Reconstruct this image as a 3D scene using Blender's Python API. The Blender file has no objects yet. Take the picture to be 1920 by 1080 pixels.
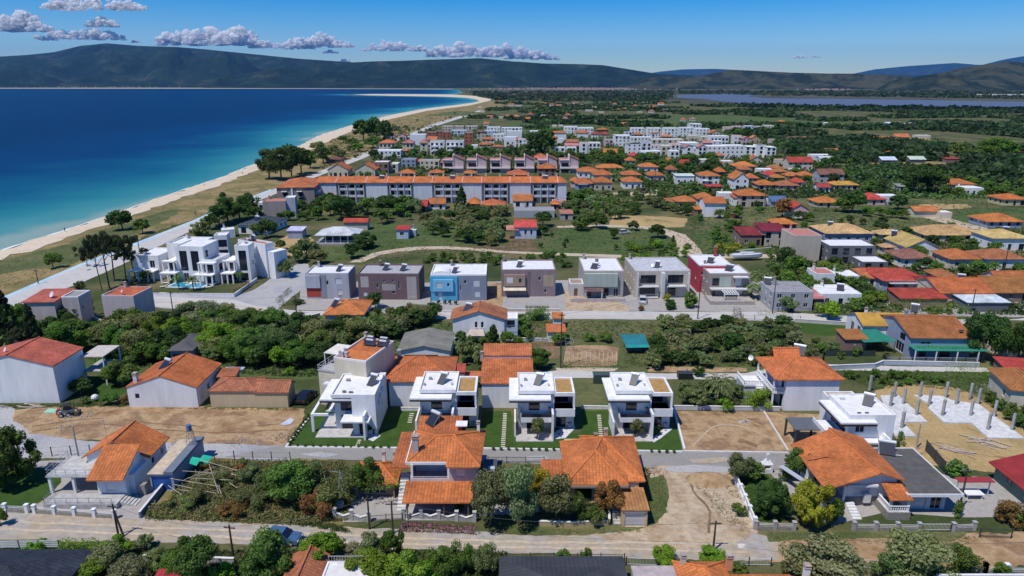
import bpy, bmesh, math, random
import numpy as np
from mathutils import Vector, Matrix, noise
random.seed(7); rng = np.random.default_rng(7)
S = bpy.context.scene; C = S.collection
R = math.radians
# ---------------------------------------------------------------- camera, sky, sun, exposure
CAMH = 52.0; TH = math.atan(0.3); FP = 1280.0
cam = bpy.data.cameras.new('camera'); camo = bpy.data.objects.new('camera', cam); C.objects.link(camo)
cam.sensor_width = 36; cam.lens = 24; cam.clip_start = .5; cam.clip_end = 90000
camo.location = (0, 0, CAMH); camo.rotation_euler = (math.pi/2-TH, 0, 0); S.camera = camo
S.render.resolution_x = 1024; S.render.resolution_y = 576
HAZE = 1.7e-5
SUN_D = Vector((.337, .304, -.891)).normalized()
w = bpy.data.worlds.new('World'); S.world = w; w.use_nodes = True
nt = w.node_tree; bg = nt.nodes['Background']
sky = nt.nodes.new('ShaderNodeTexSky'); sky.sky_type = 'NISHITA'; sky.sun_disc = False
sky.sun_elevation = math.asin(-SUN_D.z); sky.sun_rotation = math.atan2(-SUN_D.x, -SUN_D.y)
sky.altitude = 60; sky.air_density = 1.0; sky.dust_density = 0.0; sky.ozone_density = 4.0
hs = nt.nodes.new('ShaderNodeHueSaturation'); hs.inputs['Saturation'].default_value = 1.9; nt.links.new(sky.outputs[0], hs.inputs['Color']); mu = nt.nodes.new('ShaderNodeMix'); mu.data_type = 'RGBA'; mu.blend_type = 'MULTIPLY'; mu.inputs[0].default_value = 1; mu.inputs[7].default_value = (.80,.93,1.22,1); nt.links.new(hs.outputs[0], mu.inputs[6]); nt.links.new(mu.outputs[2], bg.inputs[0]); bg.inputs[1].default_value = 0.098
sl = bpy.data.lights.new('sun', 'SUN'); so = bpy.data.objects.new('sun', sl); C.objects.link(so)
sl.energy = 4.2; sl.angle = R(.5); sl.color = (1, .95, .87)
so.rotation_euler = SUN_D.to_track_quat('-Z', 'Y').to_euler(); so.location = (0, 0, 300)
S.view_settings.view_transform = 'Standard'; S.view_settings.look = 'None'
S.view_settings.exposure = 0.0; S.view_settings.gamma = 1
S.cycles.volume_step_rate = 10; S.cycles.max_bounces = 6; S.cycles.volume_bounces = 0
S.cycles.transparent_max_bounces = 8
# ---------------------------------------------------------------- helpers
st, ct = math.sin(TH), math.cos(TH)
def P(px, py, z=0.):                      # a pixel of the 1920 x 1080 photograph, on the level z
    a = (px-960)/FP; b = (540-py)/FP
    t = (z-CAMH)/(-st+b*ct)
    return Vector((a*t, (ct+b*st)*t, z))
def Zc(v): return v.y*ct-(v.z-CAMH)*st    # distance along the view axis
def proj(v):
    zc = Zc(v); return 960+FP*v.x/zc, 540-FP*(v.y*st+(v.z-CAMH)*ct)/zc
def zat(px, pyb, pyt):                    # height of a thing standing at (px,pyb) whose top shows at pyt
    g = P(px, pyb); b = (540-pyt)/FP
    return CAMH+g.y*(-st+b*ct)/(ct+b*st)
class MB:
    def __init__(s): s.v = []; s.f = []; s.m = []; s.uv = []
    def face(s, pts, mi=0, uv=None):
        n = len(s.v); s.v += [tuple(p) for p in pts]; s.f.append(tuple(range(n, n+len(pts)))); s.m.append(mi); s.uv.append(uv)
    def box(s, x0, x1, y0, y1, z0, z1, mi=0):
        a = [(x0,y0,z0),(x1,y0,z0),(x1,y1,z0),(x0,y1,z0),(x0,y0,z1),(x1,y0,z1),(x1,y1,z1),(x0,y1,z1)]
        for q in ((0,3,2,1),(4,5,6,7),(0,1,5,4),(1,2,6,5),(2,3,7,6),(3,0,4,7)): s.face([a[i] for i in q], mi)
        return s
    def prism(s, poly, z0, z1, mi=0):
        n = len(poly); s.face([(x,y,z1) for x,y in poly], mi); s.face([(x,y,z0) for x,y in reversed(poly)], mi)
        for i in range(n):
            a, b = poly[i], poly[(i+1)%n]; s.face([(a[0],a[1],z0),(b[0],b[1],z0),(b[0],b[1],z1),(a[0],a[1],z1)], mi)
        return s
    def tube(s, p, q, r, r2=None, n=6, mi=0):
        p = Vector(p); q = Vector(q); r2 = r if r2 is None else r2; d = (q-p).normalized()
        a = d.orthogonal().normalized(); b = d.cross(a)
        c0 = [p+(a*math.cos(t)+b*math.sin(t))*r for t in [2*math.pi*i/n for i in range(n)]]
        c1 = [q+(a*math.cos(t)+b*math.sin(t))*r2 for t in [2*math.pi*i/n for i in range(n)]]
        for i in range(n): j = (i+1)%n; s.face([c0[i], c0[j], c1[j], c1[i]], mi)
        s.face(c1, mi); s.face(c0[::-1], mi); return s
    def slab(s, poly, t, mi=0):           # sloped plate: 3-D polygon extruded down by t
        poly = [Vector(p) for p in poly]; lo = [p-Vector((0,0,t)) for p in poly]; n = len(poly)
        uv = roof_uv(poly); s.face(poly, mi, uv); s.face(lo[::-1], mi)
        for i in range(n): j = (i+1)%n; s.face([lo[i], lo[j], poly[j], poly[i]], mi)
        return s
    def ball(s, c, r, n=8, m=5, sz=1., mi=0):
        c = Vector(c); g = [[c+Vector((r*math.sin(math.pi*j/m)*math.cos(2*math.pi*i/n), r*math.sin(math.pi*j/m)*math.sin(2*math.pi*i/n), r*sz*math.cos(math.pi*j/m))) for i in range(n)] for j in range(m+1)]
        for j in range(m):
            for i in range(n):
                k = (i+1)%n
                if j == 0: s.face([g[0][0], g[1][i], g[1][k]], mi)
                elif j == m-1: s.face([g[j][i], g[m][0], g[j][k]], mi)
                else: s.face([g[j][i], g[j+1][i], g[j+1][k], g[j][k]], mi)
        return s
    def mesh(s, name):
        me = bpy.data.meshes.new(name); me.from_pydata(s.v, [], s.f)
        if any(u for u in s.uv):
            l = me.uv_layers.new(name='UVMap'); k = 0
            for f, u in zip(s.f, s.uv):
                for i in range(len(f)):
                    if u: l.data[k].uv = u[i]
                    k += 1
        me.polygons.foreach_set('material_index', s.m); return me
    def build(s, name, mat, parent=None, col=None, smooth=False, weld=False):
        me = s.mesh(name)
        if weld:
            bm = bmesh.new(); bm.from_mesh(me); bmesh.ops.remove_doubles(bm, verts=bm.verts, dist=1e-4); bm.to_mesh(me); bm.free()
        if smooth: me.polygons.foreach_set('use_smooth', [True]*len(me.polygons))
        return link(name, me, mat, parent, col)
def link(name, me, mat, parent=None, col=None):
    for m in (mat if isinstance(mat, (list, tuple)) else [mat]): me.materials.append(M[m] if isinstance(m, str) else m)
    o = bpy.data.objects.new(name, me); C.objects.link(o); o.parent = parent
    if col: o.color = (*col, 1)
    return o
def roof_uv(poly):
    n = (poly[1]-poly[0]).cross(poly[2]-poly[0])
    if n.length < 1e-9 and len(poly) > 3: n = (poly[2]-poly[0]).cross(poly[3]-poly[0])
    n.normalize()
    if n.z < 0: n = -n
    e = Vector((-n.y, n.x, 0)); e = e.normalized() if e.length > 1e-4 else Vector((1,0,0)); u = n.cross(e)
    return [(p.dot(e), p.dot(u)) for p in poly]
ALL = []
def tag(o, label, cat, group=None, kind=None):
    if label: o['label'] = label
    if cat: o['category'] = cat
    if group: o['group'] = group
    if kind: o['kind'] = kind
    ALL.append(o); return o
def thing(name, label, cat, loc=(0,0,0), rz=0, group=None):
    o = bpy.data.objects.new(name, None); C.objects.link(o); o.empty_display_size = .5
    o.location = loc; o.rotation_euler = (0,0,rz); return tag(o, label, cat, group)
# ---------------------------------------------------------------- materials
M = {}
def nodes(name):
    m = bpy.data.materials.new(name); m.use_nodes = True; M[name] = m
    t = m.node_tree; return m, t, t.nodes, t.links, t.nodes['Principled BSDF']
def N(t, typ, **k):
    n = t.nodes.new(typ)
    for a, b in k.items():
        if a.startswith('i_'): n.inputs[int(a[2:])].default_value = b
        else: setattr(n, a, b)
    return n
def mixc(t, f, a, b, mode='MIX'):
    n = t.nodes.new('ShaderNodeMix'); n.data_type = 'RGBA'; n.blend_type = mode
    for i, x in ((0, f), (6, a), (7, b)):
        if hasattr(x, 'links'): t.links.new(x, n.inputs[i])
        elif isinstance(x, (tuple, list)): n.inputs[i].default_value = (*x, 1) if len(x) == 3 else x
        else: n.inputs[i].default_value = x
    return n.outputs[2]
def mapr(t, x, a, b, c, d):
    n = N(t, 'ShaderNodeMapRange', i_1=a, i_2=b, i_3=c, i_4=d); t.links.new(x, n.inputs[0]); return n.outputs[0]
def noi(t, vec, scale, detail=4, rough=.55):
    n = N(t, 'ShaderNodeTexNoise'); n.inputs['Scale'].default_value = scale; n.inputs['Detail'].default_value = detail
    n.inputs['Roughness'].default_value = rough
    if vec: t.links.new(vec, n.inputs['Vector'])
    return n.outputs[0]
def bump(t, h, b, dist, strength=1.):
    n = N(t, 'ShaderNodeBump'); n.inputs['Distance'].default_value = dist; n.inputs['Strength'].default_value = strength
    t.links.new(h, n.inputs['Height']); t.links.new(n.outputs[0], b.inputs['Normal'])
def pos(t): return N(t, 'ShaderNodeNewGeometry').outputs['Position']
# surfaces coloured by the object's own colour
def objmat(name, rough=.8, lo=.86, hi=1.06, sc=.6, sc2=6., metal=0., bmp=0., spec=.3, streak=False):
    m, t, n, l, b = nodes(name); oi = N(t, 'ShaderNodeObjectInfo')
    p = pos(t)
    if streak:
        mp = N(t, 'ShaderNodeMapping'); mp.inputs['Scale'].default_value = (1, 1, .18); l.new(p, mp.inputs[0]); p2 = mp.outputs[0]
    else: p2 = p
    a = mapr(t, noi(t, p2, sc, 6), .3, .7, lo, hi); c = mapr(t, noi(t, p, sc2, 3), .3, .7, .95, 1.04)
    mu = N(t, 'ShaderNodeMath', operation='MULTIPLY'); l.new(a, mu.inputs[0]); l.new(c, mu.inputs[1])
    vm = N(t, 'ShaderNodeVectorMath', operation='SCALE'); l.new(oi.outputs['Color'], vm.inputs[0]); l.new(mu.outputs[0], vm.inputs['Scale'])
    l.new(vm.outputs[0], b.inputs['Base Color']); b.inputs['Roughness'].default_value = rough; b.inputs['Metallic'].default_value = metal
    b.inputs['Specular IOR Level'].default_value = spec
    if bmp: bump(t, noi(t, p, sc2*2, 4), b, bmp)
    return m
objmat('paint', .85, streak=True, sc=.9, lo=.83, hi=1.03)
objmat('concrete', .9, lo=.72, hi=1.12, sc=1.4, bmp=.02)
objmat('metal', .45, metal=.25, lo=.92, hi=1.04)
objmat('wood', .75, lo=.7, hi=1.15, sc=3)
objmat('cloth', .9, lo=.8, hi=1.1)
objmat('gloss', .25, lo=.95, hi=1.03, spec=.5)
objmat('stone', .9, lo=.6, hi=1.25, sc=5, bmp=.05)
def glassm(name, c, r=.08):
    m, t, n, l, b = nodes(name); b.inputs['Base Color'].default_value = (*c, 1); b.inputs['Roughness'].default_value = r
    b.inputs['Specular IOR Level'].default_value = .55
glassm('glass', (.012,.018,.03)); glassm('panel', (.012,.016,.032), .35); glassm('black', (.012,.012,.014), .4)
# roof tiles: rows and columns in metres from the roof's own UV
def tilemat(name, tw, tl, depth=.05, var=.22, lines=.35):
    m, t, n, l, b = nodes(name); oi = N(t, 'ShaderNodeObjectInfo'); uv = N(t, 'ShaderNodeUVMap').outputs[0]
    sx = N(t, 'ShaderNodeSeparateXYZ'); l.new(uv, sx.inputs[0])
    def M2(op, a, bb):
        q = N(t, 'ShaderNodeMath', operation=op)
        for i, x in enumerate((a, bb)):
            if x is None: continue
            if hasattr(x, 'links'): l.new(x, q.inputs[i])
            else: q.inputs[i].default_value = x
        return q.outputs[0]
    u = M2('DIVIDE', sx.outputs[0], tw); v = M2('DIVIDE', sx.outputs[1], tl)
    fu = M2('FRACT', u, None); fv = M2('FRACT', v, None)
    cb = N(t, 'ShaderNodeCombineXYZ'); l.new(M2('FLOOR', u, None), cb.inputs[0]); l.new(M2('FLOOR', v, None), cb.inputs[1])
    wn = N(t, 'ShaderNodeTexWhiteNoise', noise_dimensions='2D'); l.new(cb.outputs[0], wn.inputs['Vector'])
    rib = M2('SINE', M2('MULTIPLY', fu, math.pi), None)              # rounded barrel across the row
    h = M2('ADD', M2('MULTIPLY', rib, .7), M2('MULTIPLY', M2('SUBTRACT', 1., fv), .45))
    tint = mapr(t, wn.outputs['Value'], 0, 1, 1-var, 1+var*.5)
    big = mapr(t, noi(t, pos(t), .35, 6), .3, .7, .66, 1.14)
    gap = mapr(t, rib, 0., .5, 1-lines, 1.); rowl = mapr(t, fv, 0., .14, 1-lines*.8, 1.)
    k = M2('MULTIPLY', M2('MULTIPLY', tint, big), M2('MULTIPLY', gap, rowl))
    vm = N(t, 'ShaderNodeVectorMath', operation='SCALE'); l.new(oi.outputs['Color'], vm.inputs[0]); l.new(k, vm.inputs['Scale'])
    l.new(vm.outputs[0], b.inputs['Base Color']); b.inputs['Roughness'].default_value = .75; b.inputs['Specular IOR Level'].default_value = .25
    bump(t, h, b, depth)
tilemat('tile', .42, .42); tilemat('sheet', .5, 60., .04, .05, .22); tilemat('slate', .45, .35, .03, .3, .35)
# ground-like surfaces from world position
def ground_mat(name, cols, sc, fine=3., bmp=.05, rough=.95, stretch=None, det=8):
    m, t, n, l, b = nodes(name); p = pos(t)
    if stretch:
        mp = N(t, 'ShaderNodeMapping'); mp.inputs['Scale'].default_value = stretch[:3]; mp.inputs['Rotation'].default_value = (0,0,R(stretch[3])); l.new(p, mp.inputs[0]); p = mp.outputs[0]
    f = noi(t, p, sc, det, .62); rp = N(t, 'ShaderNodeValToRGB'); l.new(f, rp.inputs[0]); e = rp.color_ramp.elements
    k = len(cols)
    for i, c in enumerate(cols):
        x = .3+.4*i/(k-1)
        if i < 2: e[i].position = x; el = e[i]
        else: el = e.new(x)
        el.color = (*c, 1)
    g = mapr(t, noi(t, p, fine, 5, .7), .3, .7, .78, 1.22)
    vm = N(t, 'ShaderNodeVectorMath', operation='SCALE'); l.new(rp.outputs[0], vm.inputs[0]); l.new(g, vm.inputs['Scale'])
    l.new(vm.outputs[0], b.inputs['Base Color']); b.inputs['Roughness'].default_value = rough; b.inputs['Specular IOR Level'].default_value = .15
    if bmp: bump(t, noi(t, p, fine, 5, .7), b, bmp)
ground_mat('land', [(.035,.055,.018),(.06,.08,.026),(.12,.115,.05),(.20,.16,.08)], .045, 1.2, .25)
ground_mat('field', [(.05,.08,.024),(.075,.11,.034),(.12,.13,.05)], .06, .9, .15)
ground_mat('meadow', [(.065,.09,.03),(.105,.12,.045),(.18,.16,.075)], .08, 1.1, .2)
ground_mat('drygrass', [(.19,.145,.065),(.29,.215,.10),(.15,.135,.05),(.33,.25,.13)], .05, .8, .15)
ground_mat('paledirt', [(.24,.16,.09),(.38,.28,.18),(.46,.37,.26),(.34,.24,.15),(.44,.36,.27)], .2, 1.3, .1)
ground_mat('damp', [(.15,.095,.052),(.21,.135,.078),(.26,.17,.10)], .5, 2, .05)
ground_mat('lawn', [(.028,.062,.011),(.042,.085,.016),(.055,.10,.02)], .5, 6, .06)
ground_mat('dirt', [(.17,.10,.055),(.30,.19,.10),(.40,.28,.16),(.24,.15,.085),(.36,.25,.14)], .16, 1.3, .12)
ground_mat('darkdirt', [(.09,.065,.04),(.15,.11,.06),(.2,.14,.08)], .3, 2, .1)
ground_mat('ochre', [(.3,.21,.09),(.42,.3,.14),(.36,.26,.12),(.2,.17,.07)], .12, 1.8, .1)
ground_mat('track', [(.4,.31,.2),(.5,.41,.3),(.42,.36,.29)], .2, 1.5, .06)
ground_mat('gravel', [(.27,.27,.28),(.34,.34,.35),(.40,.39,.38),(.34,.3,.25)], .12, 3, .05)
ground_mat('graveld', [(.30,.28,.26),(.38,.31,.22),(.34,.32,.30),(.42,.33,.22)], .10, .9, .03)
ground_mat('asphalt', [(.22,.21,.2),(.27,.26,.245),(.25,.24,.225)], .25, 4, .01)
ground_mat('paleroad', [(.40,.39,.37),(.50,.48,.45),(.44,.42,.39)], .2, 3, .01)
ground_mat('paving', [(.27,.26,.24),(.36,.34,.32),(.30,.28,.26)], .5, 5, .01)
ground_mat('slabc', [(.5,.49,.48),(.62,.61,.6),(.56,.55,.53)], .25, 3, .01)
ground_mat('sand', [(.5,.4,.28),(.62,.52,.39),(.56,.46,.33)], .1, 2, .05)
ground_mat('cyclepath', [(.25,.42,.55),(.42,.55,.62),(.5,.52,.52)], .08, 2, .0)
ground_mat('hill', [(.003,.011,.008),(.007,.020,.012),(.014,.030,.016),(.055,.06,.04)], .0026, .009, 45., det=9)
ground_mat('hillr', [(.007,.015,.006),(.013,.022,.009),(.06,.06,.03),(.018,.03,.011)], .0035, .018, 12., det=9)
ground_mat('marsh', [(.035,.05,.03),(.06,.065,.035),(.1,.09,.06),(.04,.06,.03)], .006, .05, .5)
def water(name, cols, rough=.35, bmp=.12, ws=.25, spec=.03, attr=None):
    m, t, n, l, b = nodes(name); p = pos(t)
    if attr:
        at = N(t, 'ShaderNodeAttribute', attribute_name=attr)
        wob = mapr(t, noi(t, p, .006, 5), .3, .7, -.10, .10)
        ad = N(t, 'ShaderNodeMath', operation='ADD'); l.new(at.outputs['Fac'], ad.inputs[0]); l.new(wob, ad.inputs[1])
        rp = N(t, 'ShaderNodeValToRGB'); l.new(ad.outputs[0], rp.inputs[0]); e = rp.color_ramp.elements
        for i, (x, c) in enumerate(cols):
            if i < 2: e[i].position = x; el = e[i]
            else: el = e.new(x)
            el.color = (*c, 1)
        l.new(rp.outputs[0], b.inputs['Base Color'])
    else: b.inputs['Base Color'].default_value = (*cols, 1)
    b.inputs['Roughness'].default_value = rough; b.inputs['Specular IOR Level'].default_value = spec
    mp = N(t, 'ShaderNodeMapping'); mp.inputs['Scale'].default_value = (1, 1.8, 1); mp.inputs['Rotation'].default_value = (0,0,R(25)); l.new(p, mp.inputs[0])
    bump(t, noi(t, mp.outputs[0], ws, 6, .65), b, bmp)
water('sea', [(0, (.22,.32,.28)), (.04, (.07,.25,.25)), (.15, (.022,.18,.21)), (.28, (.005,.085,.15)), (.44, (.001,.028,.10)), (.75, (.0005,.012,.055))], attr='deep')
water('pool', (.03,.30,.45), .1, .03, 2., .5); water('lakew', (.10,.125,.185), .5, .05, .1, .04)
# foliage: the object's colour, varied leaf by leaf
def leafmat(name, attr=False):
    m, t, n, l, b = nodes(name)
    src = N(t, 'ShaderNodeAttribute', attribute_name='tint').outputs['Color'] if attr else N(t, 'ShaderNodeObjectInfo').outputs['Color']
    g = N(t, 'ShaderNodeAttribute', attribute_name='leaf').outputs['Fac']
    k = mapr(t, g, 0, 1, .55, 1.5)
    vm = N(t, 'ShaderNodeVectorMath', operation='SCALE'); l.new(src, vm.inputs[0]); l.new(k, vm.inputs['Scale'])
    l.new(vm.outputs[0], b.inputs['Base Color']); b.inputs['Roughness'].default_value = .6; b.inputs['Specular IOR Level'].default_value = .2
    tr = N(t, 'ShaderNodeBsdfTranslucent'); vs = N(t, 'ShaderNodeVectorMath', operation='MULTIPLY'); vs.inputs[1].default_value = (1.3,1.6,.5)
    l.new(vm.outputs[0], vs.inputs[0]); l.new(vs.outputs[0], tr.inputs[0])
    mx = N(t, 'ShaderNodeMixShader', i_0=.36); l.new(b.outputs[0], mx.inputs[1]); l.new(tr.outputs[0], mx.inputs[2])
    l.new(mx.outputs[0], n['Material Output'].inputs[0])
leafmat('leaf'); leafmat('leafv', True)
objmat('bark', .9, lo=.6, hi=1.3, sc=4)
# ---------------------------------------------------------------- leaves (numpy)
def leafmesh(name, cen, nor, size, asp=.55, tint=None, shade=None):
    n = len(cen); nor = nor/np.linalg.norm(nor, axis=1)[:,None]
    r = rng.normal(size=(n,3)); a = np.cross(nor, r); a /= np.linalg.norm(a, axis=1)[:,None]; b = np.cross(nor, a)
    s = np.asarray(size).reshape(-1,1)*np.ones((n,1)); a = a*s; b = b*s*asp
    fold = nor*s*.25
    v = np.stack([cen-a, cen-b+fold*0, cen+a, cen+b], 1).reshape(-1,3)
    me = bpy.data.meshes.new(name); me.vertices.add(4*n); me.vertices.foreach_set('co', v.astype(np.float32).ravel())
    me.loops.add(4*n); me.loops.foreach_set('vertex_index', np.arange(4*n, dtype=np.int32))
    me.polygons.add(n); me.polygons.foreach_set('loop_start', np.arange(0, 4*n, 4, dtype=np.int32)); me.polygons.foreach_set('loop_total', np.full(n, 4, np.int32))
    at = me.attributes.new('leaf', 'FLOAT', 'FACE'); at.data.foreach_set('value', (rng.random(n) if shade is None else shade).astype(np.float32))
    if tint is not None:
        ta = me.attributes.new('tint', 'FLOAT_COLOR', 'FACE'); ta.data.foreach_set('color', np.concatenate([tint, np.ones((n,1))], 1).astype(np.float32).ravel())
    me.update(calc_edges=True); return me
def unit(n):
    d = rng.normal(size=(n,3)); return d/np.linalg.norm(d, axis=1)[:,None]
# ---------------------------------------------------------------- setting: land, sea, beach, roads
SHORE = [(-420,590),(-200,532),(0,470),(60,452),(123,432),(180,412),(240,392),(320,364),(400,338),(450,319),(490,302),(530,287),(565,272),(600,254),(640,241),(680,229),(740,214.5),(800,203.5),(850,197.5),(885,193),(899,190),(893,186.5),(875,183.5),(830,181.3),(740,179.8),(690,178.8),(650,177.6),(648,176.6),(700,176),(780,176.3),(850,176.4),(868,173),(860,168.5),(700,166.9),(400,166.6),(0,166.4),(-420,166.3)]
def smooth_line(pts, step_px=14, closed=False):
    out = []; n = len(pts)
    for i in range(n if closed else n-1):
        p0, p1, p2, p3 = (pts[(i-1)%n] if closed or i > 0 else pts[0]), pts[i], pts[(i+1)%n], (pts[(i+2)%n] if closed or i+2 < n else pts[-1])
        k = max(1, int(math.hypot(p2[0]-p1[0], p2[1]-p1[1])/step_px))
        for j in range(k):
            t = j/k
            out.append(tuple(.5*((2*p1[c])+(-p0[c]+p2[c])*t+(2*p0[c]-5*p1[c]+4*p2[c]-p3[c])*t*t+(-p0[c]+3*p1[c]-3*p2[c]+p3[c])*t**3) for c in (0,1)))
    if not closed: out.append(pts[-1])
    return out
def tri_poly(name, pts, z, mat, label=None, kind='structure', thick=0, parent=None, col=None):
    bm = bmesh.new(); vs = [bm.verts.new((p[0], p[1], z)) for p in pts]
    es = [bm.edges.new((vs[i], vs[(i+1)%len(vs)])) for i in range(len(vs))]
    bmesh.ops.triangle_fill(bm, use_beauty=True, edges=es)
    for f in bm.faces:
        if f.normal.z < 0: f.normal_flip()
    if thick:
        r = bmesh.ops.extrude_face_region(bm, geom=list(bm.faces))
        for v in [g for g in r['geom'] if isinstance(g, bmesh.types.BMVert)]: v.co.z += thick
        bmesh.ops.recalc_face_normals(bm, faces=list(bm.faces))
    me = bpy.data.meshes.new(name); bm.to_mesh(me); bm.free()
    o = link(name, me, mat, parent, col)
    if kind: o['kind'] = kind
    return o
shore_px = smooth_line(SHORE, 8)
shore = [P(x, y+0) for x, y in shore_px]
landp = [(p.x, p.y) for p in shore]
landp = landp+[(-60000,45000),(60000,45000),(60000,-300),(landp[0][0]-60,-300)]
tri_poly('ground', landp, 0., 'land')
# sea: a grid carrying how far each point lies from the shore (how deep the water is)
sh = np.array([(p.x, p.y) for p in shore[:int(len(shore)*.66)]])
xs = np.concatenate([-np.geomspace(60, 30000, 110)[::-1], np.linspace(-55, 400, 30)]); ys = np.geomspace(60, 42000, 220)
gx, gy = np.meshgrid(xs, ys); q = np.stack([gx.ravel(), gy.ravel()], 1)
seg0 = sh[:-1]; seg1 = sh[1:]; dmin = np.full(len(q), 1e9)
for a, b in zip(seg0, seg1):
    d = b-a; L = (d*d).sum()+1e-9; t = np.clip(((q-a)@d)/L, 0, 1); dmin = np.minimum(dmin, np.linalg.norm(q-(a+t[:,None]*d), axis=1))
ny, nx = gx.shape
me = bpy.data.meshes.new('sea'); idx = np.arange(nx*ny).reshape(ny, nx)
me.from_pydata([(x, y, -.5) for x, y in q], [], np.stack([idx[:-1,:-1], idx[:-1,1:], idx[1:,1:], idx[1:,:-1]], -1).reshape(-1,4).tolist())
at = me.attributes.new('deep', 'FLOAT', 'POINT'); at.data.foreach_set('value', np.clip((dmin/420.)**.75, 0, 1.2).astype(np.float32))
link('sea', me, 'sea')['kind'] = 'structure'
def rough_edge(pts, amp, seed, step=1.0):
    out = []; n = len(pts)
    for i in range(n):
        a, b = pts[i], pts[(i+1)%n]; L = (b-a).length; k = max(1, min(400, int(L/step)))
        for j in range(k):
            p = a.lerp(b, j/k); d = noise.noise_vector(Vector((p.x*.25+seed, p.y*.25, 3.)))*amp+noise.noise_vector(Vector((p.x*1.3, p.y*1.3, seed)))*amp*.45
            out.append((p.x+d.x, p.y+d.y))
    return out
LV = {}
def patch(name, px, mat, lvl=1, amp=.35, label=None, smooth=True, z=None, step=None):
    pl = smooth_line(px, 25, True) if smooth else px
    pts = [P(x, y) for x, y in pl]; d = sum(p.y for p in pts)/len(pts)
    if amp: pp = rough_edge(pts, amp*max(1, d/160), len(LV)*1.7, step or max(.35, d/260))
    else: pp = [(p.x, p.y) for p in pts]
    LV[name] = LV.get(name, 0)+1
    return tri_poly(name, pp, z if z is not None else .004*lvl*max(1, d/120)+.0007*(LV[name]%5), mat)
# beach and the dry strip behind it
bl = SHORE[:19]+[(885,193),(905,189.5)]
patch('dry_grass', [(-420,592),(-200,535),(0,474),(123,436),(240,396),(400,341),(490,305),(565,275),(600,257),(680,231),(800,205),(900,191),(935,188),(960,195),(900,208),(844,225),(785,247),(746,261),(690,286),(620,318),(510,358),(400,400),(290,435),(150,502),(0,566),(-420,730)], 'drygrass', 1, .6)
patch('meadow', [(640,262),(740,228),(860,208),(900,210),(850,222),(780,242),(700,272)], 'meadow', 2, 2.)
patch('grass_verge', [(-100,500),(60,476),(200,430),(320,392),(345,395),(250,440),(120,500),(60,505),(-100,530)], 'meadow', 2, 1.5)
patch('beach', [(-420,584),(-200,528),(0,470.3),(60,452),(123,432),(180,412),(240,392),(320,364),(400,338),(450,319),(490,302),(530,287),(565,272),(600,254),(640,241),(680,229),(740,214.5),(800,203.5),(850,197.5),(885,193),(899,190),(893,186.5),(875,183.5),(830,181.3),(740,179.8),(690,178.8),(660,177.4),(700,176.3),(780,176.6),(850,177.2),(900,180.5),(922,184),(920,188.5),(880,198),(800,208),(700,231),(640,254),(590,278),(545,296),(500,313),(440,336),(400,352),(300,386),(200,421),(130,445),(60,471),(0,487),(-200,555),(-420,612)], 'sand', 3, .35, smooth=False)
patch('beach', [(0,165.2),(250,164.9),(500,165.6),(850,167),(850,167.6),(500,166.4),(0,166.2)], 'track', 4, 0, smooth=False)
# wet edge: the last wash of the waves on the sand
mb = MB(); sp = [P(x, y) for x, y in smooth_line(SHORE[:20], 3)]
for i in range(len(sp)-1):
    a, b = sp[i], sp[i+1]; d = (b-a).normalized(); e = Vector((-d.y, d.x, 0)); w0 = .35+.9*abs(noise.noise(a*.11)); w1 = .35+.9*abs(noise.noise(b*.11)); o0 = 1.2*noise.noise(a*.05+Vector((7,0,0))); o1 = 1.2*noise.noise(b*.05+Vector((7,0,0)))
    mb.face([a+e*(o0-w0)+Vector((0,0,.06)), b+e*(o1-w1)+Vector((0,0,.06)), b+e*(o1+w1)+Vector((0,0,.06)), a+e*(o0+w0)+Vector((0,0,.06))])
mb.build('surf', 'paint', None, (.72,.76,.76))['kind'] = 'structure'
# marsh, lake and the plain beyond the village
patch('marsh', [(860,170),(1200,167),(1700,166),(2200,168),(2600,210),(1920,214),(1500,206),(1250,192),(1000,186),(905,182)], 'marsh', 1, 0)
patch('lake', [(1268,179),(1330,176.5),(1400,175.6),(1432,178),(1400,181),(1440,184),(1500,185),(1580,184.6),(1700,187),(1840,190),(1980,191.5),(2300,194),(2300,204),(1980,203),(1800,200.5),(1640,199.5),(1560,198.5),(1500,197),(1440,198),(1375,195.5),(1385,193),(1350,190),(1320,186),(1270,184)], 'lakew', 3, 0, z=.6)
patch('sand_bar', [(1420,182.5),(1450,181.5),(1640,184),(1750,187),(1700,187.6),(1560,185.2),(1450,184.2)], 'marsh', 4, 0, z=.9)
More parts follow.
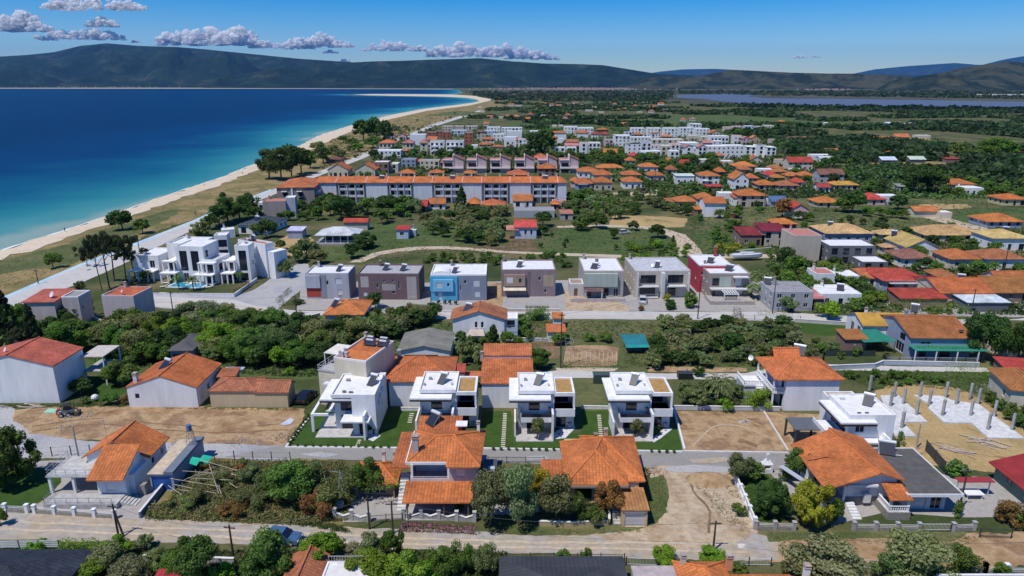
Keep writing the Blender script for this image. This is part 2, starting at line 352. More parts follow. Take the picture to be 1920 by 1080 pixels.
# fields and grassy plots
for k, (mt, px) in enumerate([('field', [(1000,450),(1060,428),(1200,425),(1270,440),(1305,480),(1300,500),(1180,490),(1000,478),(960,468)]),
    ('field', [(1070,262),(1400,258),(1500,238),(1700,245),(1500,222),(1200,215),(1000,222),(950,240)]),
    ('darkdirt', [(900,440),(1000,445),(1010,470),(980,478),(860,466),(860,455)]),
    ('field', [(590,458),(700,420),(860,425),(960,455),(860,462),(760,462),(660,485),(600,490)]),
    ('meadow', [(1370,385),(1480,360),(1700,390),(1780,400),(1760,425),(1560,440),(1330,440),(1320,410)]),
    ('field', [(1300,440),(1400,410),(1440,430),(1420,480),(1330,480)]),
    ('field', [(1560,415),(1750,402),(1860,390),(1960,395),(1960,420),(1820,432),(1560,440)]),
    ('meadow', [(1450,330),(1700,320),(1960,330),(1960,375),(1700,380),(1460,345)]),
    ('meadow', [(950,600),(1330,603),(1480,610),(1480,690),(1060,690),(940,660)]),
    ('field', [(280,620),(560,590),(840,605),(850,700),(560,710),(240,690)]),
    ('meadow', [(350,590),(480,585),(500,608),(420,612),(340,605)]),
    ('field', [(0,590),(200,600),(420,610),(420,680),(200,700),(0,650)]),
    ('field', [(1640,690),(1920,700),(1990,760),(1860,740),(1640,725)]),
    ('lawn', [(1490,600),(1560,598),(1590,612),(1580,628),(1510,625)]),
    ('meadow', [(1075,712),(1145,712),(1143,768),(1080,764)]),
    ('drygrass', [(285,862),(380,858),(640,862),(655,880),(660,960),(640,985),(270,978)]),
    ('ochre', [(1150,405),(1290,410),(1285,425),(1140,424)]),
    ('ochre', [(500,470),(540,440),(585,445),(590,470),(545,480)]),
    ('darkdirt', [(1000,640),(1160,638),(1160,684),(1000,684)]),
    ('drygrass', [(1560,300),(1760,300),(1780,308),(1560,306)]),
    ('ochre', [(1540,262),(1740,259),(1745,264),(1560,268)]),
    ('ochre', [(1710,373),(1820,370),(1830,377),(1715,381)]), ('ochre', [(1720,384),(1815,382),(1820,390),(1730,392)]),
    ]):
    patch({'field':'field','darkdirt':'bare_soil','meadow':'meadow','lawn':'lawn','drygrass':'dry_grass','ochre':'bare_soil'}[mt], px, mt, 1.6, .7)
patch('bare_soil', [(1062,650),(1160,652),(1156,684),(1056,684)], 'dirt', 3.2, .2); patch('bare_soil', [(1000,640),(1050,640),(1048,672),(1000,672)], 'damp', 3, .4); patch('bare_soil', [(1220,688),(1400,690),(1400,697),(1215,697)], 'dirt', 3, .3); patch('bare_soil', [(1040,690),(1160,690),(1150,696),(1045,695)], 'track', 3.1, .2)
# roads
patch('seaside_road', [(-420,760),(0,590),(150,531),(210,505),(300,461),(392,417),(470,383),(560,346),(620,321),(700,289),(746,264),(785,250),(812,238),(850,226),(885,215),(905,208),(898,207),(844,223),(806,234),(783,245),(742,259),(690,283),(615,315),(510,356),(400,398),(255,458),(150,498),(0,562),(-420,700)], 'paleroad', 4, .15)
patch('cycle_path', [(-420,706),(0,565),(150,500.5),(255,460),(362,417),(400,400),(510,357),(507,355),(398,397),(360,414),(252,456),(147,496),(0,559),(-420,696)], 'cyclepath', 7, 0, smooth=False)
patch('gravel_yard', [(282,556),(300,548),(440,556),(520,515),(560,494),(578,495),(585,520),(545,560),(500,592),(480,587),(280,575)], 'gravel', 3, .3)
patch('village_street', [(282,556),(440,562),(480,574),(560,583),(800,585),(950,582),(1070,583),(1322,585),(1440,584),(1580,592),(1760,598),(1990,602),(1990,590),(1760,612),(1580,604),(1500,602),(1322,600),(1080,598),(960,600),(800,598),(620,592),(480,589),(280,574)], 'paleroad', 4, .15, smooth=False)
patch('lane', [(1000,698),(1050,694),(1200,700),(1400,700),(1440,690),(1540,683),(1700,687),(1990,692),(1990,699),(1700,696),(1545,694),(1440,706),(1400,712),(1200,710),(1040,708),(1005,706)], 'paleroad', 4, .2, smooth=False)
patch('paved_yard', [(566,532),(680,528),(800,530),(1060,525),(1180,524),(1300,520),(1440,530),(1460,584),(1322,584),(960,582),(800,584),(556,582)], 'paving', 2.6, .3, smooth=False)
patch('bare_yard', [(1060,545),(1095,545),(1180,575),(1180,583),(1060,582)], 'paledirt', 3.4, .2); patch('bare_yard', [(905,530),(942,530),(940,582),(912,583)], 'dirt', 3.4, .2); patch('paved_yard', [(1600,555),(1960,548),(1990,592),(1600,586)], 'paving', 2, .5)
patch('asphalt_street', [(530,834),(700,838),(960,842),(1200,845),(1480,847),(1520,850),(1520,880),(1200,877),(960,868),(700,863),(540,860),(420,858)], 'asphalt', 4, .08, smooth=False)
patch('gravel_lane', [(-60,755),(20,765),(60,800),(130,822),(300,828),(430,832),(545,834),(545,862),(420,860),(360,862),(120,860),(40,858),(-60,850)], 'gravel', 3, .5)
patch('dirt_road', [(-100,955),(0,958),(200,968),(480,982),(700,990),(930,998),(1060,1004),(1200,990),(1300,960),(1420,1000),(1460,1010),(1460,1050),(1200,1046),(960,1036),(700,1028),(480,1022),(280,1016),(0,1012),(-100,1010)], 'graveld', 4, .4)
patch('bare_plot', [(30,768),(180,762),(400,764),(572,768),(570,790),(545,818),(540,834),(330,830),(130,822),(60,812),(20,790)], 'dirt', 5, .6)
patch('bare_plot', [(1267,771),(1430,772),(1475,846),(1280,845)], 'dirt', 5, .1, smooth=False)
patch('bare_plot', [(1432,772),(1560,778),(1560,850),(1478,846)], 'dirt', 5, .1, smooth=False)
patch('bare_plot', [(1222,880),(1300,874),(1370,880),(1398,940),(1425,1000),(1400,1018),(1300,1026),(1180,1014),(1120,1004),(1225,980),(1240,930)], 'paledirt', 5, .9)
patch('bare_plot', [(1640,735),(1700,720),(1800,730),(1850,760),(1930,810),(1960,880),(1850,885),(1740,870),(1690,850),(1670,800)], 'ochre', 3, .6)
patch('dirt_verge', [(1440,1005),(1700,1005),(1960,1000),(1960,1060),(1700,1062),(1440,1055)], 'dirt', 3, .8)
patch('grass_verge', [(1440,1000),(1560,998),(1760,996),(1820,1000),(1780,1015),(1600,1012),(1440,1014)], 'meadow', 6, .5)
patch('dirt_track', [(655,492),(700,474),(780,463),(860,463),(960,471),(1100,476),(1200,480),(1160,483),(960,475),(860,468),(790,468),(710,479),(680,492)], 'track', 4, .3)
patch('dirt_track', [(1045,424),(1140,422),(1240,427),(1285,440),(1320,480),(1300,484),(1270,480),(1268,450),(1230,432),(1140,426),(1045,427)], 'track', 4, .3)
patch('dirt_track', [(1040,365),(1190,360),(1250,352),(1270,358),(1240,366),(1190,368),(1050,372)], 'track', 4, .4)
patch('dirt_track', [(1700,398),(1720,396),(1850,428),(1870,440),(1850,440)], 'track', 4, .3)
patch('dirt_track', [(1330,480),(1340,476),(1480,478),(1480,483),(1340,484)], 'track', 4, .2)
# lawns of the white villas
patch('lawn', [(577,790),(604,768),(700,768),(785,768),(745,840),(640,836),(540,834)], 'lawn', 5, 0, smooth=False)
patch('lawn', [(905,771),(950,771),(948,842),(905,842)], 'lawn', 5, 0, smooth=False)
patch('lawn', [(946,771),(958,771),(962,842),(946,842)], 'lawn', 5.2, 0, smooth=False)
patch('lawn', [(962,815),(1090,812),(1090,770),(1142,770),(1155,830),(1280,800),(1278,846),(962,842)], 'lawn', 5, 0, smooth=False)
patch('lawn', [(50,878),(113,884),(115,905),(70,945),(0,950),(-60,948),(-60,915),(20,910)], 'lawn', 5, .15)
patch('paved_yard', [(60,865),(130,862),(290,870),(330,880),(270,975),(55,955),(110,905),(110,885),(40,878)], 'paving', 4, .1, smooth=False)
patch('lawn', [(180,705),(245,690),(240,735),(160,755)], 'lawn', 5, .2)
patch('lawn', [(1385,890),(1440,890),(1475,950),(1480,975),(1415,975)], 'lawn', 5, .1)
patch('paved_yard', [(1800,890),(1920,905),(1960,960),(1860,970),(1790,970),(1660,960),(1560,985),(1500,960),(1440,880)], 'paving', 4, .1, smooth=False)
patch('paved_yard', [(640,900),(1010,890),(1010,960),(640,980)], 'paving', 3.6, .2, smooth=False)
patch('grass_verge', [(950,975),(1060,975),(1160,985),(1215,985),(1215,900),(1245,890),(1250,960),(1200,995),(1060,1003),(960,995)], 'meadow', 6, .5)
# wheel ruts and stains with a shape of their own
def strip(name, px, w, mat, z, seed=0):
    c = [P(x, y) for x, y in smooth_line(px, 12)]; L = []; Rr = []
    for i, p in enumerate(c):
        d = (c[min(i+1, len(c)-1)]-c[max(i-1, 0)]).normalized(); e = Vector((-d.y, d.x, 0)); ww = w*(.6+.7*abs(noise.noise(p*.5+Vector((seed,0,0))))); o = .25*noise.noise(p*.3+Vector((0,seed,0)))
        L.append(p+e*(o+ww)); Rr.append(p+e*(o-ww))
    tri_poly(name, rough_edge(L+Rr[::-1], .05, seed, .5), z, mat)
k = 0
for px, w, mt in [([(-60,975),(120,982),(300,990),(500,998),(700,1006),(950,1016),(1180,1018),(1400,1022)],.28,'track'),([(-60,990),(120,997),(300,1003),(500,1011),(700,1018),(950,1026),(1180,1030),(1400,1036)],.28,'track'),
    ([(1330,1000),(1330,960),(1300,920),(1290,890)],.22,'damp'),([(60,800),(130,790),(200,785),(300,795),(420,800),(540,795)],.2,'damp'),([(60,810),(130,800),(200,796),(300,806),(420,811),(540,806)],.2,'damp'),
    ([(1300,835),(1340,800),(1390,800),(1440,820)],.15,'track'),([(1310,790),(1380,783),(1430,800)],.2,'ochre'),([(430,775),(450,785),(440,795)],1.3,'damp'),([(1385,826),(1398,829),(1412,834),(1420,836)],.8,'damp'),([(1700,850),(1760,830),(1830,850),(1900,860)],.3,'dirt'),([(1700,860),(1770,842),(1830,862)],.3,'dirt'),
    ([(282,566),(400,570),(520,582)],.5,'track'),([(620,588),(800,591),(1000,592),(1300,593)],.25,'track'),([(640,592),(800,595),(1000,596),(1300,597)],.2,'gravel')]:
    k += 1; strip('wheel_rut', px, w, mt, .034+.0007*k, k)
for px, mt in [([(560,852),(600,848),(640,853),(610,858)],'gravel'),([(980,856),(1020,853),(1030,860),(990,863)],'gravel'),([(1290,862),(1360,858),(1370,866),(1300,870)],'graveld'),([(760,846),(800,850),(770,854)],'gravel'),([(1235,878),(1300,872),(1380,878),(1360,886),(1260,884)],'gravel')]:
    k += 1; patch('road_patch', px, mt, 6, .2, z=.034+.0007*k)
# ---------------------------------------------------------------- hills
def ridge(name, pts, Y, front, back, amp, mat, seed, foot=0., nx=260, nf=30, xr=None):
    xs = np.linspace(pts[0][0], pts[-1][0], nx); yy = np.interp(xs, [p[0] for p in pts], [p[1] for p in pts])
    v = []; rows = nf+10
    for j in range(rows):
        for i, px in enumerate(xs):
            if j <= nf: t = j/nf; Yd = front+(Y-front)*t
            else: t = 1-(j-nf)/10.; Yd = Y+(back-Y)*(1-t)
            b = (540-yy[i])/FP; zc = CAMH+Y*(-st+b*ct)/(ct+b*st)
            a = (px-960)/FP; X = a*Yd/(ct+b*st)
            s = t**1.25 if j <= nf else t
            k = .0011
            nz = noise.hetero_terrain(Vector((X*k*1.3+seed, Yd*k, seed)), .8, 2.1, 6, .4)
            z = zc*s*(1+.0*nz)+amp*(nz-.6)*math.sin(math.pi*min(1, t))**.7*(1 if j <= nf else .3)
            if j < nf: z = min(z, CAMH+(zc-CAMH)*Yd/Y*.992+6*noise.noise(Vector((X*.004, Yd*.01, seed))))
            e = min(1, i/8., (nx-1-i)/8.)
            z = max(z, 0)*e if j not in (0, rows-1) else -8
            v.append((X, Yd, z+foot))
    f = [(j*nx+i, j*nx+i+1, (j+1)*nx+i+1, (j+1)*nx+i) for j in range(rows-1) for i in range(nx-1)]
    me = bpy.data.meshes.new(name); me.from_pydata(v, [], f); me.polygons.foreach_set('use_smooth', [True]*len(f))
    o = link(name, me, mat); o['kind'] = 'structure'; return o
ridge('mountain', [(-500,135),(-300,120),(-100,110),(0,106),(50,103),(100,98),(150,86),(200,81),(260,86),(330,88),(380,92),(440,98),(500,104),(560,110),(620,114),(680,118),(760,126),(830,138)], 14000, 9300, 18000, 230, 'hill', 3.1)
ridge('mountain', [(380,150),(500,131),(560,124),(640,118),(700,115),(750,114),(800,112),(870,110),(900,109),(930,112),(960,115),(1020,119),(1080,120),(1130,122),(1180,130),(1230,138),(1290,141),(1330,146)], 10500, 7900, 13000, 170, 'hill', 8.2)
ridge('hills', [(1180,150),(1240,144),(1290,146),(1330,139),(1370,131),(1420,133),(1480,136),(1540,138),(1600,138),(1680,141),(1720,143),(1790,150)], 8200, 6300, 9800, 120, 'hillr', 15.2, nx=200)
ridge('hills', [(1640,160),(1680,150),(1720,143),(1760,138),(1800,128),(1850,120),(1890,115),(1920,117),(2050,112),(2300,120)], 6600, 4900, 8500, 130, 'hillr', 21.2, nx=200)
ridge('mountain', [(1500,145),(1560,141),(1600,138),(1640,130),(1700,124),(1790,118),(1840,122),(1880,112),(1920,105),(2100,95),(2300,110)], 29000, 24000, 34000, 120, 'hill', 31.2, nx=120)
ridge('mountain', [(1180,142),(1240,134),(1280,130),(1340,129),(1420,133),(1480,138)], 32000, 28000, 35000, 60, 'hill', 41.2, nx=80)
# ---------------------------------------------------------------- haze
o = MB().box(-34000, 34000, -320, 36500, -9.2, 1700).build('haze', 'black'); o['kind'] = 'stuff'
m = bpy.data.materials.new('haze_air'); m.use_nodes = True; t = m.node_tree
for n_ in list(t.nodes):
    if n_.type == 'BSDF_PRINCIPLED': t.nodes.remove(n_)
vo = t.nodes.new('ShaderNodeVolumePrincipled'); vo.inputs['Color'].default_value = (.14,.44,1,1); vo.inputs['Density'].default_value = HAZE
t.links.new(vo.outputs[0], t.nodes['Material Output'].inputs['Volume'])
o.data.materials.clear(); o.data.materials.append(m)
# ---------------------------------------------------------------- building kit
WH=(.80,.80,.80); CREAM=(.62,.57,.47); TAN=(.46,.38,.29); GREYW=(.45,.45,.47); OR=(.57,.18,.055); OR2=(.48,.15,.055); RED=(.45,.055,.045); BRN=(.25,.10,.06)
YEL=(.66,.42,.14); DK=(.04,.04,.045); CON=(.42,.41,.39); ORB=(.46,.17,.06); STN=(.30,.28,.25); IRON=(.06,.065,.075)
WIN = {}
class H:
    def __init__(s, name, label, cat, x=0, y=0, rz=0., group=None, absw=False, A=None, B=None, z=0., parent=None):
        if A: a = P(*A, z); x, y = a.x, a.y
        if B: b = P(*B, z); rz = math.atan2(b.y-a.y, b.x-a.x); s.w = math.hypot(b.x-a.x, b.y-a.y)
        s.o = Vector((x, y, 0)); s.abs = absw; s.rz = rz; s.det = Vector((x,y)).length < 260
        s.root = thing(name, label, cat, s.o, rz, group)
    def L(s, px, py, z=0.):
        v = P(px, py, z)
        if s.abs: return v
        return Matrix.Rotation(-s.rz, 3, 'Z') @ (v-Vector((s.o.x, s.o.y, 0)))
    def put(s, mb, name, mat, col=None, parent=None, smooth=False, weld=False):
        if s.abs: mb.v = [(a-s.o.x, b-s.o.y, c) for a, b, c in mb.v]
        return mb.build(name, mat, parent or s.root, col, smooth, weld)
    def box(s, name, x0, x1, y0, y1, z0, z1, mat='paint', col=WH, parent=None): return s.put(MB().box(x0,x1,y0,y1,z0,z1), name, mat, col, parent)
    # walls of a rectangular block with real openings; holes {'f':[(a,b,z0,z1,type)],...}, gable=(axis,rise)
    def walls(s, x0, x1, y0, y1, z0, z1, col=WH, mat='paint', gable=None, name='wall', dep=.14, sides='frbl', zb=None, **holes):
        mb = MB(); todo = []
        fr = {'f': (Vector((x0,y0,0)), Vector((1,0,0)), Vector((0,-1,0)), x1-x0), 'b': (Vector((x0,y1,0)), Vector((1,0,0)), Vector((0,1,0)), x1-x0),
              'l': (Vector((x0,y0,0)), Vector((0,1,0)), Vector((-1,0,0)), y1-y0), 'r': (Vector((x1,y0,0)), Vector((0,1,0)), Vector((1,0,0)), y1-y0)}
        for k in sides:
            o, u, n, L = fr[k]; hs = [h for h in (holes.get(k) or []) if h[1] <= L+.01]
            hs = [(max(a,.02), min(b,L-.02), max(c,z0+.001), min(d,z1-.001), t) for a,b,c,d,t in hs]
            us = sorted({0., L, *[h[0] for h in hs], *[h[1] for h in hs]}); zs = sorted({z0, z1, *[h[2] for h in hs], *[h[3] for h in hs]})
            q = lambda a, z, i=0., o=o, u=u, n=n: o+u*a-n*i+Vector((0,0,z))
            flip = k in 'bl'
            def face(p): mb.face(p[::-1] if flip else p)
            for i in range(len(us)-1):
                for j in range(len(zs)-1):
                    cu = (us[i]+us[i+1])/2; cz = (zs[j]+zs[j+1])/2
                    if any(h[0] < cu < h[1] and h[2] < cz < h[3] for h in hs): continue
                    face([q(us[i],zs[j]), q(us[i+1],zs[j]), q(us[i+1],zs[j+1]), q(us[i],zs[j+1])])
            for a, b, c, d, t in hs:
                face([q(a,c), q(b,c), q(b,c,dep), q(a,c,dep)]); face([q(a,d,dep), q(b,d,dep), q(b,d), q(a,d)])
                face([q(a,c,dep), q(a,d,dep), q(a,d), q(a,c)]); face([q(b,c), q(b,d), q(b,d,dep), q(b,c,dep)])
                todo.append((q, u, n, a, b, c, d, t))
            if gable:
                ax, r = gable
                if (ax == 'x' and k in 'lr') or (ax == 'y' and k in 'fb'): face([q(0,z1), q(L,z1), q(L/2,z1+r)])
        mb.face([(x0,y0,z1),(x1,y0,z1),(x1,y1,z1),(x0,y1,z1)])
        w = s.put(mb, name, mat, col, weld=True)
        for a in todo: s.opening(*a, dep=dep)
        return w
    def opening(s, q, u, n, a, b, c, d, t, dep=.14):
        i = dep-.02; nm = {'w':'window','g':'window','n':'window','d':'door','D':'door','s':'shutter','G':'garage_door','B':'garage_door','o':None,'v':'window'}[t]
        if nm is None: return
        def bar(mb, a0, a1, z0, z1, i0, i1):
            p = [q(a0,z0,i0), q(a1,z1,i1)]
            mb.box(*sorted((p[0].x,p[1].x)), *sorted((p[0].y,p[1].y)), *sorted((p[0].z,p[1].z)))
        if t in 'sDGB':
            mb = MB(); col = {'s': (.68,.69,.72), 'D': (.22,.10,.04), 'G': (.6,.61,.64), 'B': (.03,.12,.42)}[t]
            st_ = .22 if t != 'D' else 1.; z = c
            while z < d-1e-3:
                z2 = min(d, z+st_-.02); bar(mb, a, b, z, z2, i-.02-.015*(int((z-c)/st_)%2), i+.02); z += st_
                if not s.det and len(mb.v) > 30: bar(mb, a, b, z, d, i-.02, i+.02); break
            s.put(mb, nm, 'metal' if t != 'D' else 'wood', col); return
        mb = MB(); fc = {'w': (.75,.75,.75), 'n': (.75,.75,.75), 'v': (.35,.2,.1)}.get(t, (.05,.055,.06)); f = .07
        if not s.det:
            mb.face([q(a,c,i), q(b,c,i), q(b,d,i), q(a,d,i)]); s.put(mb, nm, 'glass'); return
        for a0, a1, z0, z1 in ((a,b,c,c+f),(a,b,d-f,d),(a,a+f,c+f,d-f),(b-f,b,c+f,d-f)): bar(mb, a0, a1, z0, z1, i-.04, i+.02)
        if b-a > .9:
            k = max(1, round((b-a)/.9)-0)-1
            for j in range(max(1, k)): x = a+(b-a)*(j+1)/(max(1,k)+1); bar(mb, x-.03, x+.03, c+f, d-f, i-.04, i+.02)
        fo = s.put(mb, nm, 'metal', fc); g = MB(); g.face([q(a,c,i), q(b,c,i), q(b,d,i), q(a,d,i)]); s.put(g, 'pane', 'glass', None, fo)
        if t == 'w':
            sb = MB(); p0 = q(a-.08,c-.07,.14); p1 = q(b+.08,c-.002,-.06)
            sb.box(*sorted((p0.x,p1.x)), *sorted((p0.y,p1.y)), p0.z, p1.z); s.put(sb, 'sill', 'paint', (.62,.6,.57), fo)
    def roofpolys(s, polys, caps, col, mat='tile', t=.16, name='roof', capc=None, rim=None):
        mb = MB()
        for p in polys: mb.slab(p, t)
        o = s.put(mb, name, mat, col)
        if caps and mat == 'tile':
            cb = MB()
            for a, b in caps: cb.tube(Vector(a)+Vector((0,0,.02)), Vector(b)+Vector((0,0,.02)), .13, n=6)
            s.put(cb, 'ridge_tiles', 'concrete', capc or tuple(c*1.08 for c in col), o)
        return o
    def hip(s, x0, x1, y0, y1, z, h, col=OR, ov=.5, mat='tile', **k):
        x0-=ov; x1+=ov; y0-=ov; y1+=ov; w = x1-x0; d = y1-y0
        if w >= d: a = Vector((x0+d/2,(y0+y1)/2,z+h)); b = Vector((x1-d/2,(y0+y1)/2,z+h))
        else: a = Vector(((x0+x1)/2,y0+w/2,z+h)); b = Vector(((x0+x1)/2,y1-w/2,z+h))
        c = [Vector((x0,y0,z)), Vector((x1,y0,z)), Vector((x1,y1,z)), Vector((x0,y1,z))]
        if w >= d: ps = [[c[0],c[1],b,a],[c[1],c[2],b],[c[2],c[3],a,b],[c[3],c[0],a]]; cp = [(a,b),(c[0],a),(c[3],a),(c[1],b),(c[2],b)]
        else: ps = [[c[0],c[1],a],[c[1],c[2],b,a],[c[2],c[3],b],[c[3],c[0],a,b]]; cp = [(a,b),(c[0],a),(c[1],a),(c[2],b),(c[3],b)]
        if abs(w-d) < .05: ps = [[p for j, p in enumerate(q_) if j == 0 or (p-q_[j-1]).length > .06] for q_ in ps]; cp = cp[1:]
        return s.roofpolys(ps, cp, col, mat, **k)
    def gable(s, x0, x1, y0, y1, z, h, ax='x', col=OR, ov=.5, mat='tile', ovg=.3, **k):
        if ax == 'x':
            x0-=ovg; x1+=ovg; sl = h/((y1-y0)/2); y0-=ov; y1+=ov; z-=sl*ov; zr = z+sl*(y1-y0)/2; ym = (y0+y1)/2
            ps = [[(x0,y0,z),(x1,y0,z),(x1,ym,zr),(x0,ym,zr)],[(x1,y1,z),(x0,y1,z),(x0,ym,zr),(x1,ym,zr)]]; cp = [((x0,ym,zr),(x1,ym,zr))]
        else:
            y0-=ovg; y1+=ovg; sl = h/((x1-x0)/2); x0-=ov; x1+=ov; z-=sl*ov; zr = z+sl*(x1-x0)/2; xm = (x0+x1)/2
            ps = [[(x0,y1,z),(x0,y0,z),(xm,y0,zr),(xm,y1,zr)],[(x1,y0,z),(x1,y1,z),(xm,y1,zr),(xm,y0,zr)]]; cp = [((xm,y0,zr),(xm,y1,zr))]
        for p in ps: p[:] = [(a, b, c+.17) for a, b, c in p]
        cp = [((a[0],a[1],a[2]+.17),(b[0],b[1],b[2]+.17)) for a, b in cp]
        return s.roofpolys([[Vector(q) for q in p] for p in ps], cp, col, mat, **k)
    def shed(s, x0, x1, y0, y1, zf, zb, col=OR, mat='tile', t=.16, name='roof', zr=None):
        c = [Vector((x0,y0,zf)), Vector((x1,y0,zf)), Vector((x1,y1,zb)), Vector((x0,y1,zb))]
        if zr is not None: c[0].z = zf; c[1].z = zr; c[2].z = zr; c[3].z = zf
        return s.roofpolys([c], [], col, mat, t, name)
    def flat(s, x0, x1, y0, y1, z, ph=.45, col=WH, deck=(.78,.77,.75), t=.22, ov=0., dmat='concrete', under=.0, name='parapet'):
        x0-=ov; x1+=ov; y0-=ov; y1+=ov; mb = MB(); e = .003
        for b in ((x0-e,x1+e,y0-e,y0+t),(x0-e,x1+e,y1-t,y1+e),(x0-e,x0+t,y0+t,y1-t),(x1-t,x1+e,y0+t,y1-t)): mb.box(*b, z-under, z+ph)
        p = s.put(mb, name, 'paint', col); s.put(MB().box(x0+t,x1-t,y0+t,y1-t,z-under,z+.06), 'roof_deck', 'paint' if min(deck) > .6 else dmat, deck); return p
    def chim(s, x, y, z, h=1.3, w=.5, col=WH, cap=(.42,.33,.28)):
        o = s.put(MB().box(x-w/2,x+w/2,y-w/2,y+w/2,z,z+h), 'chimney', 'paint', col)
        mb = MB().box(x-w*.62,x+w*.62,y-w*.62,y+w*.62,z+h,z+h+.1); mb.box(x-w*.4,x+w*.4,y-w*.4,y+w*.4,z+h+.1,z+h+.28); mb.box(x-w*.6,x+w*.6,y-w*.6,y+w*.6,z+h+.28,z+h+.36)
        s.put(mb, 'chimney_cap', 'concrete', cap, o)
    def solar(s, x, y, z, w=1.3, rot=0., col=(.6,.62,.65)):
        c, n = math.cos(R(rot)), math.sin(R(rot))
        T = lambda a, b, d: Vector((x+a*c-b*n, y+a*n+b*c, z+d))
        fm = MB()
        for q in (-w/2, w/2): fm.tube(T(q,0,0), T(q,1.3,0), .03, n=4); fm.tube(T(q,1.3,0), T(q,1.3,1.3), .03, n=4); fm.tube(T(q,0,.05), T(q,1.3,1.15), .03, n=4)
        o = s.put(fm, 'solar_water_heater', 'metal', (.5,.5,.52))
        mb = MB(); a = [T(-w/2,-.15,.12), T(w/2,-.15,.12), T(w/2,1.25,1.2), T(-w/2,1.25,1.2)]; mb.slab(a, .1); s.put(mb, 'solar_panel', 'panel', None, o)
        s.put(MB().tube(T(-w/2-.1,1.45,1.35), T(w/2+.1,1.45,1.35), .27, n=10), 'water_tank', 'metal', col, o, weld=True)
    def rail(s, pts, h=.95, col=WH, sp=.28, r=.02, name='railing', mat='metal', bars=True, z=0.):
        mb = MB(); pts = [Vector((p[0], p[1], p[2] if len(p) > 2 else z)) for p in pts]; up = Vector((0,0,1))
        for a, b in zip(pts, pts[1:]):
            L = (b-a).length; n = max(1, int(L/(sp if s.det else .9)))
            mb.tube(a+up*h, b+up*h, r*1.6, n=4); mb.tube(a+up*.1, b+up*.1, r, n=4)
            if not bars: mb.tube(a+up*h*.5, b+up*h*.5, r, n=4); n = max(1, int(L/1.3))
            for i in range(n+1): p = a.lerp(b, i/n); mb.tube(p, p+up*h, r*(1.5 if not bars else 1), n=4)
        return s.put(mb, name, mat, col)
    def balus(s, pts, z, h=.85, col=WH, sp=.26):
        mb = MB()
        for (ax, ay), (bx, by) in zip(pts, pts[1:]):
            a = Vector((ax,ay,z)); b = Vector((bx,by,z)); L = (b-a).length; n = max(1, int(L/sp)); d = (b-a)/L; e = d.orthogonal() if 0 else Vector((-d.y, d.x, 0))
            for zz in (0, h-.12):
                q = [a+e*.1, a-e*.1, b-e*.1, b+e*.1]; mb.prism([(p.x,p.y) for p in q], z+zz, z+zz+.12)
            for i in range(n+1):
                p = a.lerp(b, i/n); mb.tube(p+Vector((0,0,.1)), p+Vector((0,0,h*.45)), .05, .09, 5); mb.tube(p+Vector((0,0,h*.45)), p+Vector((0,0,h-.1)), .09, .05, 5)
        return s.put(mb, 'balustrade', 'paint', col)
    def post(s, x, y, z0, z1, r=.12, col=WH, name='column', n=4, mat='paint'):
        if n == 4: return s.put(MB().box(x-r,x+r,y-r,y+r,z0,z1), name, mat, col)
        return s.put(MB().tube((x,y,z0),(x,y,z1), r, n=n), name, mat, col, smooth=False)
    def dish(s, x, y, z, r=.4):
        mb = MB(); c = Vector((x,y,z+.7)); d = Vector((-.5,-.7,.5)).normalized(); a = d.orthogonal().normalized(); b = d.cross(a)
        for i in range(12):
            t0, t1 = 2*math.pi*i/12, 2*math.pi*(i+1)/12
            mb.face([c, c+(a*math.cos(t0)+b*math.sin(t0))*r+d*.1, c+(a*math.cos(t1)+b*math.sin(t1))*r+d*.1])
        mb.tube((x,y,z), c, .03, n=4); mb.tube(c, c+d*.4, .02, n=4); s.put(mb, 'satellite_dish', 'metal', (.7,.7,.72))
    def antenna(s, x, y, z, h=2.2):
        mb = MB().tube((x,y,z),(x,y,z+h), .025, n=4)
        for k in range(3): mb.tube((x-.5+.1*k,y,z+h-.15-.25*k),(x+.5-.1*k,y,z+h-.15-.25*k), .015, n=4)
        s.put(mb, 'antenna', 'metal', (.3,.3,.32))
    def steps(s, x0, x1, y0, dy, n, z1, col=WH):
        mb = MB()
        for i in range(n): mb.box(x0, x1, y0+dy*i, y0+dy*(i+1)-.001, 0, z1*(i+1)/n)
        return s.put(mb, 'steps', 'paint', col)
# rows of the same opening
def row(u0, step, n, w, z0, z1, t): return [(u0+step*i, u0+step*i+w, z0, z1, t) for i in range(n)]
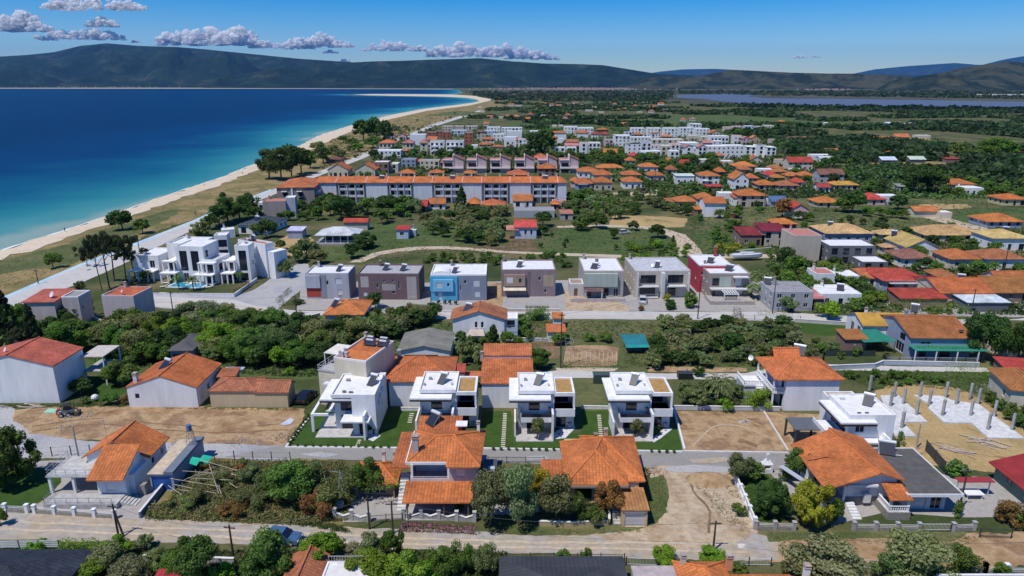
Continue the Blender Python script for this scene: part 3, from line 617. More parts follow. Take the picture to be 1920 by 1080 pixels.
# ---------------------------------------------------------------- white villas by the asphalt street
def villa(x, y, label, w1=5.65, w2=3.15, heat=True):
    h = H('white_villa', label, 'villa', x, y, 0, 'modern white villas along the asphalt street')
    h.walls(0, w1, .4, 7.0, 0, 6.45, f=[(1.7,3.4,3.25,5.5,'g'),(1.4,4.1,.15,2.35,'g')], l=[(2,2.8,4,5,'g'),(4.5,5.2,1.2,2.2,'g')])
    h.flat(0, w1, 0, 7.0, 6.45, .35, t=.16, under=.2)
    o = h.box('roof_slab', -1.35, w1-.6, -1.45, .38, 5.75, 6.0); h.box('roof_edge', -1.34, w1-.61, -1.44, .37, 5.45, 5.745, 'metal', DK, o)
    h.box('roof_slab', -1.35, -.002, .38, 6.6, 5.75, 6.0)
    # wing with the roof terrace
    h.walls(w1, w1+w2, 1.0, 6.0, 0, 3.2, f=[(.35,1.9,.05,2.4,'g')], sides='frb')
    h.walls(w1, w1+w2, 3.2, 6.0, 3.2, 6.1, f=[(.3,2.4,3.3,5.4,'g')], sides='frb', col=(.30,.27,.26))
    h.box('terrace_floor', w1+.002, w1+w2, -.5, 3.2, 2.95, 3.2, 'paint', (.5,.5,.5))
    mb = MB().box(w1+.003, w1+w2, -.62, -.5, 2.7, 4.0); mb.box(w1+w2-.12, w1+w2, -.5, 3.2, 2.95, 4.0); h.put(mb, 'parapet', 'paint', WH)
    h.post(w1+w2-.14, .1, 4.0, 6.1, .14)
    h.flat(w1+.004, w1+w2, 0, 6.0, 6.1, .3, t=.32, deck=(.42,.25,.09), under=.25)
    # balcony, fin wall and patio
    h.box('balcony', .45, w1-.55, -2.1, .39, 2.75, 2.95)
    mb = MB().box(.45, w1-.55, -2.2, -2.1, 2.55, 3.35); mb.box(.45,.55,-2.1,.39,2.95,3.35); h.put(mb, 'balcony_parapet', 'paint', WH)
    g = MB().box(.48, w1-.58, -2.16, -2.13, 3.36, 3.95); g.box(.5,.53,-2.1,.3,3.36,3.95); g.box(w1-.62,w1-.59,-2.1,.3,2.96,3.95); h.put(g, 'glass_railing', 'glass')
    h.box('fin_wall', w1-.52, w1-.22, -3.0, .398, 0, 4.3); h.box('patio', -.3, w1-.3, -3.6, .39, .0, .14, 'concrete', (.5,.48,.46))
    h.box('fin_wall', -.55, -.3, -2.0, 2.4, 0, 2.5)
    h.box('air_conditioner', 4.7, 5.3, .0, .39, 3.2, 3.8, 'metal', (.25,.26,.28)); h.box('air_conditioner', w1+2.2, w1+2.8, .6, .99, .2, .9, 'metal', (.3,.3,.32))
    if heat:
        h.solar(3.0, 2.6, 6.5, 1.1, -25); h.box('vent', 1.0, 1.5, 4.2, 4.6, 6.52, 6.9, 'metal', (.3,.3,.32)); h.box('vent', .4, .7, 2.0, 2.5, 6.52, 6.8, 'metal', (.35,.35,.37))
        h.box('vent', 4.7, 4.95, 2.2, 2.7, 6.52, 6.8, 'metal', (.5,.55,.5))
    return h
villa(-14.3, 96.2, 'white two storey flat roofed villa directly behind the chimneyed orange roof, second of four')
villa(.9, 95.83, 'white two storey flat roofed villa with striped patio shade, third of four along the street')
villa(15.98, 95.85, 'white two storey flat roofed villa beside the bare brown plot, fourth of four')
h = H('white_villa', 'white two storey villa with wide side lawn and porch beam, leftmost of four', 'villa', -27.5, 94.4, 0, 'modern white villas along the asphalt street')
h.walls(3.1, 6.7, 0, 8, 0, 6.45, f=[(.9,2.0,.1,2.4,'g')], r=[(2.2,2.7,3.9,4.9,'g'),(5.2,5.7,2.4,3.4,'g')], l=[])
h.walls(0, 3.097, 1.8, 8, 0, 6.45, sides='flb', f=[(.9,2.6,3.2,5.6,'g'),(.9,2.6,.1,2.5,'g')], l=[(2.5,5.5,3.2,5.5,'g')])
h.flat(0, 6.7, 0, 8, 6.45, .35, t=.16, under=.2); o = h.box('roof_slab', -1.8, 3.09, 0, 1.79, 5.75, 6.0); h.box('roof_edge', -1.79, 3.08, .01, 1.78, 5.45, 5.745, 'metal', DK, o)
h.box('roof_slab', -1.8, -.002, 1.79, 7.5, 5.75, 6.0); h.solar(5.2, 3.8, 6.5, 1.1, -25); h.box('vent', 1.1, 1.7, 5.4, 5.9, 6.52, 6.85, 'metal', (.3,.3,.32)); h.box('vent', 1.5, 2.0, 1.2, 1.6, 6.52, 6.8, 'metal', (.15,.15,.16))
h.box('vent', 2.5, 3.1, 1.1, 1.4, 6.52, 6.75, 'metal', (.15,.15,.16))
h.flat(2.2, 6.7, 8.003, 9.6, 5.9, .35, t=.25, deck=(.42,.25,.09)); h.walls(2.2, 6.7, 8.002, 9.6, 0, 5.9, sides='rlb')
h.box('canopy', 1.6, 5.9, -1.6, 1.79, 2.85, 3.1); h.box('fin_wall', 5.0, 5.3, -1.7, -.002, 0, 4.1)
mb = MB().box(-3.6, 0, .9, 1.25, 2.75, 3.1); mb.box(-3.6,-3.2,.9,1.25,0,2.75); mb.box(-3.6,-3.2,1.25,6.5,2.75,3.1); h.put(mb, 'porch_beam', 'paint', WH)
h.box('balcony', -1.6, 0, 2.2, 7.0, 2.85, 3.05); h.box('glass_railing', -1.6, -1.57, 2.2, 7.0, 3.05, 4.0, 'glass')
h.box('patio', -2.6, 6.2, -.9, 1.79, 0, .12, 'concrete', (.52,.5,.48)); h.box('patio', -2.6, -.01, 1.79, 6.5, 0, .3, 'concrete', (.52,.5,.48)); h.box('air_conditioner', 6.703, 7.0, 2.9, 3.6, 4.8, 5.4, 'metal', (.65,.65,.66)); h.box('air_conditioner', 6.703, 7.0, 4.6, 5.3, 5.2, 5.7, 'metal', (.65,.65,.66))
# villa on the right with pergola
h = H('white_villa', 'white villa with blue solar panel and grey pergola beside the concrete column site', 'villa', 48.2, 87.9, 0, None)
h.walls(0, 6.5, 0, 6.8, 0, 6.45, f=[(1.0,2.3,4.0,5.0,'n'),(1.2,1.9,1.0,2.0,'n'),(2.6,3.4,1.0,2.0,'n')], l=[(.8,5.4,3.3,5.6,'g')])
h.flat(0, 6.5, 0, 7.0, 6.45, .3, t=.15, under=.15); h.solar(4.0, 3.3, 6.5, 1.3, -35); h.box('vent', 1.0, 1.7, 5.2, 5.6, 6.52, 6.8, 'metal', (.6,.6,.6)); h.box('vent', 1.5, 2.0, .9, 1.1, 6.52, 6.65, 'black', DK); h.box('vent', 2.6, 3.1, .9, 1.1, 6.52, 6.65, 'black', DK)
h.flat(0, 4.6, 7.004, 9.0, 5.9, .3, t=.25, deck=(.42,.25,.09)); h.walls(0, 4.6, 7.003, 9.0, 0, 5.9, sides='flbr')
o = h.box('roof_slab', -1.6, 3.6, -.9, -.004, 5.75, 6.0); h.box('roof_edge', -1.59, 3.59, -.89, -.005, 5.4, 5.745, 'metal', DK, o); o = h.box('roof_slab', -1.6, -.004, 0, 6.4, 5.75, 6.0); h.box('roof_edge', -1.59, -.005, 0, 6.39, 5.4, 5.745, 'metal', DK, o)
h.box('balcony', -2.6, -.004, -.6, 5.4, 2.9, 3.15); mb = MB().box(-2.7,-2.6,-.6,5.4,2.9,3.7); mb.box(-2.7,-.004,-.7,-.6,2.9,3.7); h.put(mb, 'balcony_parapet', 'paint', WH)
h.box('canopy', 1.0, 5.6, -1.4, -.004, 2.85, 3.1); h.box('fin_wall', 5.0, 5.3, -1.9, -.004, 0, 3.9); h.box('porch_beam', -4.2, .2, -2.9, -2.6, 2.2, 2.9); h.box('fin_wall', -4.2, -3.9, -2.6, -.5, 0, 2.9)
p = H('pergola', 'dark grey metal pergola with sheet roof beside the rightmost white villa', 'pergola', 42.0, 90.6, 0)
for a, b in ((0,0),(4.0,0),(0,3.6),(4.0,3.6)): p.post(a, b, 0, 2.9, .13, IRON, mat='metal')
p.put(MB().box(-.15,4.15,-.15,3.75,2.9,3.05), 'roof', 'metal', (.16,.17,.18)); 
# ---------------------------------------------------------------- front row of houses
h = H('white_house', 'white house with crossing orange roofs and blue garage door at lower left', 'house', -54.4, 77.2, absw=True)
h.walls(-57.6, -49.6, 82.0, 87.2, 0, 3.7, gable=('y',2.2), f=[(1,2.2,.9,2.1,'w')], r=[(1.2,2.0,1.6,2.6,'n'),(3.6,4.4,1.6,2.6,'n')])
h.gable(-57.6, -49.6, 82.0, 87.2, 3.7, 2.2, 'y', OR, .6)
mb = MB().box(-53.9,-50.2,77.6,81.998,0,3.3); 
h.walls(-53.9, -50.2, 77.6, 81.99, 0, 3.35, f=[(1.1,2.2,1.1,2.1,'s')], sides='flr')
g = MB(); g.face([(-50.2,77.6,3.35),(-50.2,81.99,3.35),(-50.2,81.4,5.55)]); g.face([(-53.9,77.6,3.35),(-53.9,81.4,5.55),(-53.9,81.99,3.35)]); g.face([(-53.9,81.4,5.55),(-50.2,81.4,5.55),(-50.2,81.99,3.35),(-53.9,81.99,3.35)]); h.put(g, 'gable_wall', 'paint', WH)
h.shed(-54.5, -49.75, 76.5, 81.5, 3.4, 5.75, OR); h.walls(-50.198, -49.6, 78.6, 82.0, 0, 2.9, sides='fr')
h.antenna(-54.8, 82.6, 4.9, 4.2)
h.walls(-48.0, -44.9, 79.4, 88.6, 0, 2.5, col=(.33,.36,.42), f=[(.2,2.8,.05,2.1,'B')]); h.box('annex_roof', -48.15, -46.0, 79.2, 88.4, 2.5, 2.62, 'concrete', (.55,.45,.33)); h.box('annex_parapet', -46.0, -44.75, 79.2, 88.8, 2.5, 2.9, 'paint', (.16,.19,.24))
h.box('terrace_slab', -61.2, -54.1, 78.6, 83.6, 2.45, 2.65, 'concrete', (.5,.49,.46)); h.rail([(-61.1,83.4,2.65),(-61.1,78.7,2.65),(-54.6,78.7,2.65)], .9, (.35,.42,.5), bars=False)
for a, b in ((-60.9,78.9),(-57.8,78.9),(-60.9,83.2)): h.post(a, b, 0, 2.45, .16)
h.box('veranda_floor', -59.6, -50.3, 75.2, 77.59, 0, .75, 'concrete', (.45,.44,.42)); h.rail([(-59.5,77.5,.75),(-59.5,75.3,.75),(-50.9,75.3,.75)], .8, (.3,.33,.4), bars=False)
h.box('garden_lamp_house', -49.0, -48.2, 78.3, 79.1, 0, 1.5, 'stone', STN)
for k in range(6): h.box('step', -50.8+.42*k, -50.38+.42*k, 75.9, 77.3, 0, .72-.12*k, 'concrete', (.5,.49,.46))
wt = H('water_tower', 'small lattice stand with blue water tank on the cream annex roof', 'water tank', -45.6, 86.6)
mb = MB()
for a in (-.5,.5):
    for b in (-.5,.5): mb.tube((a,b,2.9),(a*.6,b*.6,5.0), .035, n=4)
for zz, k in ((3.5,.88),(4.3,.72)):
    for a, b in (((-1,-1),(1,-1)),((1,-1),(1,1)),((1,1),(-1,1)),((-1,1),(-1,-1))): mb.tube((a[0]*.5*k,a[1]*.5*k,zz),(b[0]*.5*k,b[1]*.5*k,zz), .025, n=4); mb.tube((a[0]*.5*k,a[1]*.5*k,zz),(b[0]*.42*k,b[1]*.42*k,zz+.75), .02, n=4)
wt.put(mb, 'lattice_stand', 'metal', (.35,.33,.32)); wt.put(MB().tube((0,0,5.0),(0,0,5.9), .38, n=10), 'tank', 'metal', (.12,.2,.35))
# central orange-roofed house with open upper veranda
h = H('tan_house', 'two storey house with tall chimney, open upper veranda and stepped orange roofs', 'house', -12.7, 75.4, absw=True)
h.walls(-7.9, -4.6, 76.4, 84.0, 0, 5.8, col=(.55,.50,.47), f=[(.8,1.9,3.9,5.0,'s')], r=[(2,3,1.2,2.4,'w'),(4.5,5.5,3.8,5,'w')])
h.walls(-12.7, -7.903, 79.2, 84.0, 0, 5.8, col=(.60,.56,.55), f=[(1.8,2.9,3.1,5.2,'s')], sides='flb'); h.walls(-12.7, -7.903, 76.7, 79.197, 0, 2.9, col=(.55,.50,.47), sides='fl', f=[(.6,1.6,.8,2.0,'w'),(2.6,3.8,.05,2.2,'w')])
h.box('veranda_floor', -13.0, -7.91, 76.4, 79.19, 2.9, 3.1, 'concrete', (.42,.41,.42)); h.rail([(-12.95,79,3.1),(-12.95,76.45,3.1),(-8,76.45,3.1)], .85, WH, bars=False)
mb = MB().box(-13.0,-12.85,76.4,79.19,3.1,3.75); mb.box(-12.85,-7.92,76.4,76.52,3.1,3.75); h.put(mb, 'parapet', 'paint', (.6,.56,.54)); h.post(-12.75, 76.6, 3.75, 5.7, .14); h.post(-8.1, 76.6, 3.1, 5.7, .14)
zz = 5.85; V = Vector
A = [V((-13.4,76.7,zz)), V((-8.3,76.7,zz)), V((-8.3,75.6,zz)), V((-4.0,75.6,zz)), V((-3.6,85.0,zz)), V((-13.4,85.0,zz))]
r1, r2 = V((-9.9,80.2,7.7)), V((-7.6,80.4,7.7))
h.roofpolys([[A[0],A[1],V((-8.3,78.0,6.65)),r2,r1],[A[2],A[3],r2,V((-8.3,78.0,6.65))],[A[3],A[4],r2],[A[4],A[5],r1,r2],[A[5],A[0],r1]], [(A[0],r1),(A[3],r2),(r1,r2),(A[4],r2),(A[5],r1)], OR)
h.box('roof_fascia', -13.45, -8.3, 76.55, 76.68, 5.6, 5.95, 'paint', WH); h.box('roof_fascia', -13.55, -13.42, 76.55, 84.8, 5.6, 5.95, 'paint', WH)
h.chim(-12.4, 78.3, 6.2, 2.3, .75, (.5,.42,.38)); h.chim(-4.6, 84.0, 6.3, 1.2, .4)
h.shed(-15.6, -13.0, 77.6, 86.4, 4.6, 4.9, OR2); h.shed(-13.2, -7.0, 84.6, 88.0, 5.6, 6.6, OR2); h.put(MB().box(-7.8,-6.2,84.7,86.2,6.6,6.75), 'roof_hatch', 'paint', WH)
h.shed(-13.5, -4.9, 72.6, 76.5, 2.75, 3.35, OR); 
for a in (-12.9, -8.4, -5.4): h.post(a, 72.9, 0, 2.7, .07, (.2,.12,.08), mat='wood')
h.walls(-12.6, -8.2, 84.003, 86.2, 0, 5.4, col=(.55,.50,.47), sides='blr')
h.solar(-11.6, 86.2, 6.1, 1.5, -40); mb = MB(); 
for k in range(11): mb.box(-14.6, -13.5, 74.6+.42*k, 75.0+.42*k, 0, .26*(k+1))
h.put(mb, 'steps', 'paint', (.66,.65,.63)); h.box('porch_floor', -13.2, -5.0, 72.8, 76.39, 0, .14, 'concrete', (.4,.38,.36)); h.box('side_canopy', -3.9, -2.0, 76.8, 83.0, 2.5, 2.6, 'metal', (.10,.10,.11)); 
h.box('air_conditioner', -3.2,-2.3, 79.5,80.2, 2.62,3.2,'metal',(.6,.6,.62)); h.box('pipe_rail', -4.59,-4.5,76.0,76.1,0,5.6,'metal',(.4,.4,.4))
k_ = H('garden_kiosk', 'square kiosk with hipped orange roof and two white chimneys, left of the chimneyed house', 'kiosk', -20.4, 77.2)
k_.walls(.5, 5.0, 1.0, 4.6, 0, 2.4, col=(.28,.2,.15), f=[(.5,3.5,.3,2.0,'n')]); k_.hip(0, 5.3, .3, 5.0, 2.4, 1.5, OR, .3)
for a, b in ((.3,.5),(5.0,.5)): k_.post(a, b, 0, 2.4, .1, (.3,.2,.13), mat='wood')
k_.chim(3.0, 5.0, 2.4, 1.5, .45); k_.chim(4.5, 5.0, 2.4, 1.5, .45)
# yellow arched house
h = H('yellow_house', 'yellow bungalow with large hipped orange roof and arched front porch', 'house', 6.9, 75.6, absw=True)
YW = (.60,.45,.25)
h.walls(7.4, 16.1, 78.2, 86.6, 0, 3.7, col=YW, f=[(1,2.2,.9,2.2,'v'),(3.6,4.9,.9,2.2,'v')], sides='fblr', r=[(2,3,1,2.2,'w')])
h.walls(14.3, 16.1, 75.9, 78.197, 0, 3.7, col=YW, sides='flr', f=[(.35,1.3,1.1,3.1,'s')])
# porch arcade: arches cut in the front wall
def arcade(h, x0, x1, y, z1, spans, col, th=.35):
    mb = MB(); xs = x0
    def strip(a, b, f0, f1):
        mb.face([(a,y,f0(a)),(b,y,f0(b)),(b,y,f1),(a,y,f1)]); mb.face([(b,y+th,f0(b)),(a,y+th,f0(a)),(a,y+th,f1),(b,y+th,f1)]); mb.face([(a,y,f0(a)),(a,y+th,f0(a)),(b,y+th,f0(b)),(b,y,f0(b))])
    for a, b, spring, rise in spans:
        mb.box(xs, a, y, y+th, 0, z1); n = 14
        f = lambda x: spring+rise*math.sqrt(max(0, 1-((x-(a+b)/2)/((b-a)/2))**2))
        for i in range(n): strip(a+(b-a)*i/n, a+(b-a)*(i+1)/n, f, z1)
        xs = b
    mb.box(xs, x1, y, y+th, 0, z1); return h.put(mb, 'arcade', 'paint', col)
arcade(h, 7.4, 14.29, 75.9, 3.7, [(7.7,10.2,2.2,1.1),(10.7,13.6,1.7,1.6)], (.66,.58,.46)); h.box('porch_floor', 7.4, 14.29, 75.9, 78.19, 0, .35, 'concrete', (.45,.4,.35)); h.box('porch_parapet', 7.7,10.2,75.95,76.15,.35,.95,'paint',(.66,.5,.3))
zz = 3.75; c = [V((6.7,75.0,zz)), V((14.6,74.8,zz)), V((14.6,75.7,zz)), V((16.9,75.7,zz)), V((17.4,87.1,zz)), V((9.6,87.3,zz)), V((9.6,85.6,zz)), V((6.7,85.6,zz))]
ra, rb, rc = V((10.9,79.5,5.9)), V((12.2,82.8,6.1)), V((9.6,84.2,4.6))
h.roofpolys([[c[0],c[1],ra],[c[1],c[2],V((14.6,76.9,4.3)),ra],[c[2],c[3],rb,ra],[c[3],c[4],rb],[c[4],c[5],rb],[c[5],c[6],rb],[c[6],c[7],rb],[c[7],c[0],ra,rb]], [(c[0],ra),(c[1],ra),(ra,rb),(c[3],rb),(c[4],rb),(c[5],rb),(c[7],rb)], OR)
h.box('roof_fascia', 6.65, 14.65, 74.7, 74.82, 3.4, 3.68, 'paint', (.3,.25,.2)); h.chim(13.2, 86.2, 4.3, .9, .5, (.55,.4,.3)); h.box('skylight', 11.2,11.8,83.6,84.2,5.9,6.05,'paint',(.3,.2,.15))
h.walls(13.4, 16.5, 71.6, 75.897, 0, 2.45, col=YW, f=[(.35,2.8,.05,2.0,'G')]); h.shed(13.3, 16.7, 71.4, 75.9, 2.55, 2.75, (.5,.24,.09)); h.box('shutter_box', 13.6,16.3,71.45,71.59,2.05,2.4,'metal',(.3,.32,.34))
h.walls(4.4, 7.0, 79.6, 82.0, 0, 2.2, col=YW, f=[(.4,2.2,.2,1.8,'o')], sides='fl'); h.shed(3.9, 7.3, 78.6, 82.4, 2.25, 2.9, OR2); h.box('oven', 5.0,6.3,80.5,81.6,0,1.4,'stone',(.3,.14,.1)); h.antenna(13.9, 83.6, 5.4, 1.6)
mb = MB()
for k in range(7): mb.box(12.5,13.35,72.0+.4*k,72.39+.4*k,0,.18*(k+1))
h.put(mb, 'steps', 'concrete', (.5,.48,.45))
# white house at lower right
h = H('white_house', 'white house with ridged orange roofs and long grey flat roof at lower right', 'house', 42.4, 75.3, absw=True)
h.walls(42.6, 49.0, 76.2, 84.6, .0, 3.9, f=[(1.2,3.1,1.5,2.9,'s')], gable=('y',1.3)); h.box('stone_base', 42.5,49.1,76.1,76.19,0,1.2,'stone',STN)
h.walls(39.8, 42.597, 80.4, 84.6, 0, 3.7, l=[(.6,2.0,1.2,2.6,'w')], sides='flb', f=[(.7,1.9,.3,2.4,'d')]); h.box('porch_floor', 39.2,42.59,75.6,80.39,0,.9,'concrete',(.45,.44,.44)); h.put(MB().box(39.2,39.35,75.6,80.3,.9,1.7), 'parapet', 'paint', WH)
for a, b in ((39.3,75.8),(39.3,79.9),(42.3,75.8)): h.post(a, b, .9, 3.6, .13)
ry0, ry1 = 74.2, 85.6
a0, a1, a2 = V((38.9,73.9,3.75)), V((46.0,75.0,5.3)), V((49.5,75.2,4.15))
b0, b1, b2 = V((38.9,85.0,3.75)), V((44.4,86.0,5.5)), V((49.6,86.6,4.0))
h.roofpolys([[a0,a1,b1,b0]], [(a1,b1)], OR, name='roof'); h.roofpolys([[V((46.05,74.9,5.5)),a2,V((49.6,86.4,4.05)),V((44.5,86.3,5.72))]], [], OR, name='roof'); h.box('roof_seam', 39.0,45.2,79.9,80.1,4.75,4.76,'concrete',OR2)
h.put(MB().box(42.3,46.2,75.2,75.6,3.2,3.5), 'beam', 'paint', WH)
h.put(MB().slab([V((46.5,72.9,2.9)),V((49.4,72.9,2.9)),V((49.2,75.6,3.7)),V((46.7,75.6,3.7))], .14), 'porch_roof', 'tile', OR); h.box('porch_base', 46.6,49.4,73.0,76.09,0,1.05,'stone',STN); h.balus([(46.8,75.9),(46.8,73.2),(49.2,73.2),(49.2,75.9)], 1.05)
for a, b in ((46.9,73.3),(49.1,73.3)): h.post(a, b, 1.05, 2.85, .15)
h.walls(49.2, 55.0, 75.2, 84.6, 0, 3.1, f=[(.4,3.3,.05,2.3,'s'),(3.9,5.3,.05,2.2,'w')], col=(.7,.7,.72)); h.flat(49.0, 56.0, 73.6, 84.9, 3.1, .16, t=.12, deck=(.11,.105,.10), under=.25)
h.solar(51.4, 83.0, 3.2, 2.0, -20); h.put(MB().tube((50.0,83.4,3.3),(53.2,82.6,3.35),.07,n=5), 'pipe', 'metal', (.7,.7,.7))
for a, b in ((51.6,73.9),(55.6,73.9)): pass
mb = MB()
for k in range(6): mb.box(42.4,43.5,73.0+.42*k,73.41+.42*k,0,.15*(k+1))
h.put(mb, 'steps', 'paint', (.7,.7,.7))
h.box('utility_box', 44.9,45.8,75.7,76.09,.6,1.9,'metal',(.75,.75,.76))
# green shed
h = H('green_shed', 'green walled shed with red metal roof at the right edge', 'shed', 66.0, 74.2, 0)
h.walls(0, 8, 0, 8, 0, 2.6, col=(.16,.25,.19), f=[(2.5,3.5,.2,2.1,'n')], l=[(1.5,2.5,.1,2.1,'n'),(4.5,6,1,2,'n')]); h.gable(0, 8, 0, 8, 2.6, 1.1, 'y', (.36,.04,.04), .9, 'sheet')
h = H('carport', 'small red sheet carport on thin posts before the green shed', 'carport', A=(1800,905), z=2.2)
h.box('roof', 0, 4.6, 0, 1.2, 2.2, 2.3, 'metal', (.42,.05,.05))
for a in (.2, 4.4): h.post(a, .6, 0, 2.2, .06, (.5,.6,.6), mat='metal')
h = H('table', 'white square table standing on the paving near the red carport', 'table', A=(1812,938)); h.box('table_top', 0, 2.3, 0, 1.5, .7, .8, 'paint', WH)
for a, b in ((.2,.2),(2.1,.2),(.2,1.3),(2.1,1.3)): h.post(a, b, 0, .7, .05, name='leg')
h = H('barbecue', 'white garden barbecue with chimney beside the white fence', 'barbecue', A=(1428,888)); h.walls(0,1.5,0,.9,0,1.4,col=WH,f=[(.3,1.2,.7,1.2,'n')]); h.hip(.1,1.4,.1,.8,1.4,.7,WH,0,'paint'); h.chim(.75,.45,1.9,.6,.3,cap=WH)
h = H('canopy', 'narrow grey metal canopy over the path beside the round bush', 'canopy', A=(1460,875), z=2.3, rz=R(-66)); h.box('roof',0,7.4,0,.8,2.3,2.36,'metal',(.55,.58,.62))
for a in (.3,3.7,7.1): h.post(a,.4,0,2.3,.05,(.6,.6,.6),mat='metal')
# ---------------------------------------------------------------- houses at the bottom edge
h = H('slate_house', 'house with dark blue grey hipped tile roof in the bottom left corner', 'house', -57.0, 53.4, R(0)); h.walls(0,10.8,0,10,0,2.7,col=(.5,.5,.52)); h.hip(-.1,10.8,-.1,10.1,2.8,2.2,(.035,.042,.06),.3,'slate')
h = H('small_house', 'low house with reddish tile roof and white railed terrace at bottom edge', 'house', A=(533,1082), z=3); h.walls(.2,3.4,0,3.6,0,2.8); h.gable(0,3.6,-1,3.4,2.9,1.0,'y',(.42,.15,.07),.2); h.walls(3.8,8.6,-1,2.6,0,2.7); h.flat(3.8,8.6,-1,2.6,2.7,.2,deck=(.7,.68,.66)); h.rail([(4.0,2.5,2.9),(8.4,2.5,2.9)],.7,(.6,.6,.62))
h = H('red_shed', 'little red ribbed metal roof peeking out at the bottom edge', 'shed', A=(288,1084), z=2.2); h.walls(0,2.6,0,1.2,0,2.0,col=(.4,.35,.3)); h.shed(-.1,2.8,-.2,1.3,2.1,2.3,(.42,.04,.05),'sheet')
h = H('grey_roof_house', 'house with dark grey ribbed metal hipped roof at the bottom centre', 'house', A=(935,1086), B=(1178,1086), z=3); h.walls(.4,h.w-.4,-5,3.2,0,2.9,col=(.55,.45,.38)); h.hip(.2,h.w-.2,-6,3.4,3,1.3,(.06,.065,.075),.2,'sheet')
h = H('pink_terrace_house', 'orange roofed house with flat pinkish terrace and brick chimneys at bottom edge', 'house', A=(1190,1086), B=(1268,1086), z=3); h.walls(0,4.6,-4,1.8,0,3,col=(.5,.42,.4)); h.box('terrace_slab',-.1,4.7,-4,1.9,3.002,3.15,'concrete',(.45,.38,.37)); h.walls(4.7,9.6,-4,2.0,0,3.2,col=(.6,.5,.4)); h.hip(4.7,9.6,-4,2.2,3.2,1.5,OR,.3); h.chim(5.3,1.6,3.4,1.1,.5,(.55,.5,.45)); h.chim(10.0,1.2,3.3,1.5,.6,(.6,.3,.15)); h.walls(9.9,16,-4,.6,0,2.7,col=(.6,.5,.4)); h.gable(10.4,16,-4,.7,2.8,1.0,'x',OR,.2)
h = H('white_terrace_house', 'house with white parapet terrace in the bottom right corner', 'house', A=(1762,1086), z=3); h.walls(0,12,-5,.6,0,2.9,col=(.75,.7,.65)); h.flat(0,12,-5,.6,2.9,.3,deck=(.35,.32,.3))
h = H('small_house', 'tile roof edge and chimney peeking out right of the bottom gate', 'house', A=(1440,1090), z=2.6); h.walls(0,6,-4,.3,0,2.4); h.gable(0,6,-4,.4,2.5,.8,'x',OR,.2); h.chim(4.0,.3,2.6,1.5,.55,WH)
# ---------------------------------------------------------------- houses behind the near rows
WALLC = {'white':(.78,.78,.78),'cream':(.62,.56,.44),'beige':(.52,.46,.38),'grey':(.38,.39,.41),'blue grey':(.3,.35,.45),'pink':(.58,.44,.44),'brown':(.25,.17,.14),'tan':(.48,.38,.26),'pale blue':(.5,.58,.68),'brick':(.34,.13,.08),'dark grey':(.15,.155,.17),'yellow':(.6,.5,.3),'red':(.42,.05,.08)}
ROOFC = {'orange':OR,'red':(.50,.07,.05),'brown':(.27,.12,.08),'yellow':(.62,.40,.16),'dusty orange':ORB,'grey':(.3,.3,.31),'white':(.75,.75,.76),'dark':(.07,.08,.10),'pink':(.5,.2,.16),'maroon':(.24,.03,.035),'ochre':(.66,.36,.06),'blue':(.1,.16,.3)}
def autow(L, z, rnd, z0=0., door=True, kinds='wwsg'):
    out = []; nf = max(1, round((z-z0)/3.0)); fh = (z-z0)/nf; k = max(1, int(L/2.9)); k = min(k, 6)
    for f in range(nf):
        for i in range(k):
            c = L*(i+.5)/k; t = rnd.choice(kinds); zz = z0+f*fh
            if door and f == 0 and i == k//2: out.append((c-.55, c+.55, zz+.05, zz+2.1, 'd')); continue
            ww = .55 if t != 'g' else .9; lo = .9 if t != 'g' else .1
            out.append((c-ww, c+ww, zz+lo, zz+min(2.15, fh-.3), t))
    return out
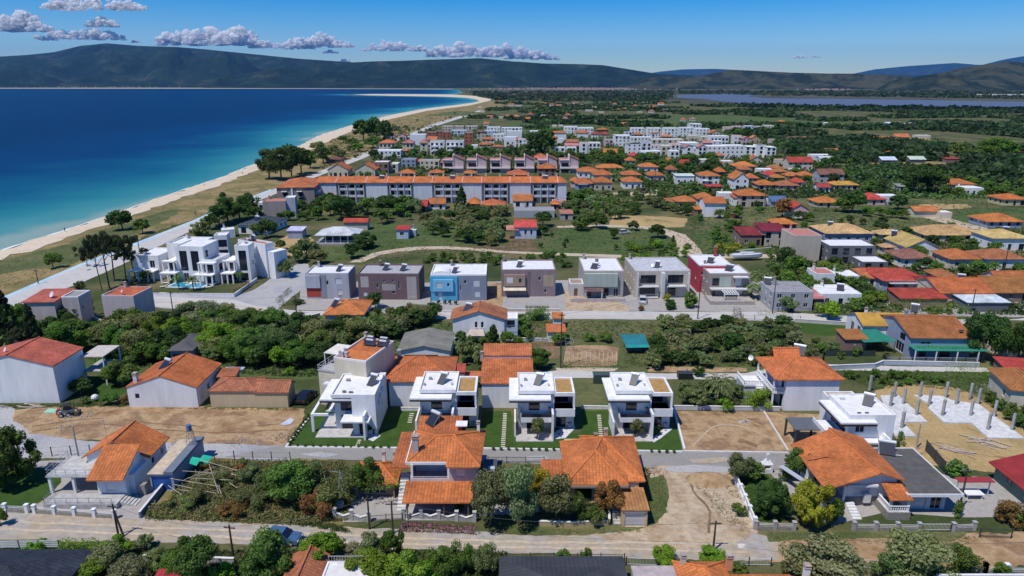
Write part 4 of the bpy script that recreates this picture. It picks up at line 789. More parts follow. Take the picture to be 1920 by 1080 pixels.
def G(name, label, cat, A, B, z, d=None, Cc=None, wall='white', roof=('hip','orange',1.5), ov=.4, win=True, group=None, seed=None, f=None, r=None, l=None, bal=None, chim=0, solar=None, kinds='wwsg', gk=None, sides=True, walls=True):
    h = H(name, label, cat, A=A, B=B, z=z, group=group); w = h.w; rnd = random.Random(seed if seed is not None else int(A[0]*7+A[1]*13))
    if Cc: d = max(2.5, h.L(*Cc, z).y)
    d = d or w*.8; h.d = d; col = WALLC[wall] if isinstance(wall, str) else wall; rt = roof[0]
    o = ov if rt in ('hip','gx','gy') else 0
    x0, x1, y0, y1 = o, w-o, o, d-o
    if x1-x0 < 1: x0, x1 = .1, w-.1
    if y1-y0 < 1: y0, y1 = .1, d-.1
    h.b = (x0,x1,y0,y1); far = h.o.length > 420
    if win:
        f = f if f is not None else autow(x1-x0, z, rnd, kinds=kinds)
        s_ = (autow(y1-y0, z, rnd, door=False, kinds='wws') if sides and not far else None)
        if h.o.x > 0 and l is None: l = s_
        if h.o.x <= 0 and r is None: r = s_
    g = {'gx':('x', roof[2]), 'gy':('y', roof[2])}.get(rt)
    if walls: h.walls(x0,x1,y0,y1,0,z,col=col,gable=g,f=f or None,r=r,l=l)
    rc = ROOFC[roof[1]] if isinstance(roof[1], str) else roof[1]; jt = rnd.uniform(.82,1.1); rc = (rc[0]*jt, rc[1]*jt*rnd.uniform(.92,1.15), rc[2]*jt*rnd.uniform(.9,1.3)) if rt != 'flat' else rc; mt = roof[3] if len(roof) > 3 else 'tile'
    if rt == 'hip': h.hip(x0,x1,y0,y1,z,roof[2],rc,o,mt)
    elif rt == 'gx': h.gable(x0,x1,y0,y1,z,roof[2],'x',rc,o,mt)
    elif rt == 'gy': h.gable(x0,x1,y0,y1,z,roof[2],'y',rc,o,mt)
    elif rt == 'flat':
        h.flat(x0,x1,y0,y1,z,roof[2],col=tuple(min(.8,c*1.15) for c in col) if len(roof) < 4 else roof[3],deck=rc)
        if not far and rnd.random() < .8: h.chim(x0+w*.3*rnd.random()+.6, y1-.8, z, 1.3, .5, col)
    elif rt == 'shed': h.shed(x0-.3,x1+.3,y0-.3,y1+.3,z+.1,z+.1+roof[2],rc,mt)
    elif rt == 'shx': h.shed(x0-.2,x1+.2,y0-.2,y1+.2,z+.1,z+.1,rc,mt,zr=z+.1+roof[2])
    if bal:
        for b0, b1, bz in bal:
            h.box('balcony', x0+b0, x0+b1, y0-1.3, y0-.003, bz-.15, bz, 'paint', (.7,.7,.7)); h.rail([(x0+b0+.05,y0-.05,bz),(x0+b0+.05,y0-1.25,bz),(x0+b1-.05,y0-1.25,bz),(x0+b1-.05,y0-.05,bz)], .9, (.6,.6,.62))
    for i in range(chim): h.chim(x0+(x1-x0)*(.25+.5*i), y0+(y1-y0)*.6, z+(roof[2]*.4 if rt != 'flat' else 0), 1.4 if rt == 'flat' else roof[2]*.6+.7, .5, col)
    if solar: h.solar((x0+x1)/2+solar[0], (y0+y1)/2+solar[1], z+(.1 if rt == 'flat' else roof[2]*.5), 1.6, -25)
    return h
# left group
h = H('white_house', 'tall blank white house with salmon tile roof at the left edge', 'house', -91.2, 105.4, absw=True)
h.walls(-91.2,-76.7,105.4,113.6,0,6.9,col=(.78,.78,.79),gable=('y',1.9),r=[(6.3,7.0,1,2,'n')]); h.gable(-91.2,-76.7,105.4,113.6,6.75,1.9,'y',(.50,.13,.08),.25,ovg=.15); h.antenna(-84.2,108.4,8.4,1.8); h.chim(-89.8,107.5,7.2,1.4,.8,(.5,.45,.42)); h.dish(-86,108,8,.4)
h.box('back_porch',-76.6,-72.6,112.5,118,5.4,5.55,'paint',(.55,.5,.45)); h.post(-72.8,112.7,0,5.4,.1); h.post(-72.8,117.8,0,5.4,.1); h.box('porch_floor',-76.6,-72.6,112.5,118,2.6,2.75,'concrete',CON)
h = H('white_house', 'low white gabled house with stained orange roof and small chimney, beside the tan garages', 'house', -64.1, 103.8, absw=True)
h.walls(-64.0,-52.5,103.8,112.5,0,3.6,col=(.76,.76,.77),gable=('y',2.0),f=[(1.2,1.9,1.6,2.5,'v')],r=[(1,2.4,.8,2.6,'s'),(4,5,.8,2.4,'n')]); h.gable(-64.0,-52.5,103.8,113.8,3.6,2.0,'y',(.52,.155,.05),.25,ovg=.1); h.solar(-60.0,108,5.0,1.4,-30); h.chim(-62.7,104.6,3.7,1.9,.6,(.62,.6,.6)); h.box('awning',-52.2,-48.6,112.6,115,2.4,2.5,'metal',(.5,.58,.66))
for k, (x0, x1, y1, lb) in enumerate([(-50.4,-42.8,109,'tan garage with faded hipped tile roof beside the white gabled house'),(-42.7,-37.4,107.6,'smaller tan garage with faded tile roof next to the parked black car')]):
    h = H('garage', lb, 'garage', x0, 103.9-.2*k, absw=True, group='tan garages behind the bare plot'); y0 = 103.9-.2*k
    h.walls(x0,x1,y0,y1,0,3.0-.2*k,col=(.58,.47,.30),r=[(1,1.8,1,2,'n')],gable=('x',1.0) if k else None)
    (h.hip if not k else h.gable)(x0,x1,y0,y1,3.0-.2*k,1.1,*([(.43,.16,.085),.2] if not k else ['x',(.43,.16,.085),.2]))
G('shed','low tiled shed behind the tan garages','shed',(408,706),(440,705),2.6,2.5,wall='tan',roof=('shed','dusty orange',.4),win=False)
h = G('apartment_house', 'cream three storey house with solar panels on its orange parapet roof', 'apartment house', (625.7,672.5),(686,681),9,Cc=(712,639),wall='cream',roof=('flat','orange',.35,(.75,.72,.7)),win=False,f=[],r=[(1,1.7,1,2,'n')])
h.shed(.3,h.w-.3,.3,h.d-.3,8.9,9.25,OR); 
for a, b in ((1.0,h.d-1.4),(1.8,h.d-2.8),(4.2,h.d-2.6),(3.6,h.d-1.2)): h.put(MB().slab([(a,b-.5,9.45),(a+2.1,b-.5,9.4),(a+2.1,b+.4,9.9),(a,b+.4,9.9)],.08),'solar_panel','panel'); h.put(MB().tube((a+.1,b+.6,9.9),(a+1.4,b+.6,9.9),.22,n=8),'water_tank','metal',(.6,.6,.62))
for a, b in ((.6,1.0),(1.2,.8),(1.9,.9),(.7,2.4),(h.w-1,h.d-.8)): h.chim(a,b,9.2,.5,.35,(.65,.62,.62),cap=(.5,.5,.5))
h.walls(-3.6,-.003,.6,5.4,0,6.2,col=WALLC['cream']); h.box('terrace',-3.7,-.003,.5,5.5,6.2,6.35,'concrete',(.4,.4,.42)); h.rail([(-.1,.55,6.3),(-3.6,.55,6.3),(-3.6,5.4,6.3)],.9,WH,bars=False); h.box('awning',-3.8,.2,2.8,7.2,8.4,8.5,'cloth',(.72,.69,.6))
for a, b in ((-3.7,2.9),(-3.7,7.1),(-.1,2.9)): h.post(a,b,6.3,8.4,.06)
h.box('balcony',-1.8,.6,-1.2,-.003,4.6,4.75); h.rail([(-1.8,-1.2,4.7),(.5,-1.2,4.7)],.9,WH)
h = G('old_house', 'low house with weathered grey fibre cement gabled roof behind the orange hipped roof', 'house', (744,659),(845,659),3.0,Cc=(850,624),wall='white',roof=('gy',(.27,.25,.23),1.0,'sheet'),ov=.3,f=[(1,7.5,.2,2.2,'g')])
h.walls(7.6,8.6,.31,4,3.01,3.2,col=RED)
h = H('orange_roof_house', 'house with big orange hipped roof and blank white wall between first two villas', 'house', -20.6, 104.1, absw=True); h.walls(-20.5,-10.2,104.2,114,0,4.6,col=(.76,.77,.80)); h.hip(-21.6,-10.0,104.2,114.4,4.6,2.3,(.55,.17,.06),.25); h.chim(-19.9,112,5.1,1.6,.6,(.35,.33,.33),cap=(.4,.4,.4))
h = H('red_annex', 'pair of small flat red roofs right of the big hipped roof', 'annex', A=(822,697), z=4.2); h.walls(.1,4.4,.1,2.8,0,4.0,col=(.5,.3,.25)); h.shed(0,2.2,0,3,4.1,4.5,(.50,.10,.07),'sheet'); h.shed(2.3,4.6,0,3,4.1,4.5,(.50,.10,.07),'sheet')
h = H('orange_roof_house', 'house with two stepped orange roofs and blank white wall between second and third villas', 'house', -5.0, 103.5, absw=True); h.walls(-5.0,3.4,103.6,114.6,0,4.5,col=(.76,.77,.80)); h.shed(-5.2,3.6,103.4,110.9,4.55,5.9,(.55,.17,.06)); h.box('upper_wall',-4.9,3.3,111,114.6,4.5,6.4,'paint',(.62,.5,.46)); h.shed(-5.1,3.5,110.92,115,6.45,7.1,(.56,.18,.07)); h.chim(-5.3,111.5,5.2,1.4,.5,(.5,.4,.38)); h.box('low_roof',-8.6,-5.3,110.5,112.8,2.5,2.65,'concrete',OR2)
# right group near
h = H('white_house', 'white two storey house with orange hipped roof and columned balcony porch behind the brown plots', 'house', A=(1470,770)); h.walls(-.1,8.6,0,8.2,0,5.7,col=(.76,.77,.82),l=[(1,2,3.2,5.4,'d'),(1,2.2,.1,2.3,'d'),(4,5,3.4,4.6,'w')]); 
h.hip(-1.9,8.7,-.1,8.6,5.8,1.9,(.60,.18,.06),.35); h.gable(.8,4.8,7.4,10.2,5.9,1.6,'x',(.60,.18,.06),.2); h.shed(8.8,10.2,3,8.4,4.6,4.9,OR2); h.solar(5.2,9.0,6.2,1.8,-30,(.6,.65,.7)); h.dish(-3.4,8.0,5.4,.45)
h.box('balcony',-2.0,-.103,.6,8.4,2.8,3.0); h.balus([(-.2,.7),(-1.9,.7),(-1.9,8.3)],3.0); 
for b in (.8,4.2,8.2): h.post(-1.85,b,0,5.8,.13)
h.box('terrace',-5.4,-2.01,4.5,8.6,2.3,2.5); h.balus([(-2.1,4.6),(-5.3,4.6),(-5.3,8.5)],2.5); h.walls(-5.3,-2.02,4.7,8.5,0,2.3,col=(.5,.5,.5)); mb = MB()
for k in range(9): mb.box(-3.4,-2.1,1.6+.33*k,1.92+.33*k,0,.28*(k+1))
h.put(mb,'steps','paint',(.7,.7,.7))
h = G('yellow_roof_house', 'white house with bright yellow gabled sheet roof at the lane', 'house', (1617,611),(1712,612),3.6,Cc=(1712,588),wall='white',roof=('gx','ochre',1.4,'sheet'),f=[(1,3,.2,2.4,'g')],l=[(1,2.6,.3,2.8,'n'),(4,5.5,.3,2.8,'n')],chim=1)
h = G('orange_roof_house', 'grey house with broad orange gabled roof, roof window and vine veranda behind white fence', 'house', (1707,634),(1830,635),4.4,Cc=(1800,590),wall='blue grey',roof=('gx','dusty orange',1.9),f=[(2,4,3.0,3.6,'n'),(2,3.4,.3,2.2,'g'),(6,8,.3,2.2,'g')],l=[(2,4,2.8,4.2,'g'),(2,5,.2,2.2,'n')],chim=1); h.box('skylight',h.w-2.4,h.w-1.6,1.4,2.0,5.4,5.5,'glass'); h.box('veranda_roof',0,h.w+1,-2.6,.35,2.75,2.85,'cloth',(.03,.24,.18)); h.solar(h.w*.62,h.d-1.0,5.2,1.4,-30)
for a in (0,4,8,12): h.post(a,-2.5,0,2.75,.08)
h = H('shade_canopy','green shade canopy over the yard of the yellow roofed house','canopy',A=(1620,640),z=2.6); h.put(MB().slab([(0,0,2.4),(6.6,0,2.6),(5.4,6,3.0),(.2,6,2.9)],.05),'shade_cloth','cloth',(.02,.20,.14)); 
for a,b in ((.1,.1),(6.4,.1),(5.3,5.8),(.3,5.8)): h.post(a,b,0,2.5,.05,IRON,mat='metal')
G('garden_shed','small tiled shed roof left of the green shade canopy','shed',(1586,636),(1626,636),2.5,4,wall='brown',roof=('shed','dusty orange',.6),win=False)
h = G('orange_roof_house','beige house with orange hipped roof at the right edge behind the concrete columns','house',(1895,731),(1975,738),3.4,9,wall='cream',roof=('hip','dusty orange',1.7),f=[],l=[(2,3,1,2.2,'n')])
G('red_roof_shed','shed with red roof at the right edge above the vine','shed',(1896,700),(1960,704),3.0,6,wall='brown',roof=('shed','red',.6),win=False)
G('orange_roof_house','orange gable peeking between dark trees at the right edge','house',(1895,640),(1915,640),4,6,wall='cream',roof=('shx','orange',1.0),win=False)
# street row
def band(h, u0, u1, z0, z1, col, y=-.03): h.put(MB().box(h.b[0]+u0,h.b[0]+u1,h.b[2]+y,h.b[2]-.003,z0,z1),'panel','paint',col)
SG = 'two storey houses along the village street'
h = G('grey_house','grey two storey house with red lower panel at the left end of the street row','house',(572,515),(653,515),6.3,Cc=(667,500),wall=(.42,.42,.46),roof=('flat','white',.4),group=SG,f=[(7.4,9.0,4.0,5.4,'s'),(5.1,5.7,3.6,4.8,'n'),(7.8,9.0,1.2,2.4,'s')],r=[(3,4,4,5,'w')]); band(h,.0,3.6,2.9,6.1,(.45,.46,.52),-.35); band(h,.1,3.6,.5,2.8,(.42,.07,.05)); band(h,3.7,5.0,0,6.25,(.26,.27,.32),-.08); h.solar(h.w*.7,2.6,6.4,1.2,-25)
h = G('brown_house','long dark brown two storey house with beige window panels in the street row','house',(670,515.5),(785,516),6.4,Cc=(795,498),wall=(.17,.115,.12),roof=('flat',(.4,.4,.41),.4),group=SG,f=[(.9,2.4,3.8,5.3,'s'),(4.6,5.2,3.0,4.3,'n'),(6.3,6.9,4.6,5.3,'n'),(8.5,9.1,4.6,5.3,'n'),(10.0,10.5,2.8,4.9,'n'),(12.6,14.1,3.8,5.4,'s'),(1.2,2.2,.9,1.9,'s'),(8.4,9.2,1.5,2.3,'n'),(13.0,14.2,.9,2.1,'w')],r=[(2,3,4,5,'w')])
for a in ((.7,2.7,3.2,6),(12.2,14.6,.2,6.0)): band(h,*a,(.42,.37,.35),-.002-.02)
band(h,6.0,9.4,2.4,4.1,(.36,.32,.31)); h.solar(6,4,6.5,1.3,-25); h.solar(10.5,3.5,6.5,1.3,-25)
h = G('blue_house','two storey house, left half bright blue and right half slate grey, with rounded roof hump','house',(807,517.5),(912,517),6.4,Cc=(920,497),wall=(.24,.27,.34),roof=('flat','white',.35,(.78,.78,.78)),group=SG,f=[(8.2,8.9,4.4,5.3,'n'),(10.5,12.1,3.6,5.3,'s'),(7.2,7.6,2.6,4.1,'n'),(10.8,12.2,.9,2.4,'s')],r=[(3,4,3.8,5,'w')])
h.walls(-.15,6.6,-.3,.39,.0,6.3,col=(.10,.40,.62),name='blue_wall',f=[(2.0,2.9,.2,2.2,'s')],sides='flr'); h.walls(.6,5.6,-.75,-.302,2.6,5.6,col=(.20,.50,.70),name='blue_bay',f=[(.8,2.4,.9+2.6,4.9,'s'),(3.5,4.1,3.9,4.8,'n')],sides='flr'); mb = MB(); n = 10
for i in range(n):
    a0, a1 = math.pi*i/n, math.pi*(i+1)/n; mb.face([(2.6-2.2*math.cos(a0),1.0,6.45+.9*math.sin(a0)),(2.6-2.2*math.cos(a1),1.0,6.45+.9*math.sin(a1)),(2.6-2.2*math.cos(a1),5.5,6.45+.9*math.sin(a1)),(2.6-2.2*math.cos(a0),5.5,6.45+.9*math.sin(a0))]); mb.face([(2.6,1,6.45),(2.6-2.2*math.cos(a1),1.0,6.45+.9*math.sin(a1)),(2.6-2.2*math.cos(a0),1.0,6.45+.9*math.sin(a0))])
h.put(mb,'barrel_roof','paint',WH); h.solar(5.6,2.0,6.5,1.2,-25)
h = G('mauve_house','mauve two storey house with tan window panels and rolled awning in the street row','house',(940,508),(1042,507.5),6.8,Cc=(1042,489),wall=(.27,.20,.21),roof=('flat','white',.35),group=SG,f=[(1.4,2.8,3.7,5.2,'s'),(4.4,5.1,4.1,4.9,'n'),(9.3,10,4.3,5.2,'n'),(11.1,12.8,3.7,5.1,'s'),(10.8,11.5,1,2,'n'),(3.6,4.2,1,2,'n')]); band(h,.7,6.0,2.9,5.9,(.36,.27,.2),-.5); band(h,10.6,13.2,2.6,5.7,(.4,.32,.24)); band(h,6.6,7.2,0,6.7,(.2,.14,.15),-.1)
for u in (1.4,4.4): h.put(MB().box(h.b[0]+u,h.b[0]+u+(1.5 if u<2 else .6),h.b[2]-.53,h.b[2]-.5,3.7 if u<2 else 4.0,5.2 if u<2 else 4.9),'shutter','metal',(.7,.7,.72) if u<2 else (.03,.03,.04))
h.put(MB().slab([(.5,-1.6,2.1),(6.2,-1.6,2.1),(6.2,.3,2.7),(.5,.3,2.7)],.05),'awning','cloth',(.62,.55,.42)); h.solar(4.4,3,6.9,1.3,-25)
h = G('pale_green_house','two storey house with pale green upper box and tiled porch in the street row','house',(1095,510),(1170,510),6.6,Cc=(1160,485),wall=(.42,.40,.37),roof=('flat','white',.35,(.55,.48,.42)),group=SG,f=[(1.0,2.0,.3,2.2,'g'),(5.2,6.4,.3,2.4,'g'),(7.6,8.8,.2,2.3,'n')],l=[]); h.box('upper_box',.1,h.w-1.6,-.8,.39,2.9,6.3,'paint',(.40,.45,.40)); h.shed(.0,4.8,-2.6,-.05,2.3,2.9,(.16,.10,.10)); h.post(.3,-2.4,0,2.4,.15,(.5,.5,.5)); h.post(4.4,-2.4,0,2.4,.15,(.5,.5,.5)); h.walls(-3.4,-.003,.6,5,0,3.2,col=(.55,.52,.5),f=[(1.1,2.0,.1,2.1,'D')]); h.flat(-3.4,-.003,.6,5,3.2,.25,deck=(.35,.26,.22)); h.solar(2.6,2.6,6.6,1.6,-30); h.box('low_wall',-3.6,h.w,-4.2,-4.0,0,.9,'paint',(.5,.42,.4)); h.chim(3.8,5.5,6.6,1.7,.7,(.35,.3,.28))
h = G('beige_house','beige and white two storey double house with deep balconies in the street row','house',(1192,511),(1295,510),6.6,Cc=(1279,484),wall=(.50,.46,.40),roof=('flat',(.5,.52,.55),.4),group=SG,f=[(1.3,5.2,3.5,5.9,'g'),(1.3,5.2,.4,2.6,'g'),(8.2,12.2,3.5,5.9,'g'),(8.4,10.4,.4,2.6,'g')],bal=[(.6,5.8,3.2),(7.8,12.8,3.2),(.6,5.8,.35)]); h.box('fin_wall',.4,.65,-1.2,.39,0,6.5,'paint',(.6,.6,.58)); h.box('fin_wall',6.4,7.2,-1.6,.39,0,6.7,'paint',(.62,.62,.6)); h.box('fin_wall',h.w-.6,h.w-.35,-1.2,.39,0,6.5,'paint',(.6,.6,.58)); h.dish(5.4,4.6,6.6,.5); h.dish(7.2,4.8,6.6,.5); h.solar(6.2,4,6.7,1.1,-25)
h = G('red_house','two storey house with crimson side wall and red chimney in the street row','house',(1311,499),(1373,499),7.0,Cc=(1358,479),wall=(.42,.05,.085),roof=('flat','white',.3,(.7,.66,.66)),group=SG,f=[(.6,1.2,4.6,5.6,'w')],l=[(2,3,3,4,'w')]); h.chim(h.w-1.6,h.d-1.2,7,2.6,.6,(.42,.05,.06)); h.solar(3.4,2.6,7.1,1.6,-30)
h = G('grey_house','grey beige house with curved parapet and slatted pergola, right of the crimson wall','house',(1330,515),(1407,515),6.3,Cc=(1386,498),wall=(.33,.27,.25),roof=('flat','white',.35,(.4,.35,.33)),group=SG,f=[(.9,2.6,3.4,5.4,'g'),(6.6,8.2,3.4,5.4,'s'),(1.1,1.9,.3,2.3,'g'),(7,8.6,.4,2.3,'s')]); band(h,2.8,5.6,3.2,5.8,(.42,.47,.40)); h.box('balcony',.3,h.w,-1.6,.39,2.7,3.0,'paint',(.6,.6,.58)); h.box('canopy',5.9,9.6,-1.2,.39,5.7,5.95,'paint',(.7,.7,.7)); h.solar(5.6,3.0,6.4,1.8,-35); mb = MB()
for k in range(6): mb.box(2.9+.62*k,3.15+.62*k,-4.3,-1.61,2.6,2.78)
mb.box(2.7,6.4,-4.4,-4.2,2.4,2.6); mb.box(2.75,2.95,-4.4,-4.2,0,2.4); mb.box(6.2,6.4,-4.4,-4.2,0,2.4); h.put(mb,'pergola','paint',(.7,.7,.68)); h.box('terrace',-.6,h.w,-5.0,.38,0,.9,'concrete',(.4,.36,.33))
# lane and street corner houses
h = G('orange_roof_house','white house with orange hipped roof at the street, above the grove','house',(605,590),(683,590),3.8,Cc=(712,563),wall='white',roof=('hip','orange',1.6),f=[],chim=1); h.solar(1.6,3.0,4.6,1.3,-30)
h = G('orange_roof_house','white house with gabled orange roof and balcony facing the viewer, right of the grove','house',(843,600),(951,600),4.6,Cc=(946,578),wall='white',roof=('gy','dusty orange',1.7),ov=.6,f=[(4.6,5.2,2.6,4.0,'w'),(5.9,6.5,2.6,4.0,'w')]); h.walls(h.w-.6,h.w+2.2,1,5,0,4.4,col=WALLC['pale blue'],f=[(.6,2.2,2.6,4.2,'g')]); h.flat(h.w-.6,h.w+2.2,1,5,4.4,.2); h.rail([(h.w-.6,.4,2.4),(h.w+2.6,.4,2.4)],.9,(.3,.4,.55)); h.solar(3.2,3.2,5.4,1.4,-30); h.put(MB().slab([(3.6,-2.2,1.9),(7.4,-2.2,1.9),(7.0,.5,2.4),(4.2,.5,2.4)],.05),'awning','cloth',(.5,.42,.36))
G('garden_shed','tiny shed with orange tile roof beside the tall utility pole','shed',(1027,622),(1059,622),2.3,3,wall='white',roof=('shed','orange',.5),win=False); G('garden_shed','tiny tiled shed behind another, next to blue fencing','shed',(1038,597),(1055,597),2.3,2.4,wall='white',roof=('shed','orange',.5),win=False)
G('grey_house','low dark roofed house almost hidden by trees left of the orange gable','house',(312,658),(362,657),3.0,Cc=(358,626),wall='blue grey',roof=('hip',(.12,.11,.12),1.0,'sheet'),f=[(.5,2,.2,2.2,'g'),(2.4,3.6,.2,2.2,'g')])
h = G('pink_house','pinkish two storey house with sloping red roof, left of its twin by the seaside road','house',(43,567),(101,566),6.2,Cc=(128,546),wall=(.50,.44,.42),roof=('shed',(.5,.13,.07),.5),f=[(4.5,5.5,4,5,'n')] if 0 else [],r=[(2,3,3.6,4.6,'w')]); h.walls(h.w+.8,h.w+4.4,1.5,6.5,0,6.6,col=(.48,.43,.42),r=[(1,1.6,3.6,4.4,'n')]); h.flat(h.w+.8,h.w+4.4,1.5,6.5,6.6,.3,deck=(.3,.28,.27)); h.box('link_wall',h.w-.4,h.w+.79,2.5,6,0,6.1,'paint',(.36,.32,.32)); h.dish(h.w-1.6,2.4,6.5,.7)
h = G('pink_house','pinkish cube house with red tiled roof inside a parapet by the seaside road','house',(190,556),(250,557.5),6.6,Cc=(278,540),wall=(.50,.44,.44),roof=('flat',(.5,.13,.06),.35,(.55,.5,.5)),win=False,f=[(4.9,6.3,2.6,3.9,'s')],r=[]); h.shed(.3,h.w-.3,.3,h.d-.3,6.55,6.95,(.52,.13,.06)); h.box('outside_stair',h.w,h.w+3.6,2,3,0,2.2,'concrete',CON); h.dish(4,1.5,6.8,.35)
# white holiday villas with the pool
wc = (.80,.80,.81); WG = 'white holiday villas around the pool'
h = G('holiday_villa','white two storey cube villa at the left of the pool, partly behind pines','villa',(249,481),(296,482),6.4,Cc=(326,467),wall=wc,roof=('flat','white',.4),group=WG,f=[(4.6,6.0,3.3,5.4,'n'),(.6,4.2,.1,2.5,'g')],r=[]); h.box('porch_roof',-.6,h.w-.3,-2.6,.39,2.7,2.95)
for a in (-.4,2.4,5.0,h.w-.6): h.post(a,-2.4,0,2.7,.16)
h = G('holiday_villa','white three storey villa with two tall dark windows behind the pool','villa',(327,464),(380,465),9.4,Cc=(410,452),wall=wc,roof=('flat','white',.4),group=WG,win=False,f=[(1.1,3.2,2.9,8.5,'g'),(4.3,6.5,2.9,8.5,'g'),(1.6,3,.1,2.3,'n')],r=[(1,2.4,6.5,8.4,'g'),(3.5,5,3.4,5.3,'g')],l=[])
for z in (4.7,6.6): h.box('window_beam',1.5,8.0,.3,.45,z,z+.25)
def porch(h, x0, x1, z, y=-3.2, n=3, yy=-.003):
    h.box('porch_roof',x0,x1,y,yy,z,z+.3)
    for i in range(n): h.post(x0+.25+(x1-x0-.5)*i/(n-1), y+.25, z-2.7, z, .17)
porch(h,-3.4,1.0,2.7); h.walls(-3.0,-.003,.5,5,0,5.6,col=wc,f=[(.4,2.4,.1,2.4,'g'),(.4,2.4,3.1,5,'g')]); porch(h,-3.4,.2,5.6,-1.6); h.box('balcony',-3.4,.2,-3.2,.49,2.98,3.02)
h.walls(h.w,h.w+4.2,-1.5,6.0,0,5.8,col=wc,f=[(.5,3.4,3.2,5.2,'g'),(.6,3.2,.1,2.4,'g')],r=[(1,3,3.2,5.2,'g'),(4,6,.2,2.4,'g'),(.8,2.4,.2,2.4,'g')]); h.flat(h.w,h.w+4.2,-1.5,6.0,5.8,.8,deck=(.5,.5,.5)); porch(h,h.w-1.5,h.w+4.0,2.7,-4.2,4,-1.503); porch(h,h.w-.6,h.w+4.2,5.65,-2.9,3,-1.503)
h = G('holiday_villa','white flat roofed block with roof gear behind the tall windowed villa','villa',(312,459),(372,460),9.0,Cc=(380,447),wall=wc,roof=('flat','white',.5),group=WG,win=False)
h = G('holiday_villa','white three storey villa with balconies set back behind the pool villas','villa',(401,444),(425,443),9.0,Cc=(452,436),wall=wc,roof=('flat','white',.4),group=WG,win=False,f=[(.7,3.4,5.8,8,'g'),(.7,3.4,2.6,5,'g')],r=[])
h.walls(-2.4,-.01,0,3.4,0,6,col=wc)
h = G('holiday_villa','white three storey villa with one tall dark window, nearest the gravel yard','villa',(439,463),(465,463),9.6,Cc=(489,456),wall=wc,roof=('flat','white',.4),group=WG,win=False,f=[(.9,3.0,2.9,8.6,'g'),(.9,3.0,.1,2.3,'g')],r=[(2,2.8,4,5.4,'n'),(3.6,4.3,5.5,6.8,'n'),(3.6,4.3,3,4.2,'n'),(5.5,6.2,1,2.4,'n')])
for z in (4.7,6.6): h.box('window_beam',1.2,3.4,.3,.45,z,z+.25)
h.walls(-3.2,-.003,1.0,6,0,5.7,col=wc,f=[(.4,2.6,.1,2.4,'g'),(.4,2.6,3.1,5,'g')]); porch(h,-3.4,.1,2.7,-3.0); porch(h,-3.4,.0,5.7,-1.0)
h = G('holiday_villa','white villa with sloping red tiled roof strip, rightmost by the gravel yard','villa',(446,452),(497,461),9.2,Cc=(506,456),wall=wc,roof=('flat',(.36,.12,.07),.5),group=WG,win=False,r=[(1,1.8,4,5.2,'n')]); h.solar(3,1.6,9.3,2.2,-20)
h.walls(h.w,h.w+2.6,.5,5,0,7.6,col=wc,r=[(1,1.8,2,3.2,'n')])
# terraced building with the long orange roof
zt = zat(760, 381, 342)
h = H('terraced_building','very long three storey terrace under one continuous orange roof','terrace',A=(595,342),B=(1062,342),z=zt); w = h.w; k = w/(1062-595)
fx = lambda px: (px-595)*k
bays = [(630,686),(726,775),(810,867),(903,956),(995,1046)]; whites = [(595,630),(686,726),(775,810),(867,903),(956,995),(1046,1062)]
h.walls(0,w,1.6,11,0,zt,col=(.66,.66,.68),f=sum([[(fx(a)+j*(fx(b)-fx(a))/3+1.3,fx(a)+(j+1)*(fx(b)-fx(a))/3-1.2,z,z+1.9,'g') for j in range(3) for z in (.3,3.4,6.4)] for a, b in bays], []))
for i, (a, b) in enumerate(whites): h.walls(fx(a),fx(b),-.4,1.597,0,zt-.05,col=(.66,.67,.70) if i % 2 else (.58,.62,.68),name='projecting_bay',sides='flr')
for i, (a, b) in enumerate(bays):
    x0, x1 = fx(a), fx(b); c = (.7,.71,.73)
    for z in (3.0, 6.1): h.box('balcony',x0+1.2,x1-1.2,-.1,1.597,z-.2,z+.0,'paint',c); h.box('balcony_parapet',x0+1.2,x1-1.2,-.2,-.1,z-.2,z+.8,'paint',(.6,.62,.66))
    for j in range(4): x = x0+1.2+(x1-x0-2.4)*j/3; h.put(MB().slab([(x-.1,1.59,zt-.6),(x+.1,1.59,zt-.6),(x+.1,-.8,1.2),(x-.1,-.8,1.2)],1.2) if 0 else MB().prism([(x-.12,-.5),(x+.12,-.5),(x+.12,1.59),(x-.12,1.59)],0,zt-1.2),'fin_wall','paint',c)
    if i in (0,2,4): h.box('awning',x0+2,x0+5,-.5,1.0,8.0,8.1,'cloth',(.7,.7,.68))
h.roofpolys([[V((-.5,-.9,zt)),V((w+.5,-.9,zt)),V((w-2.5,4.6,zt+2.0)),V((-.5,4.6,zt+2.0))],[V((w+.5,11.4,zt)),V((-.5,11.4,zt)),V((-.5,4.6,zt+2.0)),V((w-2.5,4.6,zt+2.0))],[V((w+.5,-.9,zt)),V((w+.5,11.4,zt)),V((w-2.5,4.6,zt+2.0))]],[(V((-.5,4.6,zt+2)),V((w-2.5,4.6,zt+2)))],(.60,.185,.06))
for i in range(17): h.chim(4+i*(w-8)/16, 6.5+(i%3)*.8, zt+1.2, 1.6, .7, (.7,.62,.5), cap=(.6,.5,.4))
for a in (630,686,726,775,810,867,903,956,995,1046): h.put(MB().slab([(fx(a)-.15,-1.0,zt+.12),(fx(a)+.15,-1.0,zt+.12),(fx(a)+.15,4.6,zt+2.14),(fx(a)-.15,4.6,zt+2.14)],.2),'roof_divider','paint',(.62,.45,.38))
for x in (28, 60, 102): h.solar(x,2.6,zt+1.2,2.2,-20)
